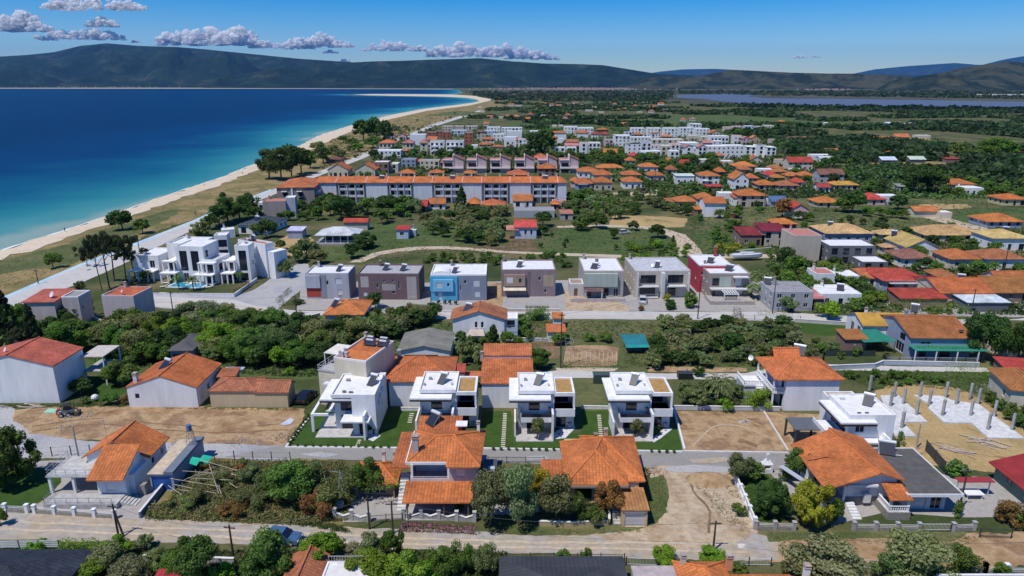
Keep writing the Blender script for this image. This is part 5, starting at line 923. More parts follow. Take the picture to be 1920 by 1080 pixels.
h = G('terraced_building','brown grey three storey block with orange hipped roof at the seaside end of the terrace','apartment block',(516,352),(590,351),9.0,Cc=(600,336),wall=(.30,.25,.23),roof=('hip','orange',2.0),f=[(2.5,4.5,5.2,7.4,'g'),(9,11,5.2,7.4,'g'),(2.5,4.5,2.2,4.4,'g'),(9,11,2.2,4.4,'g')]); h.box('pilaster',6.4,7.2,.1,.39,0,8.8); 
for z in (3,6): h.box('balcony',h.w-.6,h.w+1.0,2,9,z-.2,z+.8,'paint',(.55,.53,.5))
h.box('awning',2.3,4.7,-.8,.39,7.2,7.3,'cloth',(.75,.73,.7)); h.box('awning',8.8,11.2,-.8,.39,7.2,7.3,'cloth',(.75,.73,.7))
h = G('grey_cube_house','taupe windowless two storey cube with stepped red roof terrace near the seaside road','house',(492,379),(535,378),6.8,Cc=(555,372),wall=(.36,.31,.29),roof=('flat',(.5,.2,.14),.3),win=False,f=[]); h.walls(h.w,h.w+3.6,1,6,0,8.0,col=(.45,.46,.52),r=[(1,2,4,5,'n')]); h.flat(h.w,h.w+3.6,1,6,8,.3); h.walls(-2.0,-.01,1.5,6,0,6.4,col=(.7,.7,.7),f=[(.3,1.6,3.4,5.4,'g'),(.3,1.6,.3,2.4,'g')])
h = G('dark_roof_house','low white bungalow with dark hipped roof beside the seaside trees','bungalow',(443,422),(500,424),3.2,Cc=(506,407),wall='white',roof=('hip','dark',1.7,'slate'),f=[(1,3,.2,2.4,'g')],chim=1); h.solar(5,4,4.2,2.0,-20)
G('white_awning','flat white canopy roof left of the dark roofed bungalow','canopy',(416,432),(440,430),2.8,4,wall='white',roof=('flat','white',.1),win=False)
h = H('pavilion','white roofed open pavilion restaurant standing on a grey platform in the meadow','pavilion',A=(592,441),B=(668,441),z=3.4); w = h.w; h.box('platform',-.6,w+.8,-.6,9,0,.7,'concrete',(.36,.36,.37)); h.walls(1.5,w-1,4.5,9.5,.7,3.3,col=(.12,.14,.2),f=[(1,3,.9,2.9,'g'),(5,7,.9,2.9,'g')]); h.hip(0,w,0,9.5,3.4,2.0,(.62,.64,.67),.5,'sheet')
for i in range(6): h.post(.5+(w-1)*i/5,.4,.7,3.4,.13)
h.rail([(.5,.3,.7),(w-.5,.3,.7)],.8,WH)
G('red_roof_house','long low shed with red sheet roof behind the white pavilion','shed',(642,417),(690,417),3.0,5,wall='beige',roof=('gx','red',1.0,'sheet'),win=False)
G('white_hut','small white cabin with red roof standing alone in the meadow','cabin',(743,431),(765,431),3.2,Cc=(768,426),wall='pale blue',roof=('shed','red',.6,'sheet'),f=[(1.2,2.6,1.2,2.4,'w')],r=[]); G('tin_shed','tiny grey tin shed right of the white cabin','shed',(768,432),(780,432),2.2,3,wall='grey',roof=('flat','white',.05),win=False)
G('tin_shed','small shed with pale corrugated awning left of the white pavilion','shed',(538,433),(566,433),2.8,5,wall='blue grey',roof=('shed',(.6,.65,.72),.5,'sheet'),f=[])
h = G('red_roof_cabin','white cabin with bright red and salmon roof on stilts beside the dark ploughed soil','cabin',(963,427),(1008,427),4.0,Cc=(1010,412),wall='pale blue',roof=('gx',(.58,.09,.07),1.2),f=[(3.4,4.2,1.4,3.2,'w'),(5.4,6.2,1.4,3.2,'w')]); h.shed(-2.6,1.8,-.4,4,3.3,4.1,(.6,.25,.2)); h.rail([(-1,-2.4,0),(10,-2.4,0)],1.4,(.45,.35,.2),sp=.3)
# ---------------------------------------------------------------- houses of the wider village, by neighbourhood
ORD = ['leftmost','second from left','third from left','fourth from left','fifth from left','sixth from left','seventh from left','eighth from left','ninth from left','tenth from left','eleventh from left','twelfth from left']
RW = {'hip':'hipped','gx':'gabled','gy':'front gabled','flat':'flat','shed':'sloping','shx':'side sloping'}
RECT = []
def T(where, rows, kinds='wwgn', group=None, name=None):
    cnt = {}; RECT.extend((r_[0], r_[1], r_[2]-4, r_[3]) for r_ in rows)
    for i, rw in enumerate(rows):
        xl, xr, ye, yb, wall, rt, rc, rise = rw[:8]; d = rw[8] if len(rw) > 8 and rw[8] else None; ex = rw[9] if len(rw) > 9 else {}
        zz = min(11.5, max(2.4, zat((xl+xr)/2, yb, ye)))
        key = (wall, rt, rc) if rt != 'flat' else (wall, rt)
        nm = name or {'orange':'orange_roof_house','dusty orange':'orange_roof_house','red':'red_roof_house','yellow':'yellow_roof_house','ochre':'yellow_roof_house'}.get(rc, wall.replace(' ', '_')+'_house' if rt == 'flat' else rc.replace(' ','_')+'_roof_house')
        dist = P(xl, yb).y; w = (xr-xl)/FP*dist; d = d or min(14, max(5, w*.8)); yl = ye
        roof = (rt, rc, rise)
        h = G(nm, None, 'house', (xl, ye), (xr, ye+rw[10] if len(rw) > 10 else ye), zz, d, wall=wall, roof=roof, group=group, ov=.5 if rt in ('hip','gx','gy') else 0, seed=i*31+int(xl), **{'kinds': kinds, **ex})
        cnt.setdefault(key, []).append((xl, h, rw))
    for key, L in cnt.items():
        L.sort(key=lambda a: a[0])
        for j, (x, h, rw) in enumerate(L):
            a, b, c = h.root.location.x, rw[5], rw[6]
            desc = f"{key[0]} walled flat roofed house" if rw[5] == 'flat' else f"{key[0]} house, {rw[6]} {RW[rw[5]]} roof,"
            h.root['label'] = f"{desc} {where}" if len(L) == 1 else f"{desc} {where}, {ORD[j] if j < 12 else 'no'}"
            if j >= 12: h.root['label'] = f"{desc} {where}, rightmost" if j == len(L)-1 else f"{desc} {where}, right half"
# right hand neighbourhood behind the street
T('right of the beached boat', [
 (1548,1640,438,457,'blue grey','hip','yellow',2.2,13,dict(solar=(-4,0))), (1650,1697,440,449,'cream','hip','yellow',1.2,6),
 (1700,1765,464,484,'white','gy','yellow',2.2,14,dict(win=False,solar=(-3,5))), (1690,1755,485,502,'white','hip','brown',1.8,10),
 (1735,1846,441,454,'cream','hip','yellow',2.4,12), (1862,1935,447,470,'white','hip','yellow',1.8,12,dict(solar=(2,0))),
 (1782,1842,486,506,'cream','hip','orange',1.9,10), (1850,1926,486,506,'white','hip','dusty orange',1.9,10),
 (1655,1682,464,476,'cream','hip','yellow',.8,4)])
T('in the crowded block', [
 (1622,1650,522,538,'white','shed','orange',.8,7), (1657,1747,527,548,'blue grey','hip','red',1.6,13,dict(bal=[(1,8,2.6)])), (1690,1777,560,569,'brown','shed','red',.8,6,dict(win=False)),
 (1450,1526,549,583,'grey','flat','grey',.3,9,dict(solar=(-4,2))), (1531,1567,515,545,'white','flat','pink',.3,6), (1574,1612,519,536,'white','flat','white',.3,6), (1540,1616,553,575,'white','flat','white',.3,8,dict(solar=(1,-1))),
 (1762,1868,550,572,'cream','gx','orange',1.9,13,dict(solar=(3,1))), (1748,1790,545,560,'brown','shed','maroon',1.2,9), (1862,1990,549,568,'brown','gx','dusty orange',2.2,14), (1815,1893,567,583,'dark grey','shed','white',.3,6,dict(win=False)), (1760,1800,520,534,'beige','hip','dusty orange',1.3,7), (1872,1940,528,545,'white','gx','orange',1.6,8,dict(chim=1)),
 (1503,1545,560,577,'brown','shed','pink',.7,5)])
T('left of the yellow roofed bungalows', [
 (1390,1434,441,461,'brown','shed','maroon',1.2,8), (1430,1478,434,461,'beige','shed','maroon',1.0,9), (1489,1541,443,490,'beige','flat','pink',.3,10,dict(win=False)), (1556,1642,462,495,'dark grey','flat','white',.2,9,dict(kinds='g')), (1617,1666,492,503,'dark grey','flat','white',.15,7,dict(kinds='g')), (1452,1497,420,434,'red','hip','orange',1.4,8)])
T('by the right green fields', [
 (1320,1364,381,407,'white','gx','orange',1.7,9,dict(win=False)), (1308,1345,373,395,'cream','hip','orange',2,10), (1268,1310,378,392,'tan','hip','orange',1.8,10), (1240,1270,379,388,'tan','shed','dusty orange',.8,6), (1304,1320,393,400,'brown','shed','orange',.6,4),
 (1386,1440,367,388,'beige','hip','orange',2.2,12), (1376,1394,371,386,'white','shed','orange',.8,6), (1420,1446,373,385,'white','flat','white',.1,5,dict(win=False)), (1445,1480,378,387,'blue grey','gx','blue',1.6,9), (1482,1520,393,409,'pink','gy','red',2.0,10), (1480,1512,397,409,'white','shed','dusty orange',.4,5,dict(win=False)),
 (1532,1579,380,388,'beige','hip','orange',2.0,10), (1618,1664,374,385,'pink','hip','red',2.2,10), (1652,1686,368,384,'white','flat','white',.2,6,dict(win=False)), (1714,1764,396,408,'cream','gx','orange',1.2,7,dict(win=False)), (1764,1786,399,409,'cream','flat','white',.2,5,dict(win=False)),
 (1852,1922,416,427,'blue grey','hip','orange',2.2,12), (1881,1930,374,386,'yellow','hip','orange',1.8,11), (1776,1832,346,358,'beige','hip','orange',2.2,12), (1811,1845,353,366,'white','flat','white',.15,8), (1536,1586,327,345,'grey','gx','brown',2.2,10), (1533,1560,351,361,'white','gx','red',1.2,7), (1565,1612,347,357,'cream','hip','ochre',1.5,8), (1558,1580,345,351,'cream','hip','orange',1.2,6), (1685,1699,350,358,'grey','shed','grey',.8,5),
 (1350,1390,363,372,'white','flat','white',.2,6,dict(win=False))])
T('right of the terrace', [
 (1078,1113,344,356,'blue grey','hip','orange',2.2,11,dict(bal=[(1,6,3)])), (1113,1150,342,357,'beige','hip','orange',2.2,11), (1070,1090,340,352,'pink','hip','orange',1.6,8), (1083,1125,322,334,'white','hip','orange',2.2,12), (1112,1150,328,341,'cream','hip','orange',2.4,12), (1119,1170,315,322,'cream','hip','orange',1.8,10),
 (1168,1206,341,354,'white','hip','orange',2.1,11), (1166,1204,328,337,'tan','hip','orange',2.1,11), (1200,1236,313,324,'white','hip','orange',2,11), (1215,1247,329,341,'pink','hip','orange',2,11), (1268,1302,330,345,'white','shed','cream' if 0 else 'white',.4,7), (1313,1352,330,348,'white','hip','orange',2.1,11,dict(bal=[(1,6,2.6)])), (1325,1354,350,357,'brown','shed','red',.5,5),
 (1376,1407,336,356,'white','gy','orange',3.0,12), (1373,1398,331,338,'pink','hip','orange',1.8,9), (1422,1459,347,356,'pink','hip','orange',2,11), (1459,1500,348,357,'pink','hip','dusty orange',2,11), (1476,1504,330,338,'pink','hip','orange',1.8,9), (1449,1474,333,340,'cream','hip','dusty orange',1.4,7), (1478,1527,304,320,'cream','gx','red',2.6,10), (1444,1469,315,325,'cream','hip','dusty orange',1.8,8),
 (1378,1420,312,321,'beige','hip','orange',2.4,12), (1423,1450,318,327,'white','flat','white',.2,7), (1450,1478,322,328,'cream','hip','dusty orange',1.6,8), (1329,1356,306,313,'brown','hip','maroon',2,10), (1310,1336,300,312,'cream','flat','white',.3,7), (1355,1375,303,312,'cream','flat','white',.3,8), (1406,1432,300,308,'cream','gy','dusty orange',2.2,10), (1457,1470,300,312,'cream','flat','pink',.3,6),(1340,1360,292,300,'cream','hip','dusty orange',2,8), (1400,1424,334,343,'cream','hip','orange',2,9), (1436,1458,328,337,'white','hip','red',2,9), (1388,1410,318,327,'cream','hip','dusty orange',2,9), (1502,1530,330,340,'cream','hip','orange',2,10), (1490,1512,342,350,'white','hip','red',1.8,9), (1344,1362,322,331,'white','hip','orange',2,9), (1250,1272,318,327,'cream','hip','dusty orange',2,9), (1486,1504,318,327,'white','flat','white',.3,7)])
T('just before the long terrace', [
 (962,998,377,388,'white','shed','orange',1.6,9), (964,1040,396,408,'grey','flat','grey',.3,9,dict(win=False)), (902,948,385,394,'brown','hip','orange',1.8,10), (927,952,393,400,'brown','shed','pink',.6,5), (1032,1050,383,390,'brown','hip','orange',1.2,5), (1051,1074,401,410,'grey','shed','pink',.8,5), (800,836,382,393,'white','gx','orange',1.6,8), (752,802,387,398,'brown','gx','red',1.8,9), (738,760,393,398,'brown','hip','red',1.6,7), (606,634,374,384,'tan','hip','orange',2.4,10), (875,900,382,392,'tan','hip','orange',2,9), (1036,1062,379,388,'pink','flat','pink',.3,6)])
T('between terrace and pink gabled row', [
 (612,653,318,331,'cream','gy','orange',3.2,13,dict(kinds='gg')), (664,704,318,331,'cream','gy','orange',3.2,13,dict(kinds='gg')), (699,728,305,326,'brown','flat','white',.4,10), (731,746,308,324,'cream','flat','cream' if 0 else 'white',.4,9), (752,779,300,314,'blue grey','flat','grey',.5,9), (787,823,302,318,'cream','flat','grey',.4,9), (778,796,303,312,'cream','hip','orange',1.6,8), (745,778,325,333,'cream','hip','orange',2,10), (803,832,324,331,'cream','hip','orange',1.4,9), (868,894,325,331,'cream','hip','orange',1.4,9), (824,832,305,311,'pink','hip','orange',1.4,6), (950,993,328,338,'brown','hip','orange',2.4,12), (1007,1044,316,332,'brown','hip','orange',2.4,12), (1002,1028,296,306,'cream','hip','orange',2.4,12)])
for i, (a, b) in enumerate([(830,869),(875,912),(919,957),(965,1002),(1009,1044),(1050,1085)]):
    z = zat(a, 324, 300)
    h = G('pink_gabled_house', f"pink balcony house with slanted white gable, {ORD[i]} of its row", 'house', (a,300),(b,300),z,11,wall='pink',roof=('flat','pink',.3),win=False,group='pink houses with slanted gables',f=[(1,(b-a)*.13+1,3.4,5.8,'g'),(1,(b-a)*.13+1,.4,2.4,'g')])
    w = h.w; m = w*.52
    g = MB().slab([(m-.3,-.4,z+3.0),(w+.6,-.4,z+.2),(w+.6,8,z+.2),(m-.3,8,z+3.0)],.35); h.put(g,'slanted_roof','tile',(.42,.15,.12)); g = MB(); g.face([(m,-.05,z),(w,-.05,z),(w,-.05,z+.4),(m,-.05,z+2.8)]); g.face([(m,7.9,z),(m,-.05,z),(m,-.05,z+2.8),(m,7.9,z+2.8)]); h.put(g,'gable_wall','paint',(.5,.38,.40))
    h.box('fin_wall',m-.5,m,-.6,8,z-3,z+3.1,'paint',(.75,.73,.73)); h.box('balcony',0,w,-1.8,-.003,2.6,3.5,'paint',(.68,.62,.62)); h.box('cornice',-.2,m-.5,-1.0,-.003,z-.1,z+.2,'paint',(.7,.66,.66))
T('in the far seaside quarter', [
 (709,742,268,284,'cream','hip','orange',2.2,11,dict(kinds='g')), (753,776,268,284,'cream','hip','pink',2.2,11), (768,798,253,272,'white','flat','white',.4,10,dict(win=False)), (704,751,283,298,'white','flat','white',.3,11), (786,802,268,290,'cream','hip','pink',2.4,9), (800,818,262,284,'white','shed','orange',2,8), (752,763,283,290,'brown','shed','orange',1,7),
 (801,818,248,266,'brick','flat','grey',.2,8,dict(kinds='n')), (829,845,248,264,'brick','flat','grey',.2,8,dict(kinds='n')), (818,830,246,258,'brick','flat','grey',.2,8,dict(kinds='n')), (870,887,249,275,'brick','flat','grey',.2,8,dict(kinds='n')),
 (829,850,237,246,'beige','flat','white',.4,9), (852,869,237,246,'beige','flat','white',.4,9), (873,895,237,246,'beige','flat','white',.4,9), (846,875,245,255,'pale blue','flat','white',.4,9), (893,911,247,264,'beige','hip','brown',1.2,8), (908,928,245,258,'pale blue','flat','white',.3,9), (913,938,239,250,'white','flat','white',.4,10), (940,979,240,254,'white','flat','white',.4,10),
 (903,928,261,274,'cream','hip','orange',1.6,9), (898,921,271,282,'cream','hip','orange',1.8,9), (923,945,275,284,'cream','hip','orange',1.2,8), (924,945,252,264,'white','flat','white',.3,8), (945,968,258,277,'white','flat','white',.4,9,dict(win=False)), (948,965,263,280,'white','flat','grey',.5,8), (972,988,262,280,'white','flat','grey',.5,8), (950,978,246,258,'white','flat','white',.2,8,dict(win=False)), (994,1020,246,262,'white','flat','white',.3,9,dict(win=False)), (967,985,262,270,'pink','hip','orange',1.4,6)])
for a, b in ((806,832),(836,869)):
    h = G('white_apartments', 'white three storey apartments with dark square windows, '+('left' if a < 820 else 'right')+' of the seaside pair', 'apartment house', (a,265),(b,265),zat(a,290,265),10,wall='white',roof=('flat','grey',.3),kinds='g',group='white apartment pair'); h.box('balcony',2,h.w-2,-2,-.003,3,4.0); h.box('balcony',2,h.w*.6,-2,-.003,6,7.0)
T('around the big dark middle tree', [
 (1036,1063,249,262,'white','gx','orange',1.2,9,dict(win=False)), (1032,1047,258,268,'tan','hip','orange',1.2,7), (1045,1057,260,268,'white','flat','white',.2,6,dict(win=False)), (1058,1083,238,250,'white','flat','white',.4,10), (1085,1113,240,252,'white','flat','white',.4,10), (1078,1104,249,258,'white','gx','orange',1.6,9,dict(win=False)), (1040,1060,277,290,'white','flat','white',.3,7,dict(kinds='g')), (1063,1081,277,290,'white','flat','white',.3,7,dict(kinds='g')), (1058,1088,273,280,'white','gx','pink',1.6,8), (1088,1102,268,290,'white','flat','pink',.3,7,dict(kinds='g')), (1104,1126,268,290,'white','flat','white',.3,7,dict(kinds='g')), (1131,1159,286,296,'cream','gx','orange',2.2,9), (1062,1086,266,274,'pink','gx','dusty orange',1.6,8), (1120,1142,243,250,'brown','hip','orange',1.8,11)])
T('in the dense white quarter', [
 (1153,1182,254,274,'white','shx','white',-2.5,12), (1176,1204,270,290,'white','shx','grey',2.2,11), (1204,1222,268,288,'white','flat','blue',.4,10,dict(kinds='g')), (1182,1222,258,270,'white','flat','white',.5,9), (1222,1282,262,274,'cream','flat','white',.4,10), (1184,1209,241,256,'white','flat','white',.5,10), (1214,1240,241,256,'white','flat','white',.5,10), (1245,1272,241,258,'white','flat','white',.5,10), (1275,1300,240,256,'white','flat','white',.5,10), (1294,1316,232,250,'white','shx','white',-2.5,12), (1305,1331,242,258,'white','flat','white',.4,10), (1172,1186,248,258,'pale blue','flat','pink',.3,8), (1188,1206,252,262,'pink','hip','orange',1.6,8), (1222,1240,251,262,'white','shx','orange',1.8,9), (1241,1262,256,266,'cream','hip','orange',1.6,9),
 (1276,1311,268,284,'white','shx','white',-2.8,14,dict(win=False)), (1291,1309,255,264,'cream','flat','white',.5,9), (1315,1332,257,268,'cream','flat','white',.5,9), (1333,1367,256,272,'white','flat','white',.4,11,dict(kinds='g')), (1336,1355,265,278,'white','flat','white',.3,9), (1318,1340,268,278,'pink','gx','pink',1.5,10), (1377,1391,255,270,'white','flat','pink',.3,9), (1392,1408,260,272,'pink','gy','pink',1.5,9), (1408,1426,259,268,'tan','gy','orange',2,9), (1330,1356,250,260,'beige','gy','orange',2.6,11),
 (1203,1222,285,301,'white','flat','white',.4,9,dict(kinds='g')), (1222,1240,284,298,'white','flat','white',.3,9), (1241,1258,274,290,'cream','flat','white',.4,9,dict(kinds='g')), (1257,1274,284,299,'white','flat','white',.4,9,dict(kinds='g')), (1220,1242,273,286,'white','flat','pink',.4,9), (1259,1282,272,284,'white','flat','orange',.4,10), (1284,1301,276,298,'white','gy','pink',1.6,9,dict(kinds='g')), (1309,1327,276,297,'white','gy','pink',1.6,9,dict(kinds='g')), (1327,1362,275,297,'white','flat','white',.4,11,dict(kinds='n')), (1362,1396,274,297,'white','flat','white',.4,11,dict(kinds='n')), (1398,1419,275,295,'white','shx','dark',-1.5,11,dict(kinds='g')), (1421,1436,273,296,'white','flat','dark',.3,10,dict(kinds='g')), (1438,1456,276,297,'white','shx','dark',-1.5,11,dict(kinds='g')), (1221,1240,292,302,'pink','gy','pink',1.6,8), (1300,1308,278,294,'white','flat','white',.3,7)], group='white quarter houses')
T('among the distant right orchards', [
 (1446,1475,262,270,'beige','flat','grey',.2,9,dict(win=False)), (1476,1524,260,268,'beige','hip','pink',1.6,10,dict(win=False)), (1461,1500,270,276,'white','flat','blue',.2,9,dict(win=False)), (1545,1574,265,270,'beige','flat','white',.2,8,dict(win=False)), (1588,1616,268,273,'tan','hip','orange',1.6,9,dict(win=False)), (1622,1642,266,272,'white','hip','orange',1.8,9,dict(win=False)), (1640,1695,262,267,'tan','gx','orange',2.2,11,dict(win=False)), (1680,1708,257,262,'tan','gx','orange',2.6,12,dict(win=False)), (1550,1576,286,293,'white','gx','orange',2.4,10,dict(win=False)), (1576,1602,290,296,'pink','hip','dusty orange',2.6,10,dict(win=False)), (1660,1700,291,296,'tan','hip','orange',2.6,12,dict(win=False)), (1523,1570,291,300,'white','flat','white',.2,8,dict(win=False)), (1538,1571,298,303,'white','gx','white',1.2,9,dict(win=False)), (1571,1604,296,303,'white','flat','white',.2,7,dict(win=False)), (1615,1642,296,303,'cream','flat','white',.2,7,dict(win=False)), (1653,1684,300,304,'dark grey','gx','white',1.6,9,dict(win=False)), (1706,1738,299,303,'dark grey','gx','white',1.6,9,dict(win=False)), (1700,1720,292,296,'grey','flat','white',.1,8,dict(win=False)), (1774,1800,298,302,'brown','shed','red',.8,8,dict(win=False)), (1702,1726,233,238,'red','hip','white',1.6,12,dict(win=False)), (1643,1650,233,237,'white','flat','white',.2,7,dict(win=False)), (1652,1660,233,238,'white','flat','white',.2,7,dict(win=False)), (1664,1674,231,235,'white','shed','white',1,8,dict(win=False)), (1679,1690,231,234,'pale blue','flat','white',.2,8,dict(win=False)), (1728,1738,234,237,'white','flat','white',.2,8,dict(win=False)), (1864,1876,230,232,'white','flat','white',.2,10,dict(win=False)), (1718,1746,254,256,'cream','flat','white',.2,7,dict(win=False)), (1460,1474,228,231,'tan','hip','orange',2,10,dict(win=False)), (1547,1556,231,234,'cream','hip','white',1,8,dict(win=False)), (1910,1935,290,296,'tan','hip','orange',2,10,dict(win=False)), (1595,1620,284,289,'tan','hip','brown',1.6,9,dict(win=False)), (1838,1862,293,300,'brown','shed','brown',.6,8,dict(win=False))], group='scattered distant farm houses')
rr = random.Random(5); far = []
for (x, y, c) in [(952,218,'orange'),(968,218,'orange'),(995,214,'orange'),(990,223,'orange'),(1065,215,'orange'),(1060,222,'pink'),(1105,206,'beige'),(1128,209,'grey'),(1130,217,'orange'),(1153,195,'orange'),(1150,219,'dusty orange'),(1158,206,'dusty orange'),(1172,204,'dusty orange'),(1192,198,'orange'),(1225,200,'orange'),(1162,232,'white'),(1172,233,'dusty orange'),(1140,203,'dusty orange'),(1080,192,'dusty orange'),(1035,196,'dusty orange'),(1048,198,'pink'),(1020,194,'dusty orange'),(1015,216,'cream'),(1040,217,'grey'),(1282,224,'orange'),(1300,223,'pink'),(1250,205,'white'),(958,196,'dusty orange'),(972,197,'cream'),(905,208,'white'),(918,219,'dusty orange'),(940,219,'grey'),(900,200,'cream'),(912,232,'dusty orange'),(1115,200,'white'),(1210,192,'white'),(1090,196,'white'),(1240,194,'orange'),(1200,209,'grey'),(1012,235,'white'),(1022,235,'white'),(1040,235,'white'),(1052,235,'white'),(1068,199,'white'),(1182,193,'white'),(1222,208,'dusty orange')]:
    w = {'white':8,'grey':9}.get(c, rr.uniform(8,14)); f = c in ('white','grey','beige','cream')
    far.append((x-w/2, x+w/2, y, y+rr.uniform(2,3.4), 'white' if not f else 'cream', 'flat' if f else rr.choice(['hip','gx']), {'beige':'white','cream':'white'}.get(c, c), .2 if f else 2.2, 9, dict(win=False)))
T('before the lake', far, group='scattered distant farm houses')

# the small houses squeezed between the ones above
rf = random.Random(21)
RECT += [(806,869,262,290),(830,1085,290,325),(595,1066,330,381)]
for where, poly, wht in (('between the seaside houses', (815,1000,243,284), .6), ('in the gaps behind the middle tree', (1045,1150,246,292), .5), ('in the gaps of the white quarter', (1160,1450,246,300), .75), ('in the gaps below the white quarter', (1170,1520,303,348), .15), ('in the gaps right of the terrace', (1075,1260,312,352), .15), ('near the seaside road', (700,830,262,322), .4)):
    rows = []; y = poly[2]
    while y < poly[3]:
        x = poly[0]+rf.uniform(0,10)
        while x < poly[1]-14:
            w = rf.uniform(13,20)*(y/270); h_ = rf.uniform(7,10)*(y/270)*(1 if y > 300 else 1.15)
            if not any(a-1 < x+w and x < b+1 and c-2 < y and y-h_ < d-3 for a, b, c, d in RECT+[(r[0],r[1],r[2]-4,r[3]) for r in rows]) and rf.random() < .8:
                fl = rf.random() < wht
                rows.append((x, x+w, y-h_, y, rf.choice(['white','white','cream','pale blue','pink']) if fl else rf.choice(['white','cream','beige','pink']), 'flat' if fl else rf.choice(['hip','hip','gx','gy']), rf.choice(['white','white','grey','pink']) if fl else rf.choice(['orange','orange','dusty orange','red']), .4 if fl else 2.0, rf.uniform(7,10)))
            x += w+rf.uniform(1,8)
        y += rf.uniform(6,9)*(y/270)
    T(where, rows[:34], group='small houses filling the village')
# ---------------------------------------------------------------- vegetation
GREEN=(.105,.18,.03); BRIGHT=(.18,.29,.028); DARK=(.062,.11,.025); OLIVE=(.20,.225,.10); PINE=(.05,.068,.03); YELLOW=(.34,.34,.035); RUST=(.24,.14,.05); FIG=(.12,.20,.04); SAGE=(.16,.195,.07)
def clusters(n, fn, lpc, spread, size, flat=1., jitter=.5):
    cen = []; nor = []; sh = []
    for i in range(n):
        c = np.array(fn(i)); k = lpc; d = unit(k); r = spread*(.55+.6*rng.random())*rng.random((k,1))**.33
        p = c+d*r*np.array([1,1,flat]); cen.append(p); nor.append(d+rng.normal(size=(k,3))*jitter+np.array([0,0,.25])); sh.append(np.clip(rng.normal(.3+.4*rng.random(), .18, k), 0, 1))
    return np.concatenate(cen), np.concatenate(nor), np.concatenate(sh)
PR = {}
def proto(kind, lod):
    key = (kind, lod, random.randrange({0:3,1:2,2:2}[lod]))
    if key in PR: return PR[key]
    q = {0:1.6, 1:.36, 2:.11}[lod]; sz = {0:.028, 1:.055, 2:.1}[lod]; tb = MB()
    def shell(i, n, cz, rx, rz, low=-.75):
        while True:
            d = rng.normal(size=3); d /= np.linalg.norm(d)
            if d[2] > low: break
        r = .72+.2*rng.random() if i > n*.25 else .3*rng.random()
        w = 1+.22*math.sin(3*math.atan2(d[1], d[0])+key[2]*2)
        return (d[0]*r*rx*w, d[1]*r*rx*w, cz+d[2]*r*rz)
    if kind in ('broad','olive'):
        n = 30 if kind == 'broad' else 28; cz, rx, rz = (.60,.42,.36) if kind == 'broad' else (.56,.44,.36)
        cs = clusters(n, lambda i: shell(i, n, cz, rx, rz), int((170 if kind == 'broad' else 140)*q), .19, sz*(.9 if kind == 'olive' else 1), .8)
        tb.tube((0,0,-.02),(.01,.01,.3),.035,.024,6); 
        for a in (0,2.1,4.2): tb.tube((.01,.01,.25),(.22*math.cos(a),.22*math.sin(a),.6),.02,.008,5)
    elif kind == 'bush':
        n = 20; cs = clusters(n, lambda i: shell(i, n, .48, .44, .42), int(170*q), .19, sz, .9); tb.tube((0,0,-.02),(0,0,.4),.02,.01,5)
    elif kind == 'round':
        n = 64; cs = clusters(n, lambda i: shell(i, n, .5, .46, .45, -.95), int(120*q), .13, sz, .95, .3); tb.tube((0,0,-.02),(0,0,.4),.03,.02,5)
    elif kind == 'spruce':
        n = 44
        def f(i): t = (i+.5)/n; a = i*2.4; r = .46*(1-t)**.85*(.75+.4*rng.random()); return (r*math.cos(a), r*math.sin(a), .1+.86*t)
        cs = clusters(n, f, int(75*q), .10, sz*.9, .45); tb.tube((0,0,-.02),(0,0,.97),.03,.004,6)
    elif kind == 'cypress':
        n = 20; cs = clusters(n, lambda i: (.18*rng.normal()*(1-(i/n)**2), .18*rng.normal()*(1-(i/n)**2), .06+.86*i/n), int(110*q), .3, sz*1.6, .28); tb.tube((0,0,-.02),(0,0,.5),.03,.02,5)
    elif kind == 'pine':
        n = 20; cs = clusters(n, lambda i: (.34*rng.normal(), .34*rng.normal(), .66+.28*rng.random()), int(120*q), .15, sz*.8, .5)
        tb.tube((.05,0,-.02),(-.02,.02,.55),.03,.022,6); tb.tube((-.02,.02,.55),(.05,0,.9),.022,.008,5)
        for a in range(6): z = .5+.06*a; tb.tube((0,0,z),(.38*math.cos(a*1.9),.38*math.sin(a*1.9),z+.16),.012,.005,4)
    elif kind == 'palm':
        cen = []; nor = []; nf = 34 if lod == 0 else 20
        for i in range(nf):
            a = i*2.4; e = .95-1.5*(i/nf)
            for t in np.linspace(.08, 1, 16 if lod == 0 else 9):
                r = .5*t*math.cos(e*.75)+.02; z = .68+.36*t*math.sin(e)-.30*t*t+.1*t
                for s_ in (-1, 1): cen.append((r*math.cos(a)-s_*.03*math.sin(a), r*math.sin(a)+s_*.03*math.cos(a), z)); nor.append((.3*math.cos(a)+.3*s_*math.sin(a), .3*math.sin(a), 1))
        cs = (np.array(cen), np.array(nor)+rng.normal(size=(len(cen),3))*.2, rng.random(len(cen))); sz = .035 if lod == 0 else .06
        tb.tube((0,0,-.02),(.01,0,.7),.05,.035,7); tb.ball((.01,0,.68),.07,7,4)
    cm = leafmesh(kind+'_crown', cs[0], cs[1], sz*(.8+.5*rng.random(len(cs[0]))), .6, shade=cs[2]); cm.materials.append(M['leaf'])
    tm = tb.mesh(kind+'_trunk'); tm.materials.append(M['bark']); PR[key] = (cm, tm); return PR[key]
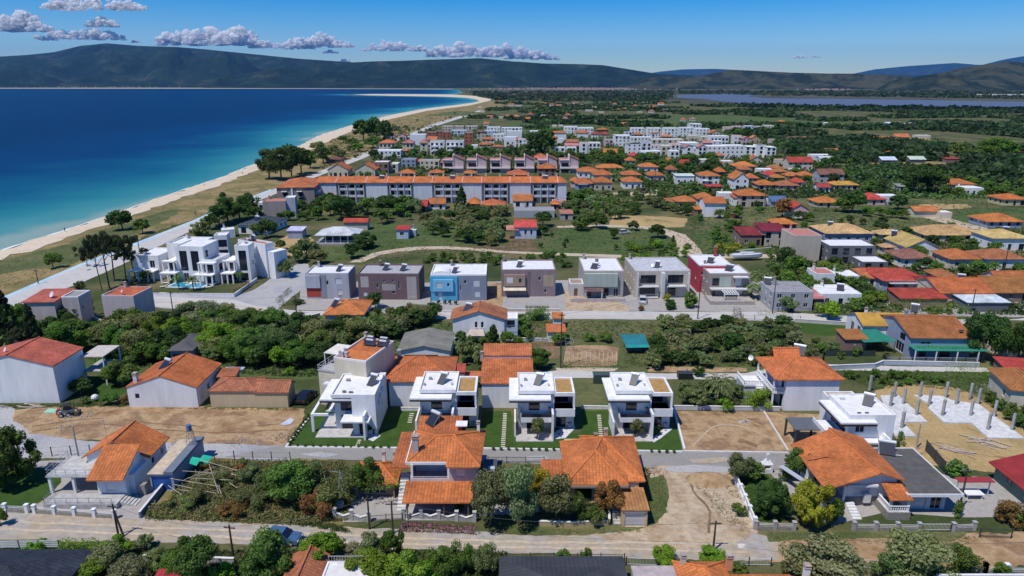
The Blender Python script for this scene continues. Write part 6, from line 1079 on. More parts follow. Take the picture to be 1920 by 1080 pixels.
MARKS = [('the blue roofed corner house',60,1050),('the blue car',530,1010),('the white railed terrace',620,1065),('the grey metal roof',1050,1070),('the pink terrace',1230,1070),('the bottom right gate',1640,1050),('the blue garage house',250,900),('the orange kiosk',700,860),('the chimneyed house',830,880),('the yellow arched house',1130,900),('the white barbecue',1450,890),('the lower right white house',1620,900),('the red sheet carport',1820,900),('the first white villa',670,790),('the second white villa',830,760),('the third white villa',1010,780),('the fourth white villa',1190,770),('the grey pergola',1520,790),('the concrete columns',1750,780),('the tall blank white house',80,710),('the stained orange roof',330,715),('the tan garages',470,735),('the cream apartment house',650,700),('the grey fibre cement roof',795,650),('the orange gable house',890,600),('the crop plot',1100,665),('the teal shade cloth',1190,650),('the columned balcony house',1500,710),('the vine veranda',1770,650),('the pink cube house',235,570),('the villa pool',345,540),('the gravel yard',520,540),('the brown street house',730,545),('the blue house',860,545),('the mauve house',990,540),('the pale green house',1130,540),('the beige balcony house',1240,540),('the crimson wall',1360,530),('the beached boat',1400,490),('the big red roof',1700,535),('the white canopy',1850,570),('the yellow bungalows',1720,440),('the beige tower house',1515,465),('the white cabin',755,430),('the white pavilion',635,435),('the red stilt cabin',985,425),('the dirt track bend',1280,440),('the taupe cube',510,390),('the long terrace west end',560,370),('the long terrace middle',820,370),('the long terrace east end',1050,370),('the blank white gable',1342,395),('the seaside road',400,400),('the beach end of the road',700,280),('the white apartment pair',840,285),('the pink gabled row',960,310),('the brick frames',850,260),('the dense white quarter',1280,280),('the sheds with white roofs',1680,300),('the orange farm group',1660,262),('the lone meadow gable',1750,400),('the far right teal roof',1830,355),('the lake',1600,205),('the shoreline',560,290)]
USED = []
def tree(x, yb, hp, wp, kind='broad', col=GREEN, adj=None, hm=None, wm=None):
    g = P(x, yb); hh = hm or max(.5, zat(x, yb, yb-hp)); ww = wm or wp/FP*Zc(g)
    if hh < ww*.5 and kind in ('broad','olive'): hh = ww*.6
    pxs = ww*FP/Zc(g); lod = 0 if pxs > 42 else 1 if pxs > 15 else 2
    cm, tm = proto(kind, lod); j = [random.uniform(.88,1.14) for _ in range(3)]; k = random.uniform(.85,1.15); c = tuple(a*b*k for a, b in zip(col, j))
    nm = {'broad':'broadleaf_tree','olive':'olive_tree','bush':'shrub','round':'round_bush','spruce':'spruce_tree','cypress':'cypress_tree','pine':'pine_tree','palm':'palm_tree'}[kind]
    o = bpy.data.objects.new(nm, None); C.objects.link(o); o.location = g; o.rotation_euler = (0,0,random.uniform(0,6.28)); s_ = 1.12 if kind != 'pine' else 1.; o.scale = (ww*s_, ww*s_*random.uniform(.85,1.1), hh)
    for nn, me, cc in (('crown', cm, c), ('trunk', tm, (.13,.10,.075))):
        p = bpy.data.objects.new(nn, me); p.parent = o; p.color = (*cc, 1); C.objects.link(p)
    m = min(MARKS, key=lambda m: math.hypot((m[1]-x), (m[2]-yb)*1.6)); dx, dy = x-m[1], (yb-m[2])*1.6
    rel = ('right of' if dx > 0 else 'left of') if abs(dx) > abs(dy) else ('below' if dy > 0 else 'behind')
    tone = adj or {GREEN:'green',BRIGHT:'bright green',DARK:'dark green',OLIVE:'grey green',PINE:'blackish green',YELLOW:'yellow flowering',RUST:'rust leaved',FIG:'mid green',SAGE:'sage green'}.get(col, 'green')
    size = 'tall ' if hh > 8 else 'small ' if hh < 2 else ''
    tag(o, f"{size}{tone} {nm.replace('_',' ')} {rel} {m[0]}", 'tree' if 'tree' in nm else 'bush', {'tree':'trees among the houses','bush':'bushes among the houses'}['tree' if 'tree' in nm else 'bush'])
    USED.append((g.x, g.y, ww)); return o
for a in [(28,908,105,84,'round',DARK),(6,905,36,30,'bush',YELLOW),(2,985,30,26,'broad',GREEN),(68,1031,17,36,'bush',BRIGHT),(222,1048,42,48,'broad',BRIGHT),(205,1075,50,60,'olive',OLIVE),(272,1030,26,32,'olive',OLIVE),(172,1092,44,60,'broad',BRIGHT),(245,1098,46,66,'olive',OLIVE),(150,1085,30,40,'broad',GREEN),(300,1062,34,44,'bush',OLIVE),(372,1098,92,80,'broad',FIG),(338,1085,50,60,'broad',GREEN),(418,1092,36,40,'bush',BRIGHT),(470,1100,30,40,'bush',BRIGHT),
 (512,1100,98,104,'broad',FIG),(603,1075,68,72,'broad',BRIGHT),(650,1062,40,50,'olive',OLIVE),(690,1060,60,56,'olive',OLIVE),(738,1052,58,44,'broad',GREEN),(690,1100,62,72,'broad',BRIGHT),(758,1100,62,72,'broad',BRIGHT),(800,1090,36,50,'bush',BRIGHT),(826,1078,58,50,'bush',FIG),(864,1074,58,44,'bush',FIG),(908,1076,60,44,'olive',SAGE),(1054,1062,34,30,'round',FIG),(1097,1062,36,24,'round',FIG),(1245,1058,30,48,'broad',BRIGHT),(1335,1062,30,58,'broad',BRIGHT),(1385,1075,18,30,'bush',GREEN),
 (1540,1105,92,120,'olive',OLIVE),(1495,1095,50,60,'olive',SAGE),(1712,1100,90,120,'olive',OLIVE),(1665,1095,56,60,'olive',SAGE),(1793,1082,62,60,'bush',FIG),(1655,1068,22,22,'bush',RUST),(1878,1080,22,30,'bush',GREEN),(1815,1062,20,24,'bush',SAGE),
 (548,945,72,84,'broad',FIG),(515,925,42,50,'broad',FIG),(586,912,44,50,'broad',SAGE),(628,950,60,66,'bush',SAGE),(600,965,45,60,'bush',RUST),(660,930,60,46,'bush',SAGE),(690,932,72,52,'broad',FIG),(470,905,36,52,'bush',SAGE),(480,950,36,56,'bush',SAGE),(420,915,32,50,'bush',SAGE),(375,945,30,50,'bush',SAGE),(350,955,22,44,'bush',SAGE),(440,965,25,50,'bush',RUST),
 (920,985,96,78,'olive',OLIVE),(986,925,58,52,'olive',SAGE),(972,985,112,72,'olive',OLIVE),(945,935,60,44,'olive',OLIVE),(1014,960,78,42,'broad',YELLOW),(1044,978,90,64,'broad',SAGE),(1072,978,56,44,'broad',FIG),(1102,980,38,42,'bush',FIG),(1140,968,66,56,'broad',RUST),(1122,985,30,34,'bush',SAGE),(1090,935,24,38,'bush',FIG),(860,960,20,20,'bush',GREEN),(890,965,25,24,'bush',SAGE),
 (1444,970,72,58,'round',DARK),(1385,902,52,48,'broad',SAGE),(1412,903,34,36,'broad',FIG),(1497,897,56,46,'broad',FIG),(1518,985,88,70,'round',YELLOW),(1560,980,48,34,'round',GREEN),(1793,893,28,38,'round',FIG),(1795,968,30,20,'cypress',GREEN),(1890,985,46,52,'bush',RUST),(1912,990,34,34,'bush',GREEN),(1385,965,20,30,'bush',GREEN),(1475,900,26,30,'bush',GREEN),(1480,870,20,20,'bush',GREEN),
 (1007,824,42,26,'broad',SAGE),(1195,820,36,24,'broad',SAGE),(1190,812,20,14,'bush',GREEN),(1235,815,20,10,'cypress',GREEN),(1683,850,44,18,'cypress',FIG),(1492,812,26,9,'cypress',GREEN),(697,815,24,12,'bush',GREEN),(860,760,16,10,'bush',GREEN),
 (22,668,135,54,'spruce',PINE),(70,672,100,40,'spruce',PINE),(-4,665,90,60,'spruce',PINE),(48,672,60,50,'broad',PINE),(125,665,60,66,'broad',GREEN),(150,660,40,46,'broad',BRIGHT),(172,592,42,11,'cypress',DARK),(100,625,30,40,'broad',DARK),(130,612,36,44,'broad',DARK),
 (190,547,98,34,'pine',PINE),(204,541,104,50,'pine',PINE),(217,527,90,48,'pine',PINE),(238,530,84,48,'pine',PINE),(252,520,52,40,'pine',PINE),(165,500,38,28,'pine',PINE),(150,545,20,20,'bush',DARK),
 (100,503,29,29,'broad',FIG),(230,431,37,42,'broad',DARK),(268,438,28,30,'broad',FIG),(377,444,31,31,'round',SAGE),(68,1022,0.1,1,'bush',GREEN)][:-1]+[
 (274,530,28,24,'palm',FIG),(336,543,33,20,'palm',FIG),(363,545,33,20,'palm',FIG),(448,529,24,17,'palm',FIG),(1346,756,62,56,'palm',SAGE),(1426,548,48,46,'palm',SAGE),(1408,560,36,34,'palm',SAGE),(727,416,20,22,'palm',FIG),
 (412,424,40,40,'broad',DARK),(428,418,48,44,'broad',DARK),(450,412,46,44,'broad',DARK),(470,402,40,34,'broad',DARK),(478,412,26,34,'broad',DARK),(395,430,28,30,'broad',DARK),(500,446,34,34,'broad',DARK),(527,468,18,20,'broad',SAGE),(480,440,22,26,'olive',SAGE),(536,520,34,28,'olive',SAGE),
 (555,492,34,34,'olive',SAGE),(575,485,40,36,'olive',SAGE),(600,494,26,30,'broad',SAGE),(588,478,26,30,'olive',SAGE),(660,484,28,30,'broad',DARK),(684,464,30,48,'round',DARK),(640,412,46,48,'broad',DARK),(665,410,36,34,'olive',SAGE),(690,402,34,36,'olive',FIG),(728,402,38,44,'broad',DARK),(760,396,30,36,'broad',GREEN),(716,420,30,26,'broad',FIG),(866,402,52,30,'spruce',DARK),(645,378,16,20,'broad',GREEN),
 (505,336,56,46,'broad',DARK),(528,338,62,44,'broad',DARK),(547,332,60,40,'broad',DARK),(565,326,50,40,'broad',DARK),(582,316,34,34,'broad',GREEN),(606,306,30,32,'broad',DARK),(555,300,28,30,'olive',DARK),(598,284,20,28,'olive',SAGE),(626,290,20,24,'bush',SAGE),(640,298,20,22,'bush',SAGE),(682,264,40,38,'broad',DARK),(706,262,42,40,'broad',DARK),(726,268,42,34,'broad',DARK),(700,278,22,36,'broad',FIG),(660,276,18,26,'broad',FIG),(672,284,16,22,'broad',FIG),(644,268,14,20,'broad',FIG),(418,374,14,12,'broad',DARK),
 (1004,292,44,40,'broad',DARK),(1022,290,48,42,'broad',DARK),(1012,286,40,36,'broad',DARK),(1712,362,56,52,'broad',DARK),(1738,360,50,46,'broad',DARK),(1755,362,36,36,'olive',DARK),(1858,296,38,50,'broad',GREEN),(1885,298,34,40,'broad',GREEN),(1795,296,28,34,'broad',GREEN),(1820,300,22,40,'broad',FIG),(1866,304,28,24,'spruce',GREEN),
 (1598,398,40,40,'broad',DARK),(1580,398,26,30,'broad',GREEN),(1683,393,27,35,'broad',DARK),(1467,408,36,34,'broad',RUST),(1625,406,20,24,'broad',GREEN),(1648,404,16,18,'broad',GREEN),(1690,410,18,26,'broad',GREEN),(1672,408,16,22,'broad',GREEN),
 (1553,598,32,42,'broad',BRIGHT),(1605,586,28,38,'broad',FIG),(1476,584,28,34,'broad',SAGE),(1470,505,42,36,'broad',DARK),(1490,520,40,42,'broad',GREEN),(1455,525,26,30,'broad',DARK),(1565,508,28,28,'broad',DARK),(1515,532,26,40,'broad',GREEN),(1780,580,0.1,1,'bush',GREEN)][:-1]+[
 (1840,680,92,60,'broad',DARK),(1872,685,90,56,'broad',DARK),(1908,676,76,50,'broad',DARK),(1850,640,50,60,'broad',DARK),(1935,690,70,50,'broad',DARK),(1290,752,38,46,'broad',SAGE),(1312,765,34,40,'broad',SAGE),(1360,768,22,32,'bush',BRIGHT),(1425,768,40,46,'bush',BRIGHT),(1325,742,26,30,'broad',DARK),(1382,745,26,24,'bush',SAGE),(1378,765,20,14,'bush',SAGE),(1310,705,20,22,'bush',DARK),
 (1256,580,20,20,'round',DARK),(1293,577,32,24,'round',FIG),(1250,565,16,16,'bush',YELLOW),(1202,582,10,14,'bush',RUST),(825,578,10,8,'bush',DARK),(822,570,10,6,'bush',DARK),(834,570,10,6,'bush',DARK),(844,571,10,7,'bush',DARK),(855,571,10,7,'bush',DARK),(704,578,30,34,'broad',DARK),(755,556,8,20,'bush',DARK),(560,570,10,20,'bush',DARK),(790,600,14,16,'bush',FIG),
 (925,668,60,34,'spruce',DARK),(905,700,46,38,'olive',SAGE),(875,680,42,40,'olive',SAGE),(870,625,22,20,'olive',SAGE),(880,660,20,24,'bush',BRIGHT),(1010,690,38,46,'broad',GREEN),(1050,646,22,28,'broad',GREEN),(720,668,24,30,'broad',BRIGHT),(1012,598,18,44,'bush',FIG),(1105,640,16,20,'bush',GREEN),(1135,642,18,24,'bush',GREEN),
 (230,722,50,60,'broad',FIG),(215,690,44,44,'broad',GREEN),(195,690,30,30,'broad',GREEN),(152,740,30,36,'broad',DARK),(208,758,20,30,'bush',GREEN),(236,757,22,14,'bush',RUST),(160,757,14,18,'bush',SAGE),(545,704,18,16,'bush',BRIGHT),(1060,500,10,24,'bush',DARK),(1035,445,10,9,'bush',DARK),(1062,455,12,9,'bush',DARK),(1058,464,12,10,'bush',DARK),(1014,464,12,8,'bush',DARK),(1020,442,22,18,'broad',DARK),(1090,432,28,30,'bush',FIG),(1118,428,30,38,'broad',DARK),(1150,448,20,20,'broad',DARK),(1187,432,18,20,'broad',DARK),(1233,446,26,30,'broad',DARK),(1262,458,18,8,'cypress',DARK),(1018,424,28,32,'broad',DARK),(978,446,10,10,'bush',GREEN)]: tree(*a)
def inside(p, poly):
    x, y = p; c = False; n = len(poly)
    for i in range(n):
        x0, y0 = poly[i]; x1, y1 = poly[i-1]
        if (y0 > y) != (y1 > y) and x < (x1-x0)*(y-y0)/(y1-y0)+x0: c = not c
    return c
FOOT = []
for o in ALL:
    if o.type == 'EMPTY' and any(ch.name.startswith(('wall','roof_deck')) for ch in o.children):
        rz = o.rotation_euler.z; xs = [v.co for ch in o.children if ch.type == 'MESH' and ch.name.startswith(('wall','roof')) for v in ch.data.vertices]
        FOOT.append((o.location.x, o.location.y, math.cos(rz), math.sin(rz), min(c.x for c in xs), max(c.x for c in xs), min(c.y for c in xs), max(c.y for c in xs)))
def hits(x, y, m=1.):
    for ox, oy, c, s_, a, b, d, e in FOOT:
        u = (x-ox)*c+(y-oy)*s_
        if a-m < u < b+m:
            v = -(x-ox)*s_+(y-oy)*c
            if d-m < v < e+m: return True
    return False
ROADS = [[(282,550),(440,556),(560,578),(800,580),(950,577),(1440,579),(1580,588),(1990,585),(1990,612),(1580,606),(1322,604),(960,602),(620,594),(280,578)],[(1000,694),(1400,694),(1440,686),(1540,680),(1990,688),(1990,702),(1440,709),(1400,714),(1005,710)],[(280,554),(440,556),(560,494),(580,495),(500,592)],[(640,494),(780,461),(1200,474),(1200,482),(960,474),(690,492)]]
def grove(poly, n, kinds, h0, h1, rmin=2.2, wk=1.):
    xs = [p[0] for p in poly]; ys = [p[1] for p in poly]; k = 0; t = 0
    y0w, y1w = P(960, max(ys)).y, P(960, min(ys)).y
    while k < n and t < n*60:
        t += 1; Y = random.uniform(y0w, y1w); b = 0; pt = proj(Vector((0,Y,0))); py = pt[1]; px = random.uniform(min(xs), max(xs))
        if not inside((px, py), poly) or any(inside((px, py), r) for r in ROADS): continue
        g = P(px, py)
        if hits(g.x, g.y, .7): continue
        if any((g.x-u[0])**2+(g.y-u[1])**2 < (rmin*.5+u[2]*.3)**2 for u in USED): continue
        kd, c = random.choice(kinds); hm = random.uniform(h0, h1); tree(px, py, 0, 0, kd, c, hm=hm, wm=hm*random.uniform(.8,1.25)*wk); k += 1
B_=('broad',GREEN); D_=('broad',DARK); O_=('olive',OLIVE); S_=('olive',SAGE); F_=('broad',FIG); L_=('broad',BRIGHT); U_=('bush',SAGE); V_=('bush',GREEN); W_=('bush',FIG)
for gr in [([(1222,640),(1250,612),(1330,618),(1450,610),(1490,625),(1485,668),(1430,688),(1300,690),(1215,692),(1222,672)],58,[O_,O_,S_,D_],2.4,4.0,2.),
 ([(370,612),(440,600),(520,620),(600,645),(600,690),(520,698),(440,690),(380,680),(300,690),(240,680),(205,640),(200,618),(300,610)],74,[B_,D_,O_,F_,L_,O_,S_],3.2,6.2,3.),
 ([(600,625),(700,592),(820,588),(830,600),(790,612),(740,640),(700,640),(640,655),(600,660)],40,[O_,S_,O_,D_],2.8,4.6,2.4),
 ([(0,600),(60,620),(200,625),(230,650),(140,650),(20,650)],14,[D_,B_,F_],3,5,3.),
 ([(520,400),(600,385),(700,390),(790,398),(780,415),(700,412),(600,416),(520,418)],26,[D_,B_,F_,O_],3.5,6.5,4.),
 ([(800,412),(860,402),(940,404),(960,440),(935,462),(860,458),(800,440)],40,[O_,S_,D_,O_],3,5.5,3.2),
 ([(1050,372),(1110,370),(1190,385),(1200,400),(1160,412),(1060,416)],44,[S_,O_,D_,B_],3.5,6,4.),
 ([(1110,372),(1240,368),(1280,380),(1290,405),(1240,398),(1190,385)],22,[S_,D_,U_],3,5,4.),
 ([(1280,395),(1370,390),(1400,405),(1370,418),(1290,412)],12,[B_,S_,F_],2.5,4.5,3.),
 ([(1215,345),(1330,350),(1350,365),(1280,372),(1215,365)],18,[V_,B_,U_],2.5,4,3.),
 ([(1150,470),(1200,458),(1290,466),(1300,484),(1250,492),(1160,490)],34,[W_,W_,('bush',BRIGHT)],1.6,2.8,1.8),
 ([(780,478),(860,476),(940,484),(935,497),(800,497)],24,[W_,V_,U_],1.5,2.6,1.8),([(960,478),(1060,482),(1060,494),(960,494)],14,[W_,V_],1.5,2.4,1.8),
 ([(1330,466),(1400,462),(1470,480),(1400,486),(1330,480)],14,[W_,V_,('bush',YELLOW)],1.5,2.6,2.),
 ([(1330,425),(1390,420),(1400,470),(1340,470)],12,[V_,B_],1.6,3,3.),
 ([(1010,298),(1170,292),(1180,310),(1100,318),(1010,300)],26,[D_,B_,F_],4,7,5.),([(1170,305),(1340,300),(1350,330),(1260,328),(1200,312)],34,[D_,B_,F_,D_],4.5,8,5.),
 ([(860,286),(990,280),(1000,300),(880,304)],22,[D_,O_,B_],4,7,5.),([(700,290),(860,290),(870,302),(760,312),(700,306)],18,[D_,B_],4,7,5.),([(640,325),(900,318),(900,334),(640,336)],16,[S_,B_],2.5,4,4.),
 ([(1380,300),(1560,290),(1620,310),(1560,350),(1480,345),(1400,325)],26,[D_,B_,F_],4,7,5.),([(1620,355),(1800,340),(1960,360),(1960,372),(1800,372),(1640,375)],26,[D_,B_,F_],3,6,5.),
 ([(1400,385),(1520,405),(1640,420),(1900,440),(1900,462),(1640,470),(1450,430)],26,[B_,D_,F_,('cypress',DARK)],2.2,4,4.),([(1450,500),(1560,510),(1660,560),(1640,580),(1450,580)],24,[D_,B_,F_,L_],2.5,4.5,3.),([(1770,455),(1960,470),(1960,520),(1800,525),(1640,500)],24,[D_,B_,F_],2.5,4.2,3.5),
 ([(1490,640),(1640,640),(1700,665),(1640,678),(1500,676)],10,[U_,W_],1.2,2.4,2.),([(1560,700),(1700,705),(1780,715),(1700,728),(1600,716)],16,[W_,V_],1.0,2.0,2.),([(1860,735),(1960,770),(1960,830),(1900,795),(1850,752)],16,[W_,V_],1.2,2.4,2.),
 ([(1230,256),(1460,250),(1500,290),(1460,262),(1300,252)],14,[D_,B_],4,7,6.),([(560,300),(650,275),(700,285),(620,312)],10,[S_,B_,U_],2,4,4.),([(700,235),(860,212),(880,222),(780,244),(740,255)],14,[D_,U_],1.5,4,6.),
 ([(310,868),(640,872),(640,965),(300,968)],14,[U_,U_,('bush',RUST),O_],.9,1.6,1.8),([(250,870),(1000,880),(640,985)],0,[U_],1,2),([(840,610),(1000,612),(1000,640),(850,655)],14,[F_,B_,W_],1.4,3,2.),
 ([(40,690),(0,640),(60,650)],0,[D_],3,4)]: grove(*gr)
def hedge(name, px, h, w, col, label, cat='hedge', z0=0., dens=60):
    pts = [P(*p) for p in px]; cen = []; nor = []; o0 = pts[0]
    for a, b in zip(pts, pts[1:]):
        L = (b-a).length; n = int(L*(w+h)*dens); t = rng.random(n); d = (b-a)/L; e = Vector((-d.y, d.x, 0)); u = unit(n)
        k = np.maximum(np.abs(u[:,1]), np.abs(u[:,2])); oy = u[:,1]/k*(w/2)*(.9+.25*rng.random(n)); oz = u[:,2]/k*(h/2)*(.9+.2*rng.random(n))+h/2+z0
        bx = np.array([a.x-o0.x, a.y-o0.y, 0]); cen.append(bx+np.outer(t*L, [d.x, d.y, 0])+np.outer(oy, [e.x, e.y, 0])+np.outer(oz, [0,0,1])); nor.append(np.outer(u[:,1], [e.x, e.y, 0])+np.outer(u[:,2], [0,0,1])+rng.normal(size=(n,3))*.4)
    c = np.concatenate(cen); o = link(name, leafmesh(name, c, np.concatenate(nor), .11*(.8+.5*rng.random(len(c)))*max(1, o0.y/150)), 'leaf', None, col); o.location = o0; tag(o, label, cat); return o
hedge('hedge',[(112,1031),(188,1031)],1.3,1.0,BRIGHT,'long bright green hedge along the white slatted fence at bottom left')
hedge('hedge',[(1677,592),(1745,588),(1812,602)],3.2,6,BRIGHT,'massive bright green hedge above the yellow sheet roof',dens=14)
hedge('hedge',[(1648,597),(1676,595)],2.2,1.5,(.14,.13,.02),'yellowish clipped hedge block beside the massive green hedge')
hedge('climbing_vine',[(1780,700),(1840,705),(1915,722)],2.2,5,BRIGHT,'broad bright green vine canopy above the concrete column site','vine',dens=14)
hedge('climbing_vine',[(1712,676),(1830,680)],.7,1.2,FIG,'vine covering the veranda edge behind the white fence','vine',2.2)
hedge('vine_pergola',[(685,935),(748,925)],.6,4,BRIGHT,'flat leafy vine pergola left of the chimneyed house','vine',2.2,30)
hedge('climbing_vine',[(1650,632),(1668,618)],.6,3,FIG,'vine growing over the green shade canopy','vine',2.9,30)
hedge('vine_pergola',[(985,600),(1030,600)],.6,5,FIG,'leafy pergola beside the tiny tiled sheds at the street','vine',2.0,40)
hedge('vine_pergola',[(722,398),(748,398)],.5,4,BRIGHT,'bright leafy pergola in the garden behind the white pavilion','vine',2.2,30)
hedge('hedge',[(1380,588),(1388,612)],1.6,1.4,(.09,.07,.025),'brownish clipped hedge stretch below the crimson wall',dens=30); hedge('hedge',[(440,553),(468,538)],1.2,1.0,(.12,.03,.025),'red leaved hedge along the white villa yard wall',dens=30)
hedge('hedge',[(522,573),(572,570)],1.0,.8,DARK,'dark hedge in front of the grey street house',dens=30); hedge('hedge',[(520,568),(545,545)],1.0,.8,DARK,'dark hedge line beside the gravel yard',dens=30)
hedge('hedge',[(1340,462),(1398,462)],1.0,1.6,FIG,'low hedge strip left of the maroon roofs',dens=16); hedge('hedge',[(1352,452),(1400,452)],1.0,1.6,FIG,'upper hedge strip left of the maroon roofs',dens=16)
hedge('hedge',[(1520,396),(1600,397)],1.6,1.5,DARK,'row of clipped dark bushes before the orange hipped bungalow',dens=12); hedge('hedge',[(1552,466),(1660,468)],1.6,1.6,DARK,'dark hedge before the yellow roofed bungalow',dens=12)
hedge('hedge',[(968,650),(1042,646)],1.4,1.4,GREEN,'leafy garden hedge behind the crop plot',dens=24); hedge('hedge',[(1052,690),(1170,690)],1.2,1.0,FIG,'bean row along the near edge of the crop plot',dens=24)
hedge('hedge',[(1485,596),(1420,590)],1.0,1.2,GREEN,'low garden hedge right of the crimson house',dens=16); hedge('flower_bed',[(750,990),(890,996)],.6,1.2,(.32,.14,.2),'pink flowering bed outside the zigzag wall','flowers',dens=60)
# tiny conical shrubs along the villa kerbs
for i in range(52):
    x = 545+i*14.1
    if 742 < x < 912 or 1055 < x < 1212: continue
    tree(x, 838.5+(x-545)*.0155, 9, 6, 'bush', GREEN)
for i in range(9): tree(578-i*4.2, 784+i*6, 9, 6, 'bush', DARK)
# ---------------------------------------------------------------- stuff that nobody could count
def scatter(name, poly, n, h, w, cols, lpt=9, ls=.5, flat=.6, label=None, cat=None, avoid=True, rows=None, skip=None):
    xs = [p[0] for p in poly]; ys = [p[1] for p in poly]; pts = []; t = 0
    while len(pts) < n and t < n*8:
        t += 1; px = random.uniform(min(xs), max(xs)); py = random.uniform(min(ys), max(ys))
        if not inside((px, py), poly): continue
        g = P(px, py)
        if rows:
            v = (g.x*rows[1]+g.y*rows[2])/rows[0]; 
            f = (round(v)-v)*rows[0]; g.x += f*rows[1]; g.y += f*rows[2]
        if skip and noise.cell(Vector((math.floor((g.x+.25*g.y)/skip[0])*1.37, math.floor((g.y-.2*g.x)/skip[1])*2.11, 3.3))) < skip[2]: continue
        if avoid and hits(g.x, g.y, .3): continue
        pts.append(g)
    P0 = np.array([(p.x, p.y, 0) for p in pts]); k = len(P0)
    if not k: return
    sc = (.6+.8*rng.random(k)); cc = np.array(cols); ci = rng.integers(0, len(cc), k)
    fld = np.array([noise.noise(Vector((p[0]*.012, p[1]*.02, 5)))+.5*noise.noise(Vector((math.floor(p[0]/70), math.floor(p[1]/110), 9))*1.7) for p in P0])
    tint = cc[ci]*(1+.55*fld)[:,None]*(.85+.3*rng.random((k,1)))
    dist = np.maximum(1, P0[:,1]/130.) if w is None else np.ones(k)
    W = (w if w else 1.)*sc*dist; Hh = h*sc*(dist if w is None else 1)
    d = unit(k*lpt); d[:,2] = np.abs(d[:,2]); r = .5+.5*rng.random((k*lpt,1)); P1 = np.repeat(P0, lpt, 0)
    off = d*r*np.stack([np.repeat(W, lpt), np.repeat(W, lpt), np.repeat(Hh, lpt)], 1)
    me = leafmesh(name, P1+off, d+rng.normal(size=d.shape)*.5, np.repeat(W, lpt)*ls, flat, tint=np.repeat(tint, lpt, 0))
    o = link(name, me, 'leafv'); o['kind'] = 'stuff'
    if label: o['label'] = label
    return o
PLAIN = [(930,192),(1200,189),(1270,190),(1350,196),(1500,202),(1700,204),(1990,208),(1990,340),(1700,330),(1560,318),(1480,290),(1440,262),(1300,238),(1180,240),(1000,242),(900,236),(870,226),(910,208)]
scatter('orchard', PLAIN, 15000, 4.0, 3.4, [(.038,.075,.024),(.05,.09,.03),(.07,.11,.04),(.045,.068,.034)], 8, .8, .8, 'dark green orchards and thickets covering the plain', rows=(9.5,.25,.97), skip=(85,60,.30))
scatter('orchard', [(1560,322),(1700,312),(1990,318),(1990,345),(1700,338),(1600,338)], 2600, 3.6, 1.7, [(.06,.11,.035),(.08,.13,.045)], 10, .5, .8, 'orchard rows on the right plain', rows=(5.5,.12,.99), skip=(60,40,.2))
scatter('thicket', [(870,172),(1200,170),(1700,170),(1990,172),(1990,187),(1500,180),(1260,176),(1250,190),(940,189),(900,182)], 2600, 7, 11, [(.035,.06,.028),(.06,.075,.035)], 8, .6, .6, 'dark thickets on the marshy plain')
scatter('thicket', [(1380,196),(1560,199.5),(1990,205),(1990,210),(1500,206),(1360,200)], 500, 5, 6, [(.018,.035,.014)], 9, .6, .8)
scatter('weeds', [(285,868),(640,866),(655,885),(655,975),(560,984),(275,972)], 9000, .5, .4, [(.14,.17,.055),(.2,.19,.08),(.25,.21,.1),(.12,.15,.05),(.23,.18,.1)], 8, .42, .35, 'tall mixed weeds on the overgrown plot')
scatter('grass', [(950,602),(1330,604),(1480,612),(1480,688),(1170,688),(1170,636),(950,636)], 4000, .25, .3, [(.05,.085,.02),(.09,.1,.035),(.15,.13,.05)], 7, .42, .4)
scatter('grass', [(200,612),(600,600),(850,606),(840,690),(560,708),(240,690),(0,640)], 6000, .3, .35, [(.035,.065,.018),(.055,.085,.025)], 7, .42, .4)
scatter('grass', [(590,440),(1000,420),(1300,430),(1320,478),(1000,470),(620,500)], 2500, .2, .4, [(.06,.10,.028),(.09,.12,.035),(.14,.13,.055)], 6, .4, .4)
scatter('grass', [(1330,345),(1990,330),(1990,440),(1560,440),(1320,480),(1290,420)], 4500, .3, .6, [(.06,.10,.028),(.08,.12,.035),(.12,.13,.055)], 6, .42, .4)
scatter('grass', [(1300,690),(1990,700),(1990,850),(1920,800),(1850,740),(1700,722),(1640,732),(1570,700)], 3500, .22, .22, [(.07,.11,.03),(.11,.13,.04)], 7, .42, .4)
scatter('grass', [(0,756),(240,756),(400,764),(572,764),(560,770),(400,768),(200,764),(0,766)], 900, .2, .16, [(.06,.09,.025),(.12,.12,.04)], 7, .42, .4)
scatter('grass', [(560,975),(640,985),(660,1000),(560,985)], 300, .3, .25, [(.07,.1,.03)], 7, .42, .4)
scatter('grass', [(1210,900),(1245,890),(1252,960),(1200,998),(1060,1003),(960,998),(955,985),(1060,985),(1210,985)], 900, .1, .13, [(.09,.14,.035),(.12,.15,.05)], 7, .42, .4)
scatter('grass', [(1300,905),(1345,925),(1405,985),(1395,1000),(1340,960)], 350, .1, .13, [(.07,.1,.03)], 7, .42, .4); scatter('grass', [(1345,895),(1380,885),(1400,940),(1370,930)], 250, .1, .13, [(.05,.085,.02)], 7, .42, .4)
scatter('grass', [(1440,1000),(1760,998),(1850,1010),(1800,1025),(1600,1018),(1440,1016)], 900, .1, .13, [(.10,.14,.04),(.15,.15,.06)], 7, .42, .4); scatter('grass', [(0,1030),(950,1035),(950,1090),(0,1090)], 4500, .35, .3, [(.045,.08,.02),(.08,.1,.03)], 7, .42, .4)
scatter('grass', [(760,985),(900,996),(900,1003),(760,998)], 350, .1, .12, [(.06,.1,.025)], 7, .42, .4); scatter('grass', [(1380,890),(1440,890),(1478,975),(1415,978)], 1500, .1, .13, [(.03,.065,.015)], 7, .42, .4)
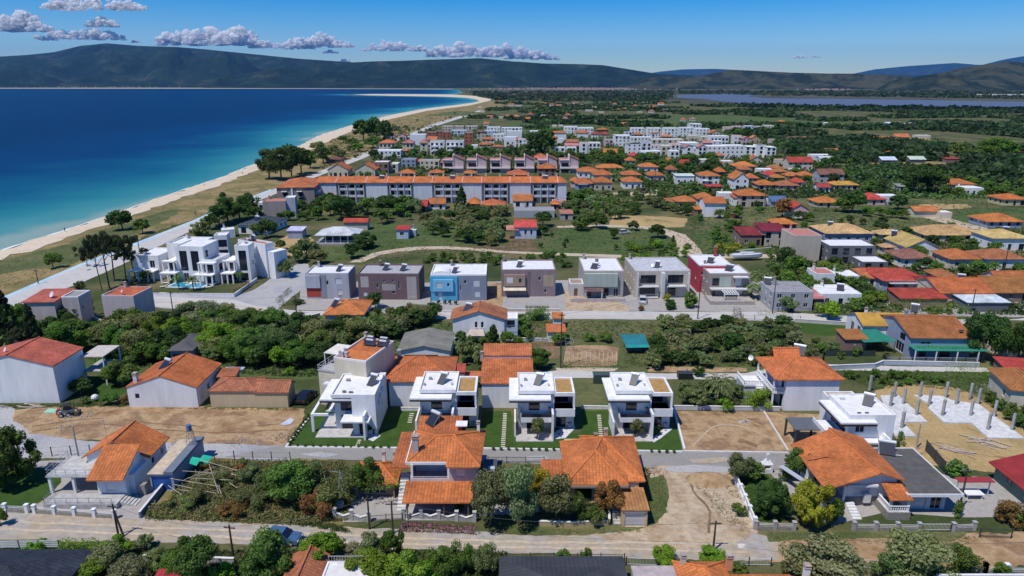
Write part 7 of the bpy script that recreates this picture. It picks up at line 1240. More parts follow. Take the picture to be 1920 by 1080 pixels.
scatter('dry_tufts', [(-100,500),(60,478),(300,390),(480,325),(520,320),(480,358),(300,435),(100,510),(-100,580)], 1500, .2, .35, [(.2,.16,.07),(.14,.13,.055),(.26,.2,.1)], 6, .4, .4); scatter('dry_tufts', [(620,262),(740,226),(900,196),(960,194),(900,212),(780,245),(700,285),(600,318)], 1200, .6, 1.3, [(.10,.11,.045),(.2,.16,.075),(.05,.07,.03)], 6, .45, .4)
scatter('undergrowth', [(690,240),(860,236),(1000,242),(1180,240),(1300,238),(1440,262),(1560,320),(1500,345),(1300,345),(1180,345),(1090,325),(700,322)], 2600, 2.4, 2.0, [(.06,.11,.035),(.08,.14,.04),(.1,.14,.05)], 8, .5, .8); scatter('undergrowth', [(1180,330),(1440,320),(1700,335),(1990,350),(1990,380),(1700,372),(1450,372),(1200,365)], 1800, 1.6, 1.4, [(.06,.11,.035),(.09,.15,.045)], 8, .5, .8); scatter('undergrowth', [(1440,440),(1990,430),(1990,590),(1600,588),(1440,582)], 1800, 1.0, .9, [(.06,.11,.035),(.09,.15,.045),(.12,.15,.06)], 8, .45, .7)
# ---------------------------------------------------------------- walls, fences, gates
def fence(name, label, px, style, h=1.1, col=WH, sp=2.6, cat=None, pc=None, n=None):
    a0 = P(*px[0]); t = thing(name, label, cat or name.split('_')[-1], a0, 0); pts = [P(*p)-a0 for p in px]; mb = MB(); rb = MB(); np_ = 0
    def wal(m, a, b, w, z0, z1, z2=None):
        d = (b-a).normalized(); e = Vector((-d.y, d.x, 0))*w/2; z2 = z1 if z2 is None else z2
        q = [a+e, a-e, b-e, b+e]; lo = [Vector((p.x,p.y,z0)) for p in q]; hi = [Vector((q[0].x,q[0].y,z1)),Vector((q[1].x,q[1].y,z1)),Vector((q[2].x,q[2].y,z2)),Vector((q[3].x,q[3].y,z2))]
        m.face(hi); m.face(lo[::-1])
        for i in range(4): j = (i+1)%4; m.face([lo[i],lo[j],hi[j],hi[i]])
    for a, b in zip(pts, pts[1:]):
        L = (b-a).length; k = max(1, n or round(L/sp))
        if style in ('pillar','wall','zigzag','kerb'): 
            bh = {'pillar':.5,'wall':h,'zigzag':.45,'kerb':h}[style]; wal(mb, a, b, .22 if style != 'kerb' else .3, -.02, bh)
        if style == 'wall': wal(rb, a, b, .30, h, h+.06)
        for i in range(k):
            p, q = a.lerp(b, i/k), a.lerp(b, (i+1)/k); m_ = p.lerp(q, .5)
            if style == 'zigzag': wal(mb, p, m_, .2, .45, .95, .5); wal(mb, m_, q, .2, .45, .5, .95); wal(rb, p, m_, .3, .95, 1.03, .58) if 0 else None; rb.slab([*[Vector((v.x,v.y+w_,z)) for v, w_, z in ((p,-.16,1.03),(m_,-.16,.58),(m_,.16,.58),(p,.16,1.03))]],.07); rb.slab([*[Vector((v.x,v.y+w_,z)) for v, w_, z in ((m_,-.16,.58),(q,-.16,1.03),(q,.16,1.03),(m_,.16,.58))]],.07)
            if style in ('pillar',):
                for z in (.65,.85): rb.tube(p+Vector((0,0,z)), q+Vector((0,0,z)), .035, n=4)
            if style == 'slat':
                for z in (.25,.5,.75,1.0): wal(rb, p, q, .05, z, z+.14)
            if style == 'chain':
                for z in (.3,.7,h-.05): rb.tube(p+Vector((0,0,z)), q+Vector((0,0,z)), .014, n=3)
            if style in ('iron','bars'):
                rb.tube(p+Vector((0,0,h-.1)), q+Vector((0,0,h-.1)), .03, n=4); rb.tube(p+Vector((0,0,.2)), q+Vector((0,0,.2)), .03, n=4)
                for j in range(int((q-p).length/.16)): v = p.lerp(q, j*.16/(q-p).length); rb.tube(v+Vector((0,0,.1)), v+Vector((0,0,h+(.08 if style == 'iron' else 0))), .014, n=3)
            if style == 'lattice':
                kk = int((q-p).length/.3)+1
                for j in range(kk): u, v = p.lerp(q, j/kk), p.lerp(q, (j+1)/kk); rb.tube(u+Vector((0,0,.45)), v+Vector((0,0,h)), .03, n=3); rb.tube(v+Vector((0,0,.45)), u+Vector((0,0,h)), .03, n=3)
                wal(mb, p, q, .2, 0, .45); wal(rb, p, q, .18, h, h+.1)
            if style == 'mesh': wal(rb, p, q, .03, .05, h)
        if style in ('pillar','zigzag','lattice','iron','bars','chain','slat','mesh'):
            w_ = .2 if style in ('pillar','zigzag','lattice') else .05
            for i in range(k+1):
                p = a.lerp(b, i/k); m = MB().box(p.x-w_,p.x+w_,p.y-w_,p.y+w_,0,h+(.15 if w_ > .1 else .1))
                if w_ > .1: m.box(p.x-w_-.05,p.x+w_+.05,p.y-w_-.05,p.y+w_+.05,h+.15,h+.22)
                m.build('post', 'paint' if w_ > .1 else 'metal', t, pc or (WH if w_ > .1 else IRON))
    if mb.v: mb.build('base_wall', 'stone' if style in ('pillar','zigzag') else 'paint', t, STN if style == 'pillar' else (.4,.39,.37) if style == 'zigzag' else col)
    if rb.v: rb.build('coping' if style in ('wall','zigzag') else 'rails', 'paint' if style in ('wall','zigzag','lattice') else 'metal', t, (.7,.69,.67) if style in ('wall','zigzag') else col)
    return t
fence('garden_wall','low grey wall with white pillars before the blue garage house',[(-30,958),(52,961)],'pillar',1.0); fence('garden_wall','pillared garden wall stretch right of the small gate gap, by the blue garage house',[(66,962),(216,972)],'pillar',1.0,pc=WH)
fence('garden_wall','dark blue grey wall running back beside the blue garage door',[(263,972),(312,912)],'wall',.9,(.16,.19,.24)); fence('wire_fence','thin post fence behind the paved yard at left',[(62,858),(170,852)],'chain',1.5,IRON,cat='fence'); fence('wire_fence','wire fence with dark posts along the gravel lane above the weeds',[(366,866),(440,864),(545,866)],'chain',1.5,IRON,cat='fence')
fence('garden_wall','short zigzag topped grey wall left of the vine pergola',[(628,972),(692,978)],'zigzag',1.25,pc=(.5,.5,.48),n=2); fence('garden_wall','long zigzag topped grey wall before the chimneyed house',[(757,972),(890,978)],'zigzag',1.25,pc=(.5,.5,.48),n=4); fence('iron_gate','rusty brown gate between the two zigzag walls',[(694,978),(754,974)],'bars',.9,(.12,.07,.05),cat='gate')
fence('garden_wall','low yellow wall before the yellow arched house',[(1010,986),(1072,988),(1140,985)],'wall',.7,(.5,.38,.2)); fence('garden_wall','yellow side wall left of the garage of the arched house',[(1142,984),(1142,950)],'wall',.8,(.5,.38,.2))
fence('lattice_fence','white lattice fence running back beside the dirt plot',[(1414,988),(1372,888)],'lattice',1.2,cat='fence'); fence('garden_wall','stone garden wall with white rails left of the yellow round bush',[(1416,992),(1488,994)],'pillar',1.0,pc=(.4,.39,.38)); fence('garden_wall','stone garden wall with four grey pillars before the lower right white house',[(1600,994),(1722,996)],'pillar',1.0,pc=(.38,.37,.37),n=3)
fence('white_gate','white barred driveway gate before the grey flat garage',[(1726,996),(1782,996)],'bars',1.1,WH,cat='gate'); fence('garden_wall','short stone wall right of the white driveway gate',[(1786,996),(1825,994)],'pillar',1.0,pc=(.38,.37,.37),n=1); fence('iron_gate','black iron gate of the paved yard at lower right',[(1836,1008),(1895,1010)],'iron',1.3,IRON,cat='gate')
fence('mesh_fence','dark green mesh fence panels beside the solar panelled flat roof',[(1735,845),(1770,886)],'mesh',1.7,(.05,.07,.08),cat='fence'); fence('slat_fence','white slatted fence behind the slate roof at bottom left',[(0,1030),(112,1029)],'slat',1.1,WH,cat='fence')
fence('iron_fence','black iron railing along the gravel road above the grey metal roof',[(950,1058),(1170,1060)],'iron',1.5,IRON,cat='fence'); fence('iron_fence','white railing beside the small bright tree at bottom centre',[(1174,1060),(1232,1062)],'bars',1.1,WH,cat='fence'); fence('iron_fence','white railing right of the orange roofs at the bottom edge',[(1362,1060),(1445,1062)],'bars',1.1,WH,cat='fence'); fence('white_gate','white driveway gate between the two grey green trees at bottom right',[(1602,1066),(1648,1068)],'bars',1.3,WH,cat='gate')
fence('garden_wall','low wall with white pillars in the bottom right corner',[(1812,1075),(1845,1076),(1925,1078)],'pillar',1.2); fence('garden_wall','low wall among bushes below the blue garage house',[(270,1052),(440,1058)],'wall',.8,(.45,.43,.41)); fence('iron_fence','dark railing along the asphalt street beside the chimneyed house',[(915,868),(1020,868)],'bars',1.0,IRON,cat='fence')
fence('garden_wall','pale blue railed garden wall before the vine veranda',[(1548,694),(1640,690),(1655,684),(1835,688)],'wall',.9,(.42,.47,.52)); fence('iron_fence','pale blue railing on the wall before the vine veranda',[(1660,684),(1834,686)],'bars',1.7,(.45,.52,.6),cat='fence'); fence('yard_wall','white boundary wall around the pool villas',[(280,556),(440,557),(482,527)],'wall',.9,(.74,.74,.76)); fence('yard_wall','low white kerb wall along the front of the villa lawns',[(535,840),(905,842),(1280,848)],'kerb',.22,(.68,.68,.68)); fence('yard_wall','low white wall beside the fourth villa and brown plot',[(1263,768),(1283,846)],'kerb',.5,(.72,.72,.72)); fence('yard_wall','thin pale kerb dividing the two brown plots',[(1432,773),(1477,846)],'kerb',.25,(.6,.56,.5)); fence('yard_wall','long low grey wall behind the brown plots',[(1262,768),(1462,770)],'wall',.7,(.55,.55,.58)); fence('yard_wall','white kerb with gravel on the left edge of the first villa lawn',[(578,786),(537,838)],'kerb',.2,(.68,.67,.66)); fence('yard_wall','pale kerb at the near edge of the brown plots',[(1284,847),(1478,850)],'kerb',.2,(.62,.6,.57)); fence('yard_wall','white rear wall of the second villa lawn',[(752,770),(790,770)],'wall',.6,(.7,.7,.72)); fence('yard_wall','white rear wall of the lawn between third and fourth villas',[(1090,766),(1146,767)],'wall',.5,(.66,.66,.68))
fence('garden_wall','grey wall with railing at the street corner right of the grey beige house',[(1372,598),(1500,602)],'bars',1.1,(.6,.6,.62)); fence('garden_wall','pale garden wall along the street right end',[(1490,604),(1585,610),(1600,612)],'wall',.8,(.55,.53,.5)); fence('garden_wall','pale blue garden wall before the orange gable house',[(842,640),(945,638),(1048,640)],'wall',.6,(.5,.56,.64)); fence('garden_wall','street wall left of the orange hipped house with stepped kerb',[(528,612),(600,592)],'wall',.7,(.4,.33,.28)); fence('garden_wall','low terrace wall before the mauve house',[(930,584),(1050,584)],'wall',.6,(.5,.42,.36)); fence('garden_wall','white planter wall before the blue house',[(808,586),(880,588)],'wall',.5,(.72,.72,.72)); fence('mesh_fence','dark netting fence around the beds left of the vine veranda',[(1490,640),(1540,690),(1545,655)],'mesh',1.5,(.04,.07,.07),cat='fence'); fence('mesh_fence','netting over the garden beds behind the dark fence',[(1548,668),(1640,668)],'mesh',1.2,(.05,.08,.07),cat='fence'); fence('garden_wall','low brick edged wall by the seaside cubes',[(160,592),(192,606)],'wall',.7,(.6,.57,.54)); fence('wire_fence','garden fence in front of the white pavilion meadow path',[(700,428),(735,418),(900,420)],'chain',1.3,(.4,.38,.35),cat='fence'); fence('garden_wall','long pale wall on the track bend left of the meadow',[(1045,373),(1105,373)],'wall',.9,(.7,.69,.67))
# ---------------------------------------------------------------- utility poles and cables
tops = {}
def pole(key, x, yb, yt, label, wood=True, arm=True, lean=0.):
    g = P(x, yb); h = max(4, min(11, zat(x, yb, yt))); t = thing('utility_pole', label, 'utility pole', g, random.uniform(-.4,.4), 'utility poles of the village')
    MB().tube((0,0,-.1),(lean,0,h),.14,.09,7).build('pole','wood' if wood else 'metal',t,(.07,.05,.04) if wood else (.4,.4,.41))
    if arm:
        m = MB().box(-.7+lean,.7+lean,-.05,.05,h-.45,h-.33); m.build('crossarm','wood',t,(.09,.07,.055))
        for s_ in (-.55,0,.55): MB().tube((s_+lean,0,h-.33),(s_+lean,0,h-.15),.05,n=5).build('insulator','gloss',t,(.5,.45,.4))
    tops[key] = g+Vector((lean,0,h-.2)); return t
for a in [('a',222,1004,945,'dark leaning pole of the pair before the blue garage house'),('a2',232,1006,962,'second leaning pole of the pair on the dirt road',True,False,-.9),('b',437,1040,984,'thin pole on the pillar below the weeds'),('c',693,992,930,'dark pole by the zigzag wall gap'),('d',737,1000,940,'dark pole under the vine pergola corner'),('e',1337,1032,980,'dark wooden pole standing on the gravel road'),('f',1798,958,878,'leaning dark pole beside the red sheet carport'),('g',1051,690,514,'very tall dark pole beside the crop plot'),('h',533,650,600,'pole in the grove above the tan garages'),('i',597,668,628,'pole left of the cream apartment house'),('j',556,590,554,'pole at the street before the grey house'),('k',325,588,546,'pole by the pink cube house'),('l',809,594,546,'pole in front of the blue house'),('m',1308,598,524,'pole left of the crimson wall'),('n',1881,512,464,'dark pole among the orange roofs at right'),('o',1820,590,542,'dark pole beside the white canopy'),('p',1389,426,388,'pole at the meadow right of the track bend'),('q',1227,362,318,'pole beside the orange cluster'),('r',261,468,440,'pole beside the seaside road'),('s',72,532,506,'short pole beside the seaside path'),('t',1433,392,352,'pole between orange roofs of the cluster'),('u',1772,385,350,'pole by the far teal roof'),('v',1660,362,330,'pole in front of the far orchard rows'),('w',1716,366,330,'pole left of the tall dark trees at right'),('x',1448,588,530,'pole at the left corner of the crowded block'),('y',752,338,318,'pole before the pink row'),('z',1002,345,310,'pole by the terrace east part'),('ab',1560,830,800,'thin metal pole by the white house corner',False,False),('ac',1718,840,802,'metal pole on the construction plot',False,False),('ad',150,868,800,'thin antenna pole behind the paved yard',False,False),('ae',516,655,628,'pole hidden in the grove left part'),('af',1502,440,400,'pole beside the beige tower house')]: pole(*a)
def cable(k0, k1, label, sag=.9, end=None):
    a = tops[k0]; b = tops[k1] if k1 else end; mb = MB(); n = 14; d = b-a
    pts = [Vector((0,0,0))+d*(i/n)-Vector((0,0,sag*4*(i/n)*(1-i/n))) for i in range(n+1)]
    for p, q in zip(pts, pts[1:]): mb.tube(p, q, .022, n=3)
    o = mb.build('overhead_cable','metal',None,(.10,.10,.10)); o.location = a; tag(o, label, 'cable', 'overhead cables of the village')
cable('a','b','cable from the leaning pole to the pillar pole'); cable('b','c','cable over the dirt road below the weeds'); cable('d','e','cable above the gravel road before the arched house',1.4); cable('e',None,'cable sagging over the roadside grass at lower right',1.3,P(1950,1015,7)); cable('f',None,'cable from the leaning pole towards the construction plot',1.0,P(1690,775,6)); cable('g','m','cable from the very tall pole to the crimson wall'); cable('j','l','cable along the street before the brown house'); cable('l','g','cable between the blue house pole and the very tall pole'); cable('k','j','cable above the gravel yard'); cable('o','x','cable above the crowded block'); cable('h','i','cable over the left grove')
# ---------------------------------------------------------------- construction site
def flat_thing(name, label, cat, px, h, col, mat='concrete'):
    pts = [P(*p) for p in px]; c = pts[0]; mb = MB().prism([(p.x-c.x, p.y-c.y) for p in (pts if sum((pts[i].x-pts[i-1].x)*(pts[i].y+pts[i-1].y) for i in range(len(pts))) < 0 else pts[::-1])], -.02, h)
    o = mb.build(name, mat, None, col); o.location = c; tag(o, label, cat); return o
cs = lambda X, Y: (1440+X/4, 560+Y/4)
flat_thing('concrete_slab','left concrete foundation slab with stepped edge beside the white villa','foundation',[cs(*p) for p in ((840,735),(975,730),(1195,932),(1010,935),(1110,1040),(950,1040))],.25,(.60,.60,.59))
flat_thing('concrete_slab','large right concrete foundation slab on the sandy plot','foundation',[cs(*p) for p in ((1090,730),(1300,738),(1380,770),(1580,800),(1920,1055),(1650,1052),(1520,940),(1320,938),(1200,830),(1215,800))],.25,(.62,.62,.61))
for i, (X, Y, b) in enumerate([(760,695,'left far edge by the hipped roof'),(915,815,'left slab, far left'),(1012,798,'left slab, far right'),(1110,882,'left slab, near right'),(1000,978,'left slab, nearest'),(942,745,'behind the left slab'),(1135,745,'right slab, far left corner'),(1205,805,'right slab, left edge'),(1330,745,'right slab, far middle'),(1408,800,'right slab, centre'),(1305,885,'right slab, near left'),(1515,885,'right slab, near middle'),(1512,755,'behind the right slab'),(1572,797,'right slab, far right'),(1645,990,'right slab, nearest left'),(1692,892,'right slab, right edge'),(1826,992,'right slab, nearest right')]):
    g = P(*cs(X, Y)); mb = MB().box(-.18,.18,-.18,.18,.2,3.0); o = mb.build('concrete_column','concrete',None,(.38,.375,.36)); o.location = g; o.rotation_euler.z = .5; tag(o, f'bare concrete column, {b}', 'column', 'bare concrete columns of the construction site')
    rb = MB()
    for a in (-.12,.12):
        for c_ in (-.12,.12): rb.tube((a,c_,3.0),(a*1.3,c_*1.3,3.6),.012,n=3)
    rb.build('rebar','metal',o,(.16,.08,.05))
for i, (x, y, lb) in enumerate([(1790,845,'scattered pale planks on the sandy plot, middle heap'),(1862,835,'scattered pale planks near the right slab'),(1825,826,'small fan of planks between the slab and plank heap'),(60,762,'stack of boards at the left edge of the bare plot'),(648,745,'')][:4]):
    g = P(x, y); mb = MB()
    for k in range(9):
        a = random.uniform(-.5,.5)+.6*(i != 3); u = Vector((math.cos(a),-math.sin(a),0)); p = Vector((random.uniform(-1.3,1.3),random.uniform(-.8,.8),.05+.03*k)); e = Vector((-u.y,u.x,0))*.08; L = random.uniform(1,1.8)
        mb.slab([p-u*L-e,p+u*L-e,p+u*L+e,p-u*L+e],.04)
    o = mb.build('plank_pile','wood',None,(.5,.42,.34)); o.location = g; tag(o, lb, 'planks')
def pile(name, label, x, y, r, h, col, mat='stone', n=60, kind_cat='rubble'):
    g = P(x, y); mb = MB()
    for k in range(n):
        a = random.random()*6.28; q = r*random.random()**.6; s_ = random.uniform(.04,.13); z = max(0, h*(1-q/r))
        c = Vector((q*math.cos(a), q*math.sin(a)*.7, z*random.random()+s_*.4)); u = [Vector((random.uniform(-1,1),random.uniform(-1,1),random.uniform(-.6,.8)))*s_ for _ in range(6)]
        v = [c+Vector((s_,0,0)),c+Vector((0,s_,0)),c-Vector((s_,0,0)),c-Vector((0,s_,0))]; v = [p+w_*.4 for p, w_ in zip(v, u)]; t_, b_ = c+Vector((0,0,s_))+u[4]*.3, c-Vector((0,0,s_))
        for i in range(4): j = (i+1)%4; mb.face([v[i],v[j],t_]); mb.face([v[j],v[i],b_])
    o = mb.build(name, mat, None, col); o.location = g; o['kind'] = 'stuff'; o['label'] = label; return o
pile('rubble_pile','heap of broken bricks and bags right of the arched house',1222,884,2.2,.8,(.45,.3,.22),n=120); pile('rubble_pile','rubble heap with grey stones at the left lawn corner',530,820,2.2,.6,(.34,.28,.22),n=90); pile('rubble_pile','line of grey stones on the bare plot beside the loader',150,780,2.6,.3,(.42,.4,.38),n=70); pile('rubble_pile','pale broken concrete on the bare plot',118,800,2.2,.3,(.45,.43,.4),n=60); pile('rubble_pile','white bagged rubble in the middle of the brown plot',1397,792,1.0,.5,(.6,.6,.6),n=40); pile('rubble_pile','grey rubble beside the stilted mauve terrace',1197,570,3,1,(.5,.5,.52),n=60); pile('rubble_pile','pale rubble heap in the grass behind the columns',1655,706,2.2,.8,(.5,.45,.4),n=50); pile('rubble_pile','heap of roof tiles in the yard of the orange gable house',1000,620,2.4,.8,(.45,.28,.22),n=90); pile('rubble_pile','stones and junk left of the vine canopy',1850,730,3.2,.7,(.32,.31,.3),n=90); pile('stone_heap','lumpy grey gravel heaps along the lane',460,826,3.5,.35,(.42,.42,.44),n=90); pile('stone_heap','grey rubble along the gravel lane below the bare plot',330,832,3.0,.25,(.42,.42,.44),n=60)
def mound(label, x, y, rx, ry, h, mat):
    g = P(x, y); n = 26; v = []; f = []
    for j in range(n):
        for i in range(n):
            a = (i/(n-1)-.5)*2; b = (j/(n-1)-.5)*2; r = math.hypot(a, b); z = max(0, 1-r*r)**1.3*h+noise.noise(Vector((a*3+x, b*3, 1)))*h*.5*max(0, 1-r); v.append((a*rx, b*ry, z-.03))
    f = [(j*n+i, j*n+i+1, (j+1)*n+i+1, (j+1)*n+i) for j in range(n-1) for i in range(n-1)]
    me = bpy.data.meshes.new('earth_mound'); me.from_pydata(v, [], f); me.polygons.foreach_set('use_smooth', [True]*len(f)); o = link('earth_mound', me, mat); o.location = g; tag(o, label, 'earth mound')
mound('brown earth mound at the top of the dirt plot',1330,900,3.4,2.2,.9,'dirt'); mound('long brown spoil ridge behind the bare plot near the loader',240,778,6,1.8,.8,'dirt'); mound('low sandy mound on the bare plot centre',430,790,7,2.5,.5,'dirt'); mound('small earth mound on the meadow bank',1215,418,10,5,1.5,'ochre')
# ---------------------------------------------------------------- garden pieces
def stones(x0, y0, x1, y1, n, w, lb):
    a, b = P(x0,y0), P(x1,y1); mb = MB()
    for i in range(n): p = (b-a)*(i/(n-1)); mb.box(p.x-w/2,p.x+w/2,p.y-.13,p.y+.13,.0,.06)
    o = mb.build('stepping_stones','concrete',None,(.62,.58,.48)); o.location = a; tag(o, lb, 'path')
stones(947,776,943,838,19,.62,'row of stepping stones on the lawn left of the third villa'); stones(1123,779,1128,828,15,.62,'row of stepping stones on the lawn between third and fourth villas'); stones(772,776,768,792,5,.7,'short row of stepping stones by the first villa lawn'); stones(674,826,670,836,4,.5,'few stepping stones before the first villa door')
def bed(px, lb, mat='slabc'):
    g = [P(*p) for p in px]; pp = rough_edge(g, .1, len(px)); mb = MB().prism([(x-g[0].x, y-g[0].y) for x, y in pp][::-1], 0, .07); o = mb.build('gravel_bed','stone',None,(.66,.66,.68)); o.location = g[0]; tag(o, lb, 'gravel bed')
bed([(1036,814),(1075,790),(1078,803),(1060,822),(1040,824)],'white gravel bed with dark stones beside the third villa'); bed([(1222,824),(1250,800),(1262,804),(1240,822),(1226,830)],'white gravel bed beside the fourth villa'); bed([(690,824),(706,812),(714,818),(700,828)],'small white gravel bed by the first villa corner')
for i, (x, y) in enumerate([(1048,815),(1056,812),(1062,806),(1068,800),(1052,820),(1232,822),(1240,816),(1248,808)]):
    g = P(x,y); o = MB().ball((0,0,.1),.16,6,4,.7).build('boulder','stone',None,(.10,.10,.11)); o.location = g; tag(o, 'dark boulder on the white gravel bed beside the '+('third' if x < 1100 else 'fourth')+' villa', 'boulder', 'dark boulders on the gravel beds')
h = H('swimming_pool','bright blue swimming pool in front of the white villas','swimming pool',A=(316,538),B=(376,540)); w = h.w; h.box('pool_coping',-.6,w+.6,-.6,4.6,0,.12,'concrete',(.72,.71,.7)); h.box('pool_water',0,w,0,4,.125,.14,'pool',None); h.box('pool_island',w*.42,w*.55,1.6,4.3,.13,.3,'concrete',(.75,.75,.75))
for i, (x, y) in enumerate([(300,540),(305,533),(385,541),(392,536),(398,530)]):
    t = thing('sun_lounger','white sun lounger '+('left' if x < 320 else 'right')+' of the swimming pool','sun lounger',P(x,y),.4,'loungers around the pool'); MB().box(0,1.9,0,.6,.25,.35).build('seat','cloth',t,WH); MB().slab([(1.3,0,.4),(1.9,0,.8),(1.9,.6,.8),(1.3,.6,.4)],.06).build('backrest','cloth',t,WH)
h = H('shade_shelter','teal shade cloth shelter on thin poles at the end of the crop plot','shelter',A=(1172,664)); h.put(MB().slab([(0,0,2.0),(4.6,0,2.1),(4.2,3.6,3.0),(-.6,3.6,2.9)],.04),'shade_cloth','cloth',(.02,.17,.20)); h.put(MB().slab([(.1,-.3,1.5),(4.7,-.3,1.6),(4.6,0,2.1),(0,0,2.05)],.04),'shade_flap','cloth',(.02,.34,.32))
for a, b in ((0,0),(4.6,0),(4.1,3.5),(-.5,3.5)): h.post(a,b,0,2.1 if b < 1 else 3,.04,(.3,.28,.25),mat='wood')
h.rail([(-.6,4.6,0),(-1.2,7,0)],3.2,(.4,.38,.34),bars=False); h.box('bench',.8,3.6,1,1.6,.2,.7,'wood',(.2,.14,.1))
mb = MB(); g = P(1060,688)
for i in range(13):
    for j in range(2): p = P(1058+i*8.2, 684-j*24)-g; mb.tube((p.x,p.y,0),(p.x,p.y,1.3),.035,n=4)
    a, b = P(1058+i*8.2,684)-g, P(1060+i*8,660)-g; mb.tube((a.x,a.y,.06),(b.x,b.y,.06),.09,n=4)
o = mb.build('crop_stakes','wood',None,(.5,.4,.3)); o.location = g; tag(o,'rows of pale stakes on the vegetable plot beside the tall pole','stakes')
h = H('pipe_frame','bent pale pipe frame over the beds near the tall pole','frame',A=(1062,664)); h.rail([(0,0,0),(1.4,0,0),(1.4,2.6,0),(0,2.6,0)],2.4,(.6,.6,.6),bars=False); 
mb = MB(); g = P(400,925)
for (x0,y0,x1,y1,z) in [(330,882,445,890,2.0),(352,896,432,900,1.8),(318,897,412,912,1.8),(325,908,405,925,1.5),(375,862,448,883,2.2),(368,892,445,880,2.1),(335,918,385,925,1.4),(315,910,355,938,1.3),(345,900,405,875,2.0),(392,870,410,925,1.9),(405,905,415,925,1.5),(412,880,445,892,2.0),(430,905,445,915,1.6)]:
    a, b = P(x0,y0,z)-g, P(x1,y1,z*.9)-g; mb.tube(a, b, .035, n=4)
for x,y in ((345,930),(380,938),(415,935),(370,905),(405,908),(440,910),(330,915)): p = P(x,y)-g; mb.tube((p.x,p.y,0),(p.x,p.y,2.0),.04,n=4)
o = mb.build('bamboo_trellis','wood',None,(.55,.47,.36)); o.location = g; tag(o,'collapsed trellis of pale canes over the weeds','trellis'); 
for x, y, lb in ((368,880,'left'),(388,876,'right')): o = MB().slab([(-.7,-.5,2.0),(.5,-.6,1.6),(.8,.5,2.1),(-.5,.6,2.3)],.03).build('green_netting','cloth',None,(.02,.42,.28)); o.location = P(x,y+8); tag(o,f'green netting scrap, {lb} one of two on the cane trellis','netting')
mb = MB(); g = P(610,905)
for q in ((592,880,640,886),(570,905,610,910),(600,865,612,905),(585,898,588,912),(640,930,645,890)): a, b = P(q[0],q[1],2)-g, P(q[2],q[3],1.7)-g; mb.tube(a,b,.03,n=4)
o = mb.build('pipe_frame','metal',None,(.5,.52,.5)); o.location = g; tag(o,'thin metal frame among the weeds left of the kiosk','frame')
h = H('mast','slender lattice tripod mast at the edge of the weeds','mast',A=(642,948)); mb = MB()
for a in range(3): mb.tube((.9*math.cos(a*2.1),.9*math.sin(a*2.1),0),(0,0,5.2),.03,n=4)
for z in (1,2,3,4): k = .9*(1-z/5.2); [mb.tube((k*math.cos(a*2.1),k*math.sin(a*2.1),z),(k*math.cos((a+1)*2.1),k*math.sin((a+1)*2.1),z),.02,n=3) for a in range(3)]
h.put(mb,'lattice','metal',(.5,.5,.52)); h.box('equipment_box',-.5,.4,-1.4,-.7,.6,1.2,'metal',(.6,.6,.6))
h = H('storage_box','black storage boxes at the lane corner left of the big palm','box',A=(1272,712)); h.box('box',0,2.6,0,1.4,0,1.1,'metal',(.03,.035,.04)); h.box('lid',-.05,2.65,-.05,1.45,1.1,1.2,'metal',(.06,.065,.07))
h = H('trampoline_frame','dark green panelled enclosure behind the fourth villa','enclosure',A=(1112,720)); h.box('panel',0,4.2,0,.08,0,1.7,'metal',(.06,.09,.08)); h.box('roof_panel',0,4.2,.081,1.8,1.6,1.68,'metal',(.08,.11,.10))
o = MB().ball((0,0,.7),.6,10,6,.9).build('white_dome','paint',None,WH); o.location = P(179,752); tag(o,'small white dome in the garden behind the bare plot','dome')
o = MB().box(-1.1,1.1,-.7,.7,0,.12).build('board','paint',None,(.3,.6,.45)); o.location = P(98,771); tag(o,'pale green board lying beside the loader','board')
o = flat_thing('tarpaulin','pale blue tarpaulin on the bare plot near the first villa','tarpaulin',[(526,796),(545,784),(552,788),(545,796),(532,798)],.1,(.5,.54,.62),'cloth'); o = flat_thing('manhole','round pale concrete cover on the gravel road','manhole',[(1390+7*math.cos(a*.6),1024+4.5*math.sin(a*.6)) for a in range(10)],.05,(.62,.6,.54)); o = flat_thing('road_patch','square grey grate on the paved yard at left','grate',[(82,880),(92,867),(122,869),(108,881)],.03,(.07,.075,.085),'metal')
h = H('beach_kiosk','brown roofed kiosk beside the seaside road near the trees','kiosk',A=(612,306),B=(640,306)); h.walls(0,h.w,0,8,0,2.6,col=(.2,.13,.11),f=[(2,6,.8,2.2,'n')]); h.hip(0,h.w,0,8,2.6,1.6,(.2,.10,.08),.5)
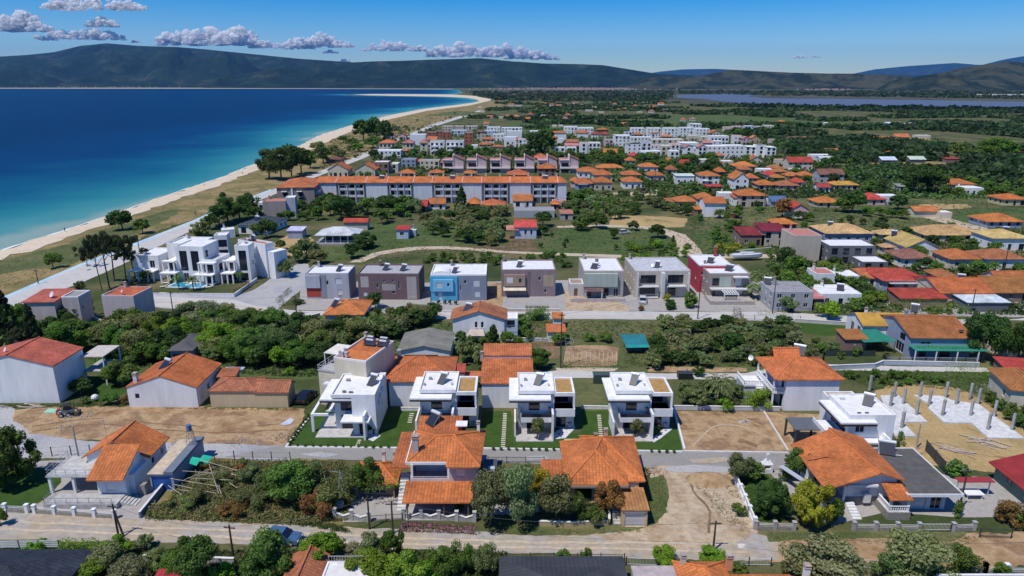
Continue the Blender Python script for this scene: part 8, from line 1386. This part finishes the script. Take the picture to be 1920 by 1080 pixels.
# ---------------------------------------------------------------- vehicles
def lathe_wheel(t, x, y, r, w, name='wheel'):
    o = MB().tube((x,y-w/2,r),(x,y+w/2,r),r,n=14).build(name,'black',t); MB().tube((x,y-w/2-.01,r),(x,y+w/2+.01,r),r*.58,n=10).build('rim','metal',o,(.5,.5,.52))
def car(x, y, rz, col, label, L=4.5, W=1.85, Hh=1.6, nm='parked_car'):
    t = thing(nm, label, 'car', P(x, y), rz); n = 9
    side = [(-.5,.28),(-.5,.62),(-.47,.80),(-.25,.86),(-.12,.98*1),(.30,.98),(.42,.80),(.49,.72),(.5,.45),(.49,.28)]
    prof = [(-.5,.3),(-.5,.75),(-.44,.88),(-.36,.93),(.20,.95),(.46,.82),(.5,.62),(.49,.3)]; mb = MB(); z = Hh/1.6
    pr = [(a*L, b*z) for a, b in prof]; k = len(pr)
    for s_ in (-1, 1):
        pts = [Vector((a, s_*W/2*(.97 if b > .7*z else 1), b)) for a, b in pr]; mb.face(pts if s_ < 0 else pts[::-1])
    for i in range(k):
        j = (i+1)%k; ya = W/2*(.97 if pr[i][1] > .7*z else 1); yb = W/2*(.97 if pr[j][1] > .7*z else 1)
        mb.face([(pr[i][0],-ya,pr[i][1]),(pr[i][0],ya,pr[i][1]),(pr[j][0],yb,pr[j][1]),(pr[j][0],-yb,pr[j][1])])
    body = mb.build('body','gloss',t,col); cab = MB(); b0 = [(-.42*L,.92*z),(.22*L,.94*z)]; r0 = [(-.33*L,Hh-.06),(.06*L,Hh-.06)]; yb, yt = W/2*.95, W/2*.76
    q = [(b0[0][0],-yb,b0[0][1]),(b0[1][0],-yb,b0[1][1]),(b0[1][0],yb,b0[1][1]),(b0[0][0],yb,b0[0][1])]; r_ = [(r0[0][0],-yt,r0[0][1]),(r0[1][0],-yt,r0[1][1]),(r0[1][0],yt,r0[1][1]),(r0[0][0],yt,r0[0][1])]
    for i in range(4): j = (i+1)%4; cab.face([q[i],q[j],r_[j],r_[i]])
    cab.build('window','glass',t); MB().box(r0[0][0]-.04,r0[1][0]+.04,-yt-.03,yt+.03,Hh-.07,Hh).build('roof','gloss',t,col)
    pm = MB()
    for xx in (r0[0][0],-.12*L,r0[1][0]):
        for s_ in (-1,1): xb = xx+(b0[0][0]-r0[0][0] if xx == r0[0][0] else b0[1][0]-r0[1][0] if xx == r0[1][0] else 0); pm.tube((xb,s_*(yb+.01),.92*z),(xx,s_*(yt+.01),Hh-.05),.035,n=4)
    pm.build('pillar','gloss',t,col)
    for xx in (-.31*L,.31*L):
        for s_ in (-1,1): lathe_wheel(t, xx, s_*(W/2-.1), .33, .22)
    for s_ in (-1,1):
        MB().box(L*.485,L*.503,s_*W*.34-.16,s_*W*.34+.16,.6*z,.74*z).build('headlight','gloss',t,(.7,.7,.7)); MB().box(-L*.503,-L*.49,s_*W*.38-.12,s_*W*.38+.12,.65*z,.85*z).build('tail_light','gloss',t,(.4,.02,.02)); MB().box(.12*L,.16*L,s_*(W/2+.08)-.08,s_*(W/2+.08)+.08,.95*z,1.1*z).build('mirror','gloss',t,col)
    return t
car(575,750,R(78),(.012,.012,.014),'black estate car parked between the tan garage and cream apartment house',4.6,1.9,1.75); car(531,1014,R(-8),(.06,.12,.24),'steel blue car on the dirt road half hidden by a tree',4.4,1.8,1.5)
car(1218,600,R(2),(.5,.5,.52),'silver car parked on the street before the beige balcony house') if 0 else None
car(1205,566,R(80),(.55,.55,.56),'pale car parked beside the beige balcony house'); car(1170,438,R(20),(.6,.6,.6),'pale car at the dirt track before the meadow'); car(1375,407,R(10),(.35,.1,.1),'dark red car near the blank white gable'); car(1602,318,R(10),(.6,.6,.6),'white car by the distant sheds')
t = thing('skid_loader','red and white skid steer loader on the bare plot before the tall white house','loader',P(128,779),R(12),None)
MB().prism([(-1.2,-.55),(.7,-.55),(.7,.55),(-1.2,.55)],.35,1.0).build('body','gloss',t,(.55,.53,.5)); MB().box(-1.5,-1.2,-.5,.5,.4,1.25).build('engine_cover','gloss',t,(.5,.08,.03)); cb = MB()
for a in (-.6,.45):
    for b in (-.45,.45): cb.tube((a,b,1.0),(a,b,2.0),.05,n=4)
cb.box(-.7,.55,-.52,.52,1.98,2.06); cb.build('cab_frame','metal',t,(.05,.05,.05)); MB().box(-.5,.3,-.4,.4,1.0,1.5).build('seat','black',t)
for s_ in (-1,1): MB().slab([(-1.2,s_*.6-.08,1.5),(1.3,s_*.6-.08,.9),(1.3,s_*.6+.08,.9),(-1.2,s_*.6+.08,1.5)],.16).build('lift_arm','metal',t,(.12,.11,.1))
MB().prism([(1.2,-.8),(1.7,-.8),(1.7,.8),(1.2,.8)],.1,.65).build('bucket','metal',t,(.10,.09,.08))
for a in (-.75,.35):
    for b in (-.68,.68): lathe_wheel(t, a, b, .4, .28)
t = thing('sailing_boat','white sailing boat with lowered mast standing on land behind the grey beige house','boat',P(1400,488),R(3)); mb = MB(); n = 12; L = 9.5; secs = []
for i in range(n+1):
    u = i/n; w = 1.5*math.sin(math.pi*min(1,(u*.85+.15)))**.6*(1 if u < .95 else .3); x = (u-.5)*L; secs.append([(x,-w*.9,1.9+.3*u),(x,-w*.8,1.2),(x,0,.55+.5*(2*u-1)**4),(x,w*.8,1.2),(x,w*.9,1.9+.3*u)])
for a, b in zip(secs, secs[1:]):
    for k in range(4): mb.face([a[k],b[k],b[k+1],a[k+1]])
    mb.face([a[4],b[4],b[0],a[0]])
mb.face(secs[0]); mb.face(secs[-1][::-1]); mb.build('hull','gloss',t,(.72,.72,.74)); MB().prism([(-2,-.8),(1.6,-.6),(2.2,0),(1.6,.6),(-2,.8)],2.05,2.6).build('cabin','gloss',t,(.7,.7,.72)); MB().tube((-3.5,0,3.1),(7.5,.4,3.9),.09,n=6).build('mast','metal',t,(.7,.7,.7)); MB().box(-.8,.8,-.1,.1,0,.7).build('keel','gloss',t,(.12,.1,.14))
t = thing('tractor','rusty orange tractor parked at the end of the pale wall','tractor',P(1208,362),R(15)); MB().box(-1.2,1.6,-.5,.5,.8,1.5).build('body','gloss',t,(.4,.14,.07)); MB().box(-1.3,0,-.6,.6,1.5,2.6).build('cab','glass',t); MB().box(-1.4,.1,-.7,.7,2.6,2.7).build('roof','gloss',t,(.4,.14,.07))
for b in (-.8,.8): lathe_wheel(t,-.8,b,.8,.35); lathe_wheel(t,1.2,b,.45,.25)
# ---------------------------------------------------------------- people
def person(x, y, label, top, legs, pose=0, rz=0., z=0., hair=(.03,.02,.015)):
    J = {'hip':(0,0,.93),'belly':(0,0,1.1),'chest':(0,.0,1.32),'neck':(0,0,1.48),'head':(0,.02,1.60),'crown':(0,.01,1.72)}
    s_ = .16 if pose else .0
    for k, sd in (('l',-1),('r',1)):
        st_ = sd*s_; J['hp'+k] = (sd*.09,0,.88); J['kn'+k] = (sd*.10,.03+st_,.49); J['an'+k] = (sd*.10,-.02+st_*1.8,.09); J['to'+k] = (sd*.11,.13+st_*1.8,.04)
        J['sh'+k] = (sd*.17,0,1.40); J['el'+k] = (sd*.25,-.03-st_*.7,1.14); J['wr'+k] = (sd*.26,.05-st_*.9,.90); J['ha'+k] = (sd*.26,.08-st_*.9,.79)
    if pose == 2: J['elr'] = (.33,.15,1.3); J['wrr'] = (.25,.38,1.42); J['har'] = (.22,.44,1.5)
    RR = {'hip':.13,'belly':.125,'chest':.145,'neck':.055,'head':.095,'crown':.075,'hp':.09,'kn':.058,'an':.04,'to':.035,'sh':.06,'el':.042,'wr':.03,'ha':.036}
    E = [('hip','belly'),('belly','chest'),('chest','neck'),('neck','head'),('head','crown')]
    for k in 'lr': E += [('hip','hp'+k),('hp'+k,'kn'+k),('kn'+k,'an'+k),('an'+k,'to'+k),('chest','sh'+k),('sh'+k,'el'+k),('el'+k,'wr'+k),('wr'+k,'ha'+k)]
    ks = list(J); me = bpy.data.meshes.new('person'); me.from_pydata([J[k] for k in ks], [(ks.index(a), ks.index(b)) for a, b in E], [])
    o = bpy.data.objects.new('tmp', me); C.objects.link(o); m = o.modifiers.new('s','SKIN'); sv = me.skin_vertices[0].data
    for i, k in enumerate(ks): r = RR.get(k, RR.get(k[:2], .05)); sv[i].radius = (r, r*.8 if k in ('hip','belly','chest') else r); sv[i].use_root = k == 'hip'
    o.modifiers.new('d','SUBSURF').levels = 1
    dg = bpy.context.evaluated_depsgraph_get(); ev = o.evaluated_get(dg); bm_ = bpy.data.meshes.new_from_object(ev, depsgraph=dg); bpy.data.objects.remove(o)
    bm_.materials.clear()
    for nm, c in (('skin',(.42,.25,.17)),('top',top),('legs',legs),('shoe',(.05,.05,.05))):
        m = bpy.data.materials.new('person_'+nm); m.use_nodes = True; m.node_tree.nodes['Principled BSDF'].inputs['Base Color'].default_value = (*c,1); m.node_tree.nodes['Principled BSDF'].inputs['Roughness'].default_value = .8; bm_.materials.append(m)
    for p in bm_.polygons: c = p.center; p.material_index = 3 if c.z < .08 else 2 if c.z < .95 and abs(c.x) < .2 else 1 if c.z < 1.45 and (abs(c.x) < .22 or c.z > 1.2) else 0; p.use_smooth = True
    b = bpy.data.objects.new('person', bm_); C.objects.link(b); b.location = P(x, y)+Vector((0,0,z)); b.rotation_euler.z = rz; tag(b, label, 'person', 'people outdoors')
    MB().ball((0,-.005,1.67),.10,10,6,.85).build('hair','cloth',b,hair); MB().ball((0,.115,1.60),.018,5,4).build('nose','cloth',b,(.42,.25,.17))
person(122,435,'person in dark clothes walking on the sand by the waterline',(.04,.05,.09),(.03,.03,.05),1,1.0); person(1287,708,'person in bright blue top standing on the lane left of the big palm',(.02,.16,.5),(.03,.05,.12),2,.6); person(1580,652,'person in white top in the yard of the yellow roofed house, leftmost of the group',(.6,.6,.6),(.3,.3,.35),0,.3); person(1587,655,'person in dark red clothes in the yard group of the yellow roofed house',(.35,.04,.06),(.3,.04,.06),0,2.0); person(1594,652,'person in pale blue top in the yard group of the yellow roofed house',(.4,.5,.65),(.5,.5,.5),2,4.0); person(1600,657,'person in white in the yard group, nearest the dark netting',(.65,.65,.65),(.6,.6,.62),0,5.0); person(637,440,'person in red top on the pavilion veranda',(.5,.03,.03),(.1,.05,.05),0,.2,.7); person(383,349,'person in pale shirt on the beach above the road bend',(.5,.5,.45),(.05,.05,.1),1,2.); person(455,327,'person in red on the sand left of the big seaside trees',(.5,.06,.05),(.05,.05,.1),0,1.); person(232,404,'person in blue near the waterline behind the lone dark tree',(.08,.15,.4),(.1,.1,.1),1,2.4); person(367,404,'person on the seaside road edge near the lone dark bush',(.1,.08,.1),(.05,.05,.07),1,.5)
# ---------------------------------------------------------------- far shore villages, beyond counting
rv = random.Random(11)
for xa, xb, Ya, Yb, n in ((930,1240,5600,7700,420),(470,680,9050,9280,90),(1500,1600,5500,6100,60),(50,330,9100,9280,60)):
    wm, rm = MB(), MB()
    for i in range(n):
        Y = rv.uniform(Ya, Yb); px = rv.gauss((xa+xb)/2, (xb-xa)/4.5); X = (px-960)/FP*Y*ct; s_ = rv.uniform(6,13); z1 = rv.uniform(4,9)
        wm.box(X, X+s_, Y, Y+s_, 0, z1); rm.face([(X-.5,Y-.5,z1),(X+s_+.5,Y-.5,z1),(X+s_/2,Y+s_/2,z1+3)]); rm.face([(X+s_+.5,Y-.5,z1),(X+s_+.5,Y+s_+.5,z1),(X+s_/2,Y+s_/2,z1+3)]); rm.face([(X-.5,Y+s_,z1),(X-.5,Y-.5,z1),(X+s_/2,Y+s_/2,z1+3)])
    o = wm.build('far_village','paint',None,(.55,.5,.46)); o['kind'] = 'stuff'; o['label'] = 'tiny houses of a village on the far shore'; o = rm.build('far_village_roofs','concrete',None,(.4,.15,.08)); o['kind'] = 'stuff'; o['label'] = 'tiny roofs of a village on the far shore'
g = P(915,163); o = MB().tube((0,0,0),(0,0,90),7,5,8).box(-26,26,-8,8,84,92).build('white_tower','paint',None,WH); o.location = (g.x, g.y, 0); tag(o,'white tower far away before the hills','tower')
h = H('greenhouses','long low white greenhouses beyond the lagoon at far right','greenhouse',A=(1832,181)); h.box('cover',0,300,0,60,0,6,'paint',(.6,.6,.6)); h.box('ridge',0,300,20,40,6.003,9,'paint',(.6,.6,.6))
# ---------------------------------------------------------------- clouds far beyond the haze box
def cloud(px, py, wpx, hpx, label, seed):
    Y = 52000.; b = (540-py)/FP; Zb = CAMH+Y*(-st+b*ct)/(ct+b*st); sc = Y/FP; X = (px-960)*sc/(ct+b*st); W = wpx*sc*1.04; Hh = hpx*sc; rnd = random.Random(seed); bm = bmesh.new(); n = int(34+wpx*.5)
    for i in range(n):
        u = rnd.uniform(-.5,.5); env = (1-(2*u)**2)**.6*(.55+.45*abs(math.sin(seed*1.7+u*7))); r = Hh*rnd.uniform(.10,.25)*(.6+.5*env); zz = max(0, Hh*env*rnd.random()**.8-r*.3)
        mt = Matrix.Translation((u*W, rnd.uniform(-.3,.3)*W*.5, zz)) @ Matrix.Diagonal((r*1.5,r*1.5,r,1)); bmesh.ops.create_icosphere(bm, subdivisions=3, radius=1, matrix=mt)
    k = 1/(Hh*.16)
    for v in bm.verts:
        d = noise.fractal(Vector(v.co)*k*.8+Vector((seed*9,0,0)), .9, 2.1, 4)*Hh*.13; v.co.z += d+abs(d)*.3; v.co.x += noise.noise(Vector(v.co)*k+Vector((0,seed,0)))*Hh*.16; v.co.z = max(v.co.z, -Hh*.03+noise.noise(Vector(v.co)*k*.3)*Hh*.06)
    me = bpy.data.meshes.new('cloud'); bm.to_mesh(me); bm.free(); me.polygons.foreach_set('use_smooth',[True]*len(me.polygons)); o = link('cloud', me, CLOUD); o.location = (X, Y, Zb); o['kind'] = 'structure'
CLOUD = bpy.data.materials.new('cloud'); CLOUD.use_nodes = True; t_ = CLOUD.node_tree; b_ = t_.nodes['Principled BSDF']; b_.inputs['Base Color'].default_value = (1,1,1,1); b_.inputs['Roughness'].default_value = 1; b_.inputs['Specular IOR Level'].default_value = 0
tb_ = t_.nodes.new('ShaderNodeBsdfTranslucent'); tb_.inputs[0].default_value = (1,.99,.96,1); mx_ = t_.nodes.new('ShaderNodeMixShader'); mx_.inputs[0].default_value = .55; t_.links.new(b_.outputs[0], mx_.inputs[1]); t_.links.new(tb_.outputs[0], mx_.inputs[2]); tx_ = t_.nodes.new('ShaderNodeBsdfTransparent'); m2_ = t_.nodes.new('ShaderNodeMixShader'); nz_ = noi(t_, pos(t_), .0022, 6, .7); mr_ = mapr(t_, nz_, .36, .60, .95, .0); t_.links.new(mr_, m2_.inputs[0]); t_.links.new(mx_.outputs[0], m2_.inputs[1]); t_.links.new(tx_.outputs[0], m2_.inputs[2]); t_.links.new(m2_.outputs[0], t_.nodes['Material Output'].inputs[0])
for i, a in enumerate([(178,18,165,20),(30,58,105,32),(150,74,150,18),(190,50,50,16),(340,84,80,24),(420,84,120,32),(500,90,60,12),(595,88,115,22),(562,92,50,10),(620,100,26,6),(742,95,110,14),(728,88,30,12),(790,96,26,10),(865,106,115,24),(935,106,60,22),(985,110,70,18),(1020,112,50,12),(1498,109,22,5),(1528,108,18,4),(648,116,16,6),(255,80,16,5)]): cloud(*a, 'cloud', i*3.1+1)
bpy.context.view_layer.update()
# past 300 of a kind: the smallest in the picture become one mass
def merge_rest(kind, keep, name, label):
    L = [o for o in ALL if o.name.split('.')[0] == kind and o.parent is None]
    if len(L) <= keep: return
    L.sort(key=lambda o: -o.scale.x/max(1, Zc(o.location))); V_ = []; S_ = []; T_ = []
    for o in L[keep:]:
        for ch in [c for c in C.objects if c.parent == o] if 0 else KIDS[o.name]:
            if ch.name.startswith('crown'):
                me = ch.data; n = len(me.vertices); co = np.empty(n*3, np.float32); me.vertices.foreach_get('co', co); mt = np.array(o.matrix_world); co = co.reshape(-1,3)@mt[:3,:3].T+mt[:3,3]
                lf = np.empty(len(me.polygons), np.float32); me.attributes['leaf'].data.foreach_get('value', lf); V_.append(co); S_.append(lf); T_.append(np.tile(np.array(ch.color[:]), (len(lf),1)))
            bpy.data.objects.remove(ch)
        ALL.remove(o); bpy.data.objects.remove(o)
    v = np.concatenate(V_); s_ = np.concatenate(S_); tt = np.concatenate(T_); n = len(s_)
    me = bpy.data.meshes.new(name); me.vertices.add(4*n); me.vertices.foreach_set('co', v.astype(np.float32).ravel()); me.loops.add(4*n); me.loops.foreach_set('vertex_index', np.arange(4*n, dtype=np.int32)); me.polygons.add(n); me.polygons.foreach_set('loop_start', np.arange(0,4*n,4,dtype=np.int32)); me.polygons.foreach_set('loop_total', np.full(n,4,np.int32))
    me.attributes.new('leaf','FLOAT','FACE').data.foreach_set('value', s_); me.attributes.new('tint','FLOAT_COLOR','FACE').data.foreach_set('color', tt.astype(np.float32).ravel()); me.update(calc_edges=True)
    o = link(name, me, 'leafv'); o['kind'] = 'stuff'; o['label'] = label
KIDS = {}
for c in C.objects:
    if c.parent: KIDS.setdefault(c.parent.name, []).append(c)
merge_rest('broadleaf_tree', 295, 'distant_trees', 'small distant trees filling the village gardens')
# every label its own: if two of a group would read the same, they are told apart by their order from the left
for o in ALL:
    lb = o.get('label')
    if lb and len(lb.split()) > 16:
        for a, b in ((' hipped',''),(' gabled',''),(' walled flat roofed',' flat roofed'),(' dusty orange',' orange'),(' sloping','')):
            if len(lb.split()) > 16: lb = lb.replace(a, b)
        o['label'] = ' '.join(lb.split()[:16]) if len(lb.split()) > 16 and 'kind' in o else lb
seen = {}
for o in ALL:
    if 'label' in o and o.parent is None and 'kind' not in o: seen.setdefault(o['label'], []).append(o)
def nth(j, n):
    if j == 0: return 'leftmost'
    if j == n-1: return 'rightmost'
    return (['second','third','fourth','fifth','sixth','seventh','eighth','ninth','tenth','eleventh','twelfth','thirteenth','fourteenth','fifteenth','sixteenth','seventeenth','eighteenth','nineteenth','twentieth'][j-1] if j < 20 else f'{j+1}th')+' from left'
for lb, L in seen.items():
    if len(L) > 1:
        L.sort(key=lambda o: proj(o.matrix_world.translation)[0])
        for j, o in enumerate(L): o['label'] = lb+', '+nth(j, len(L))
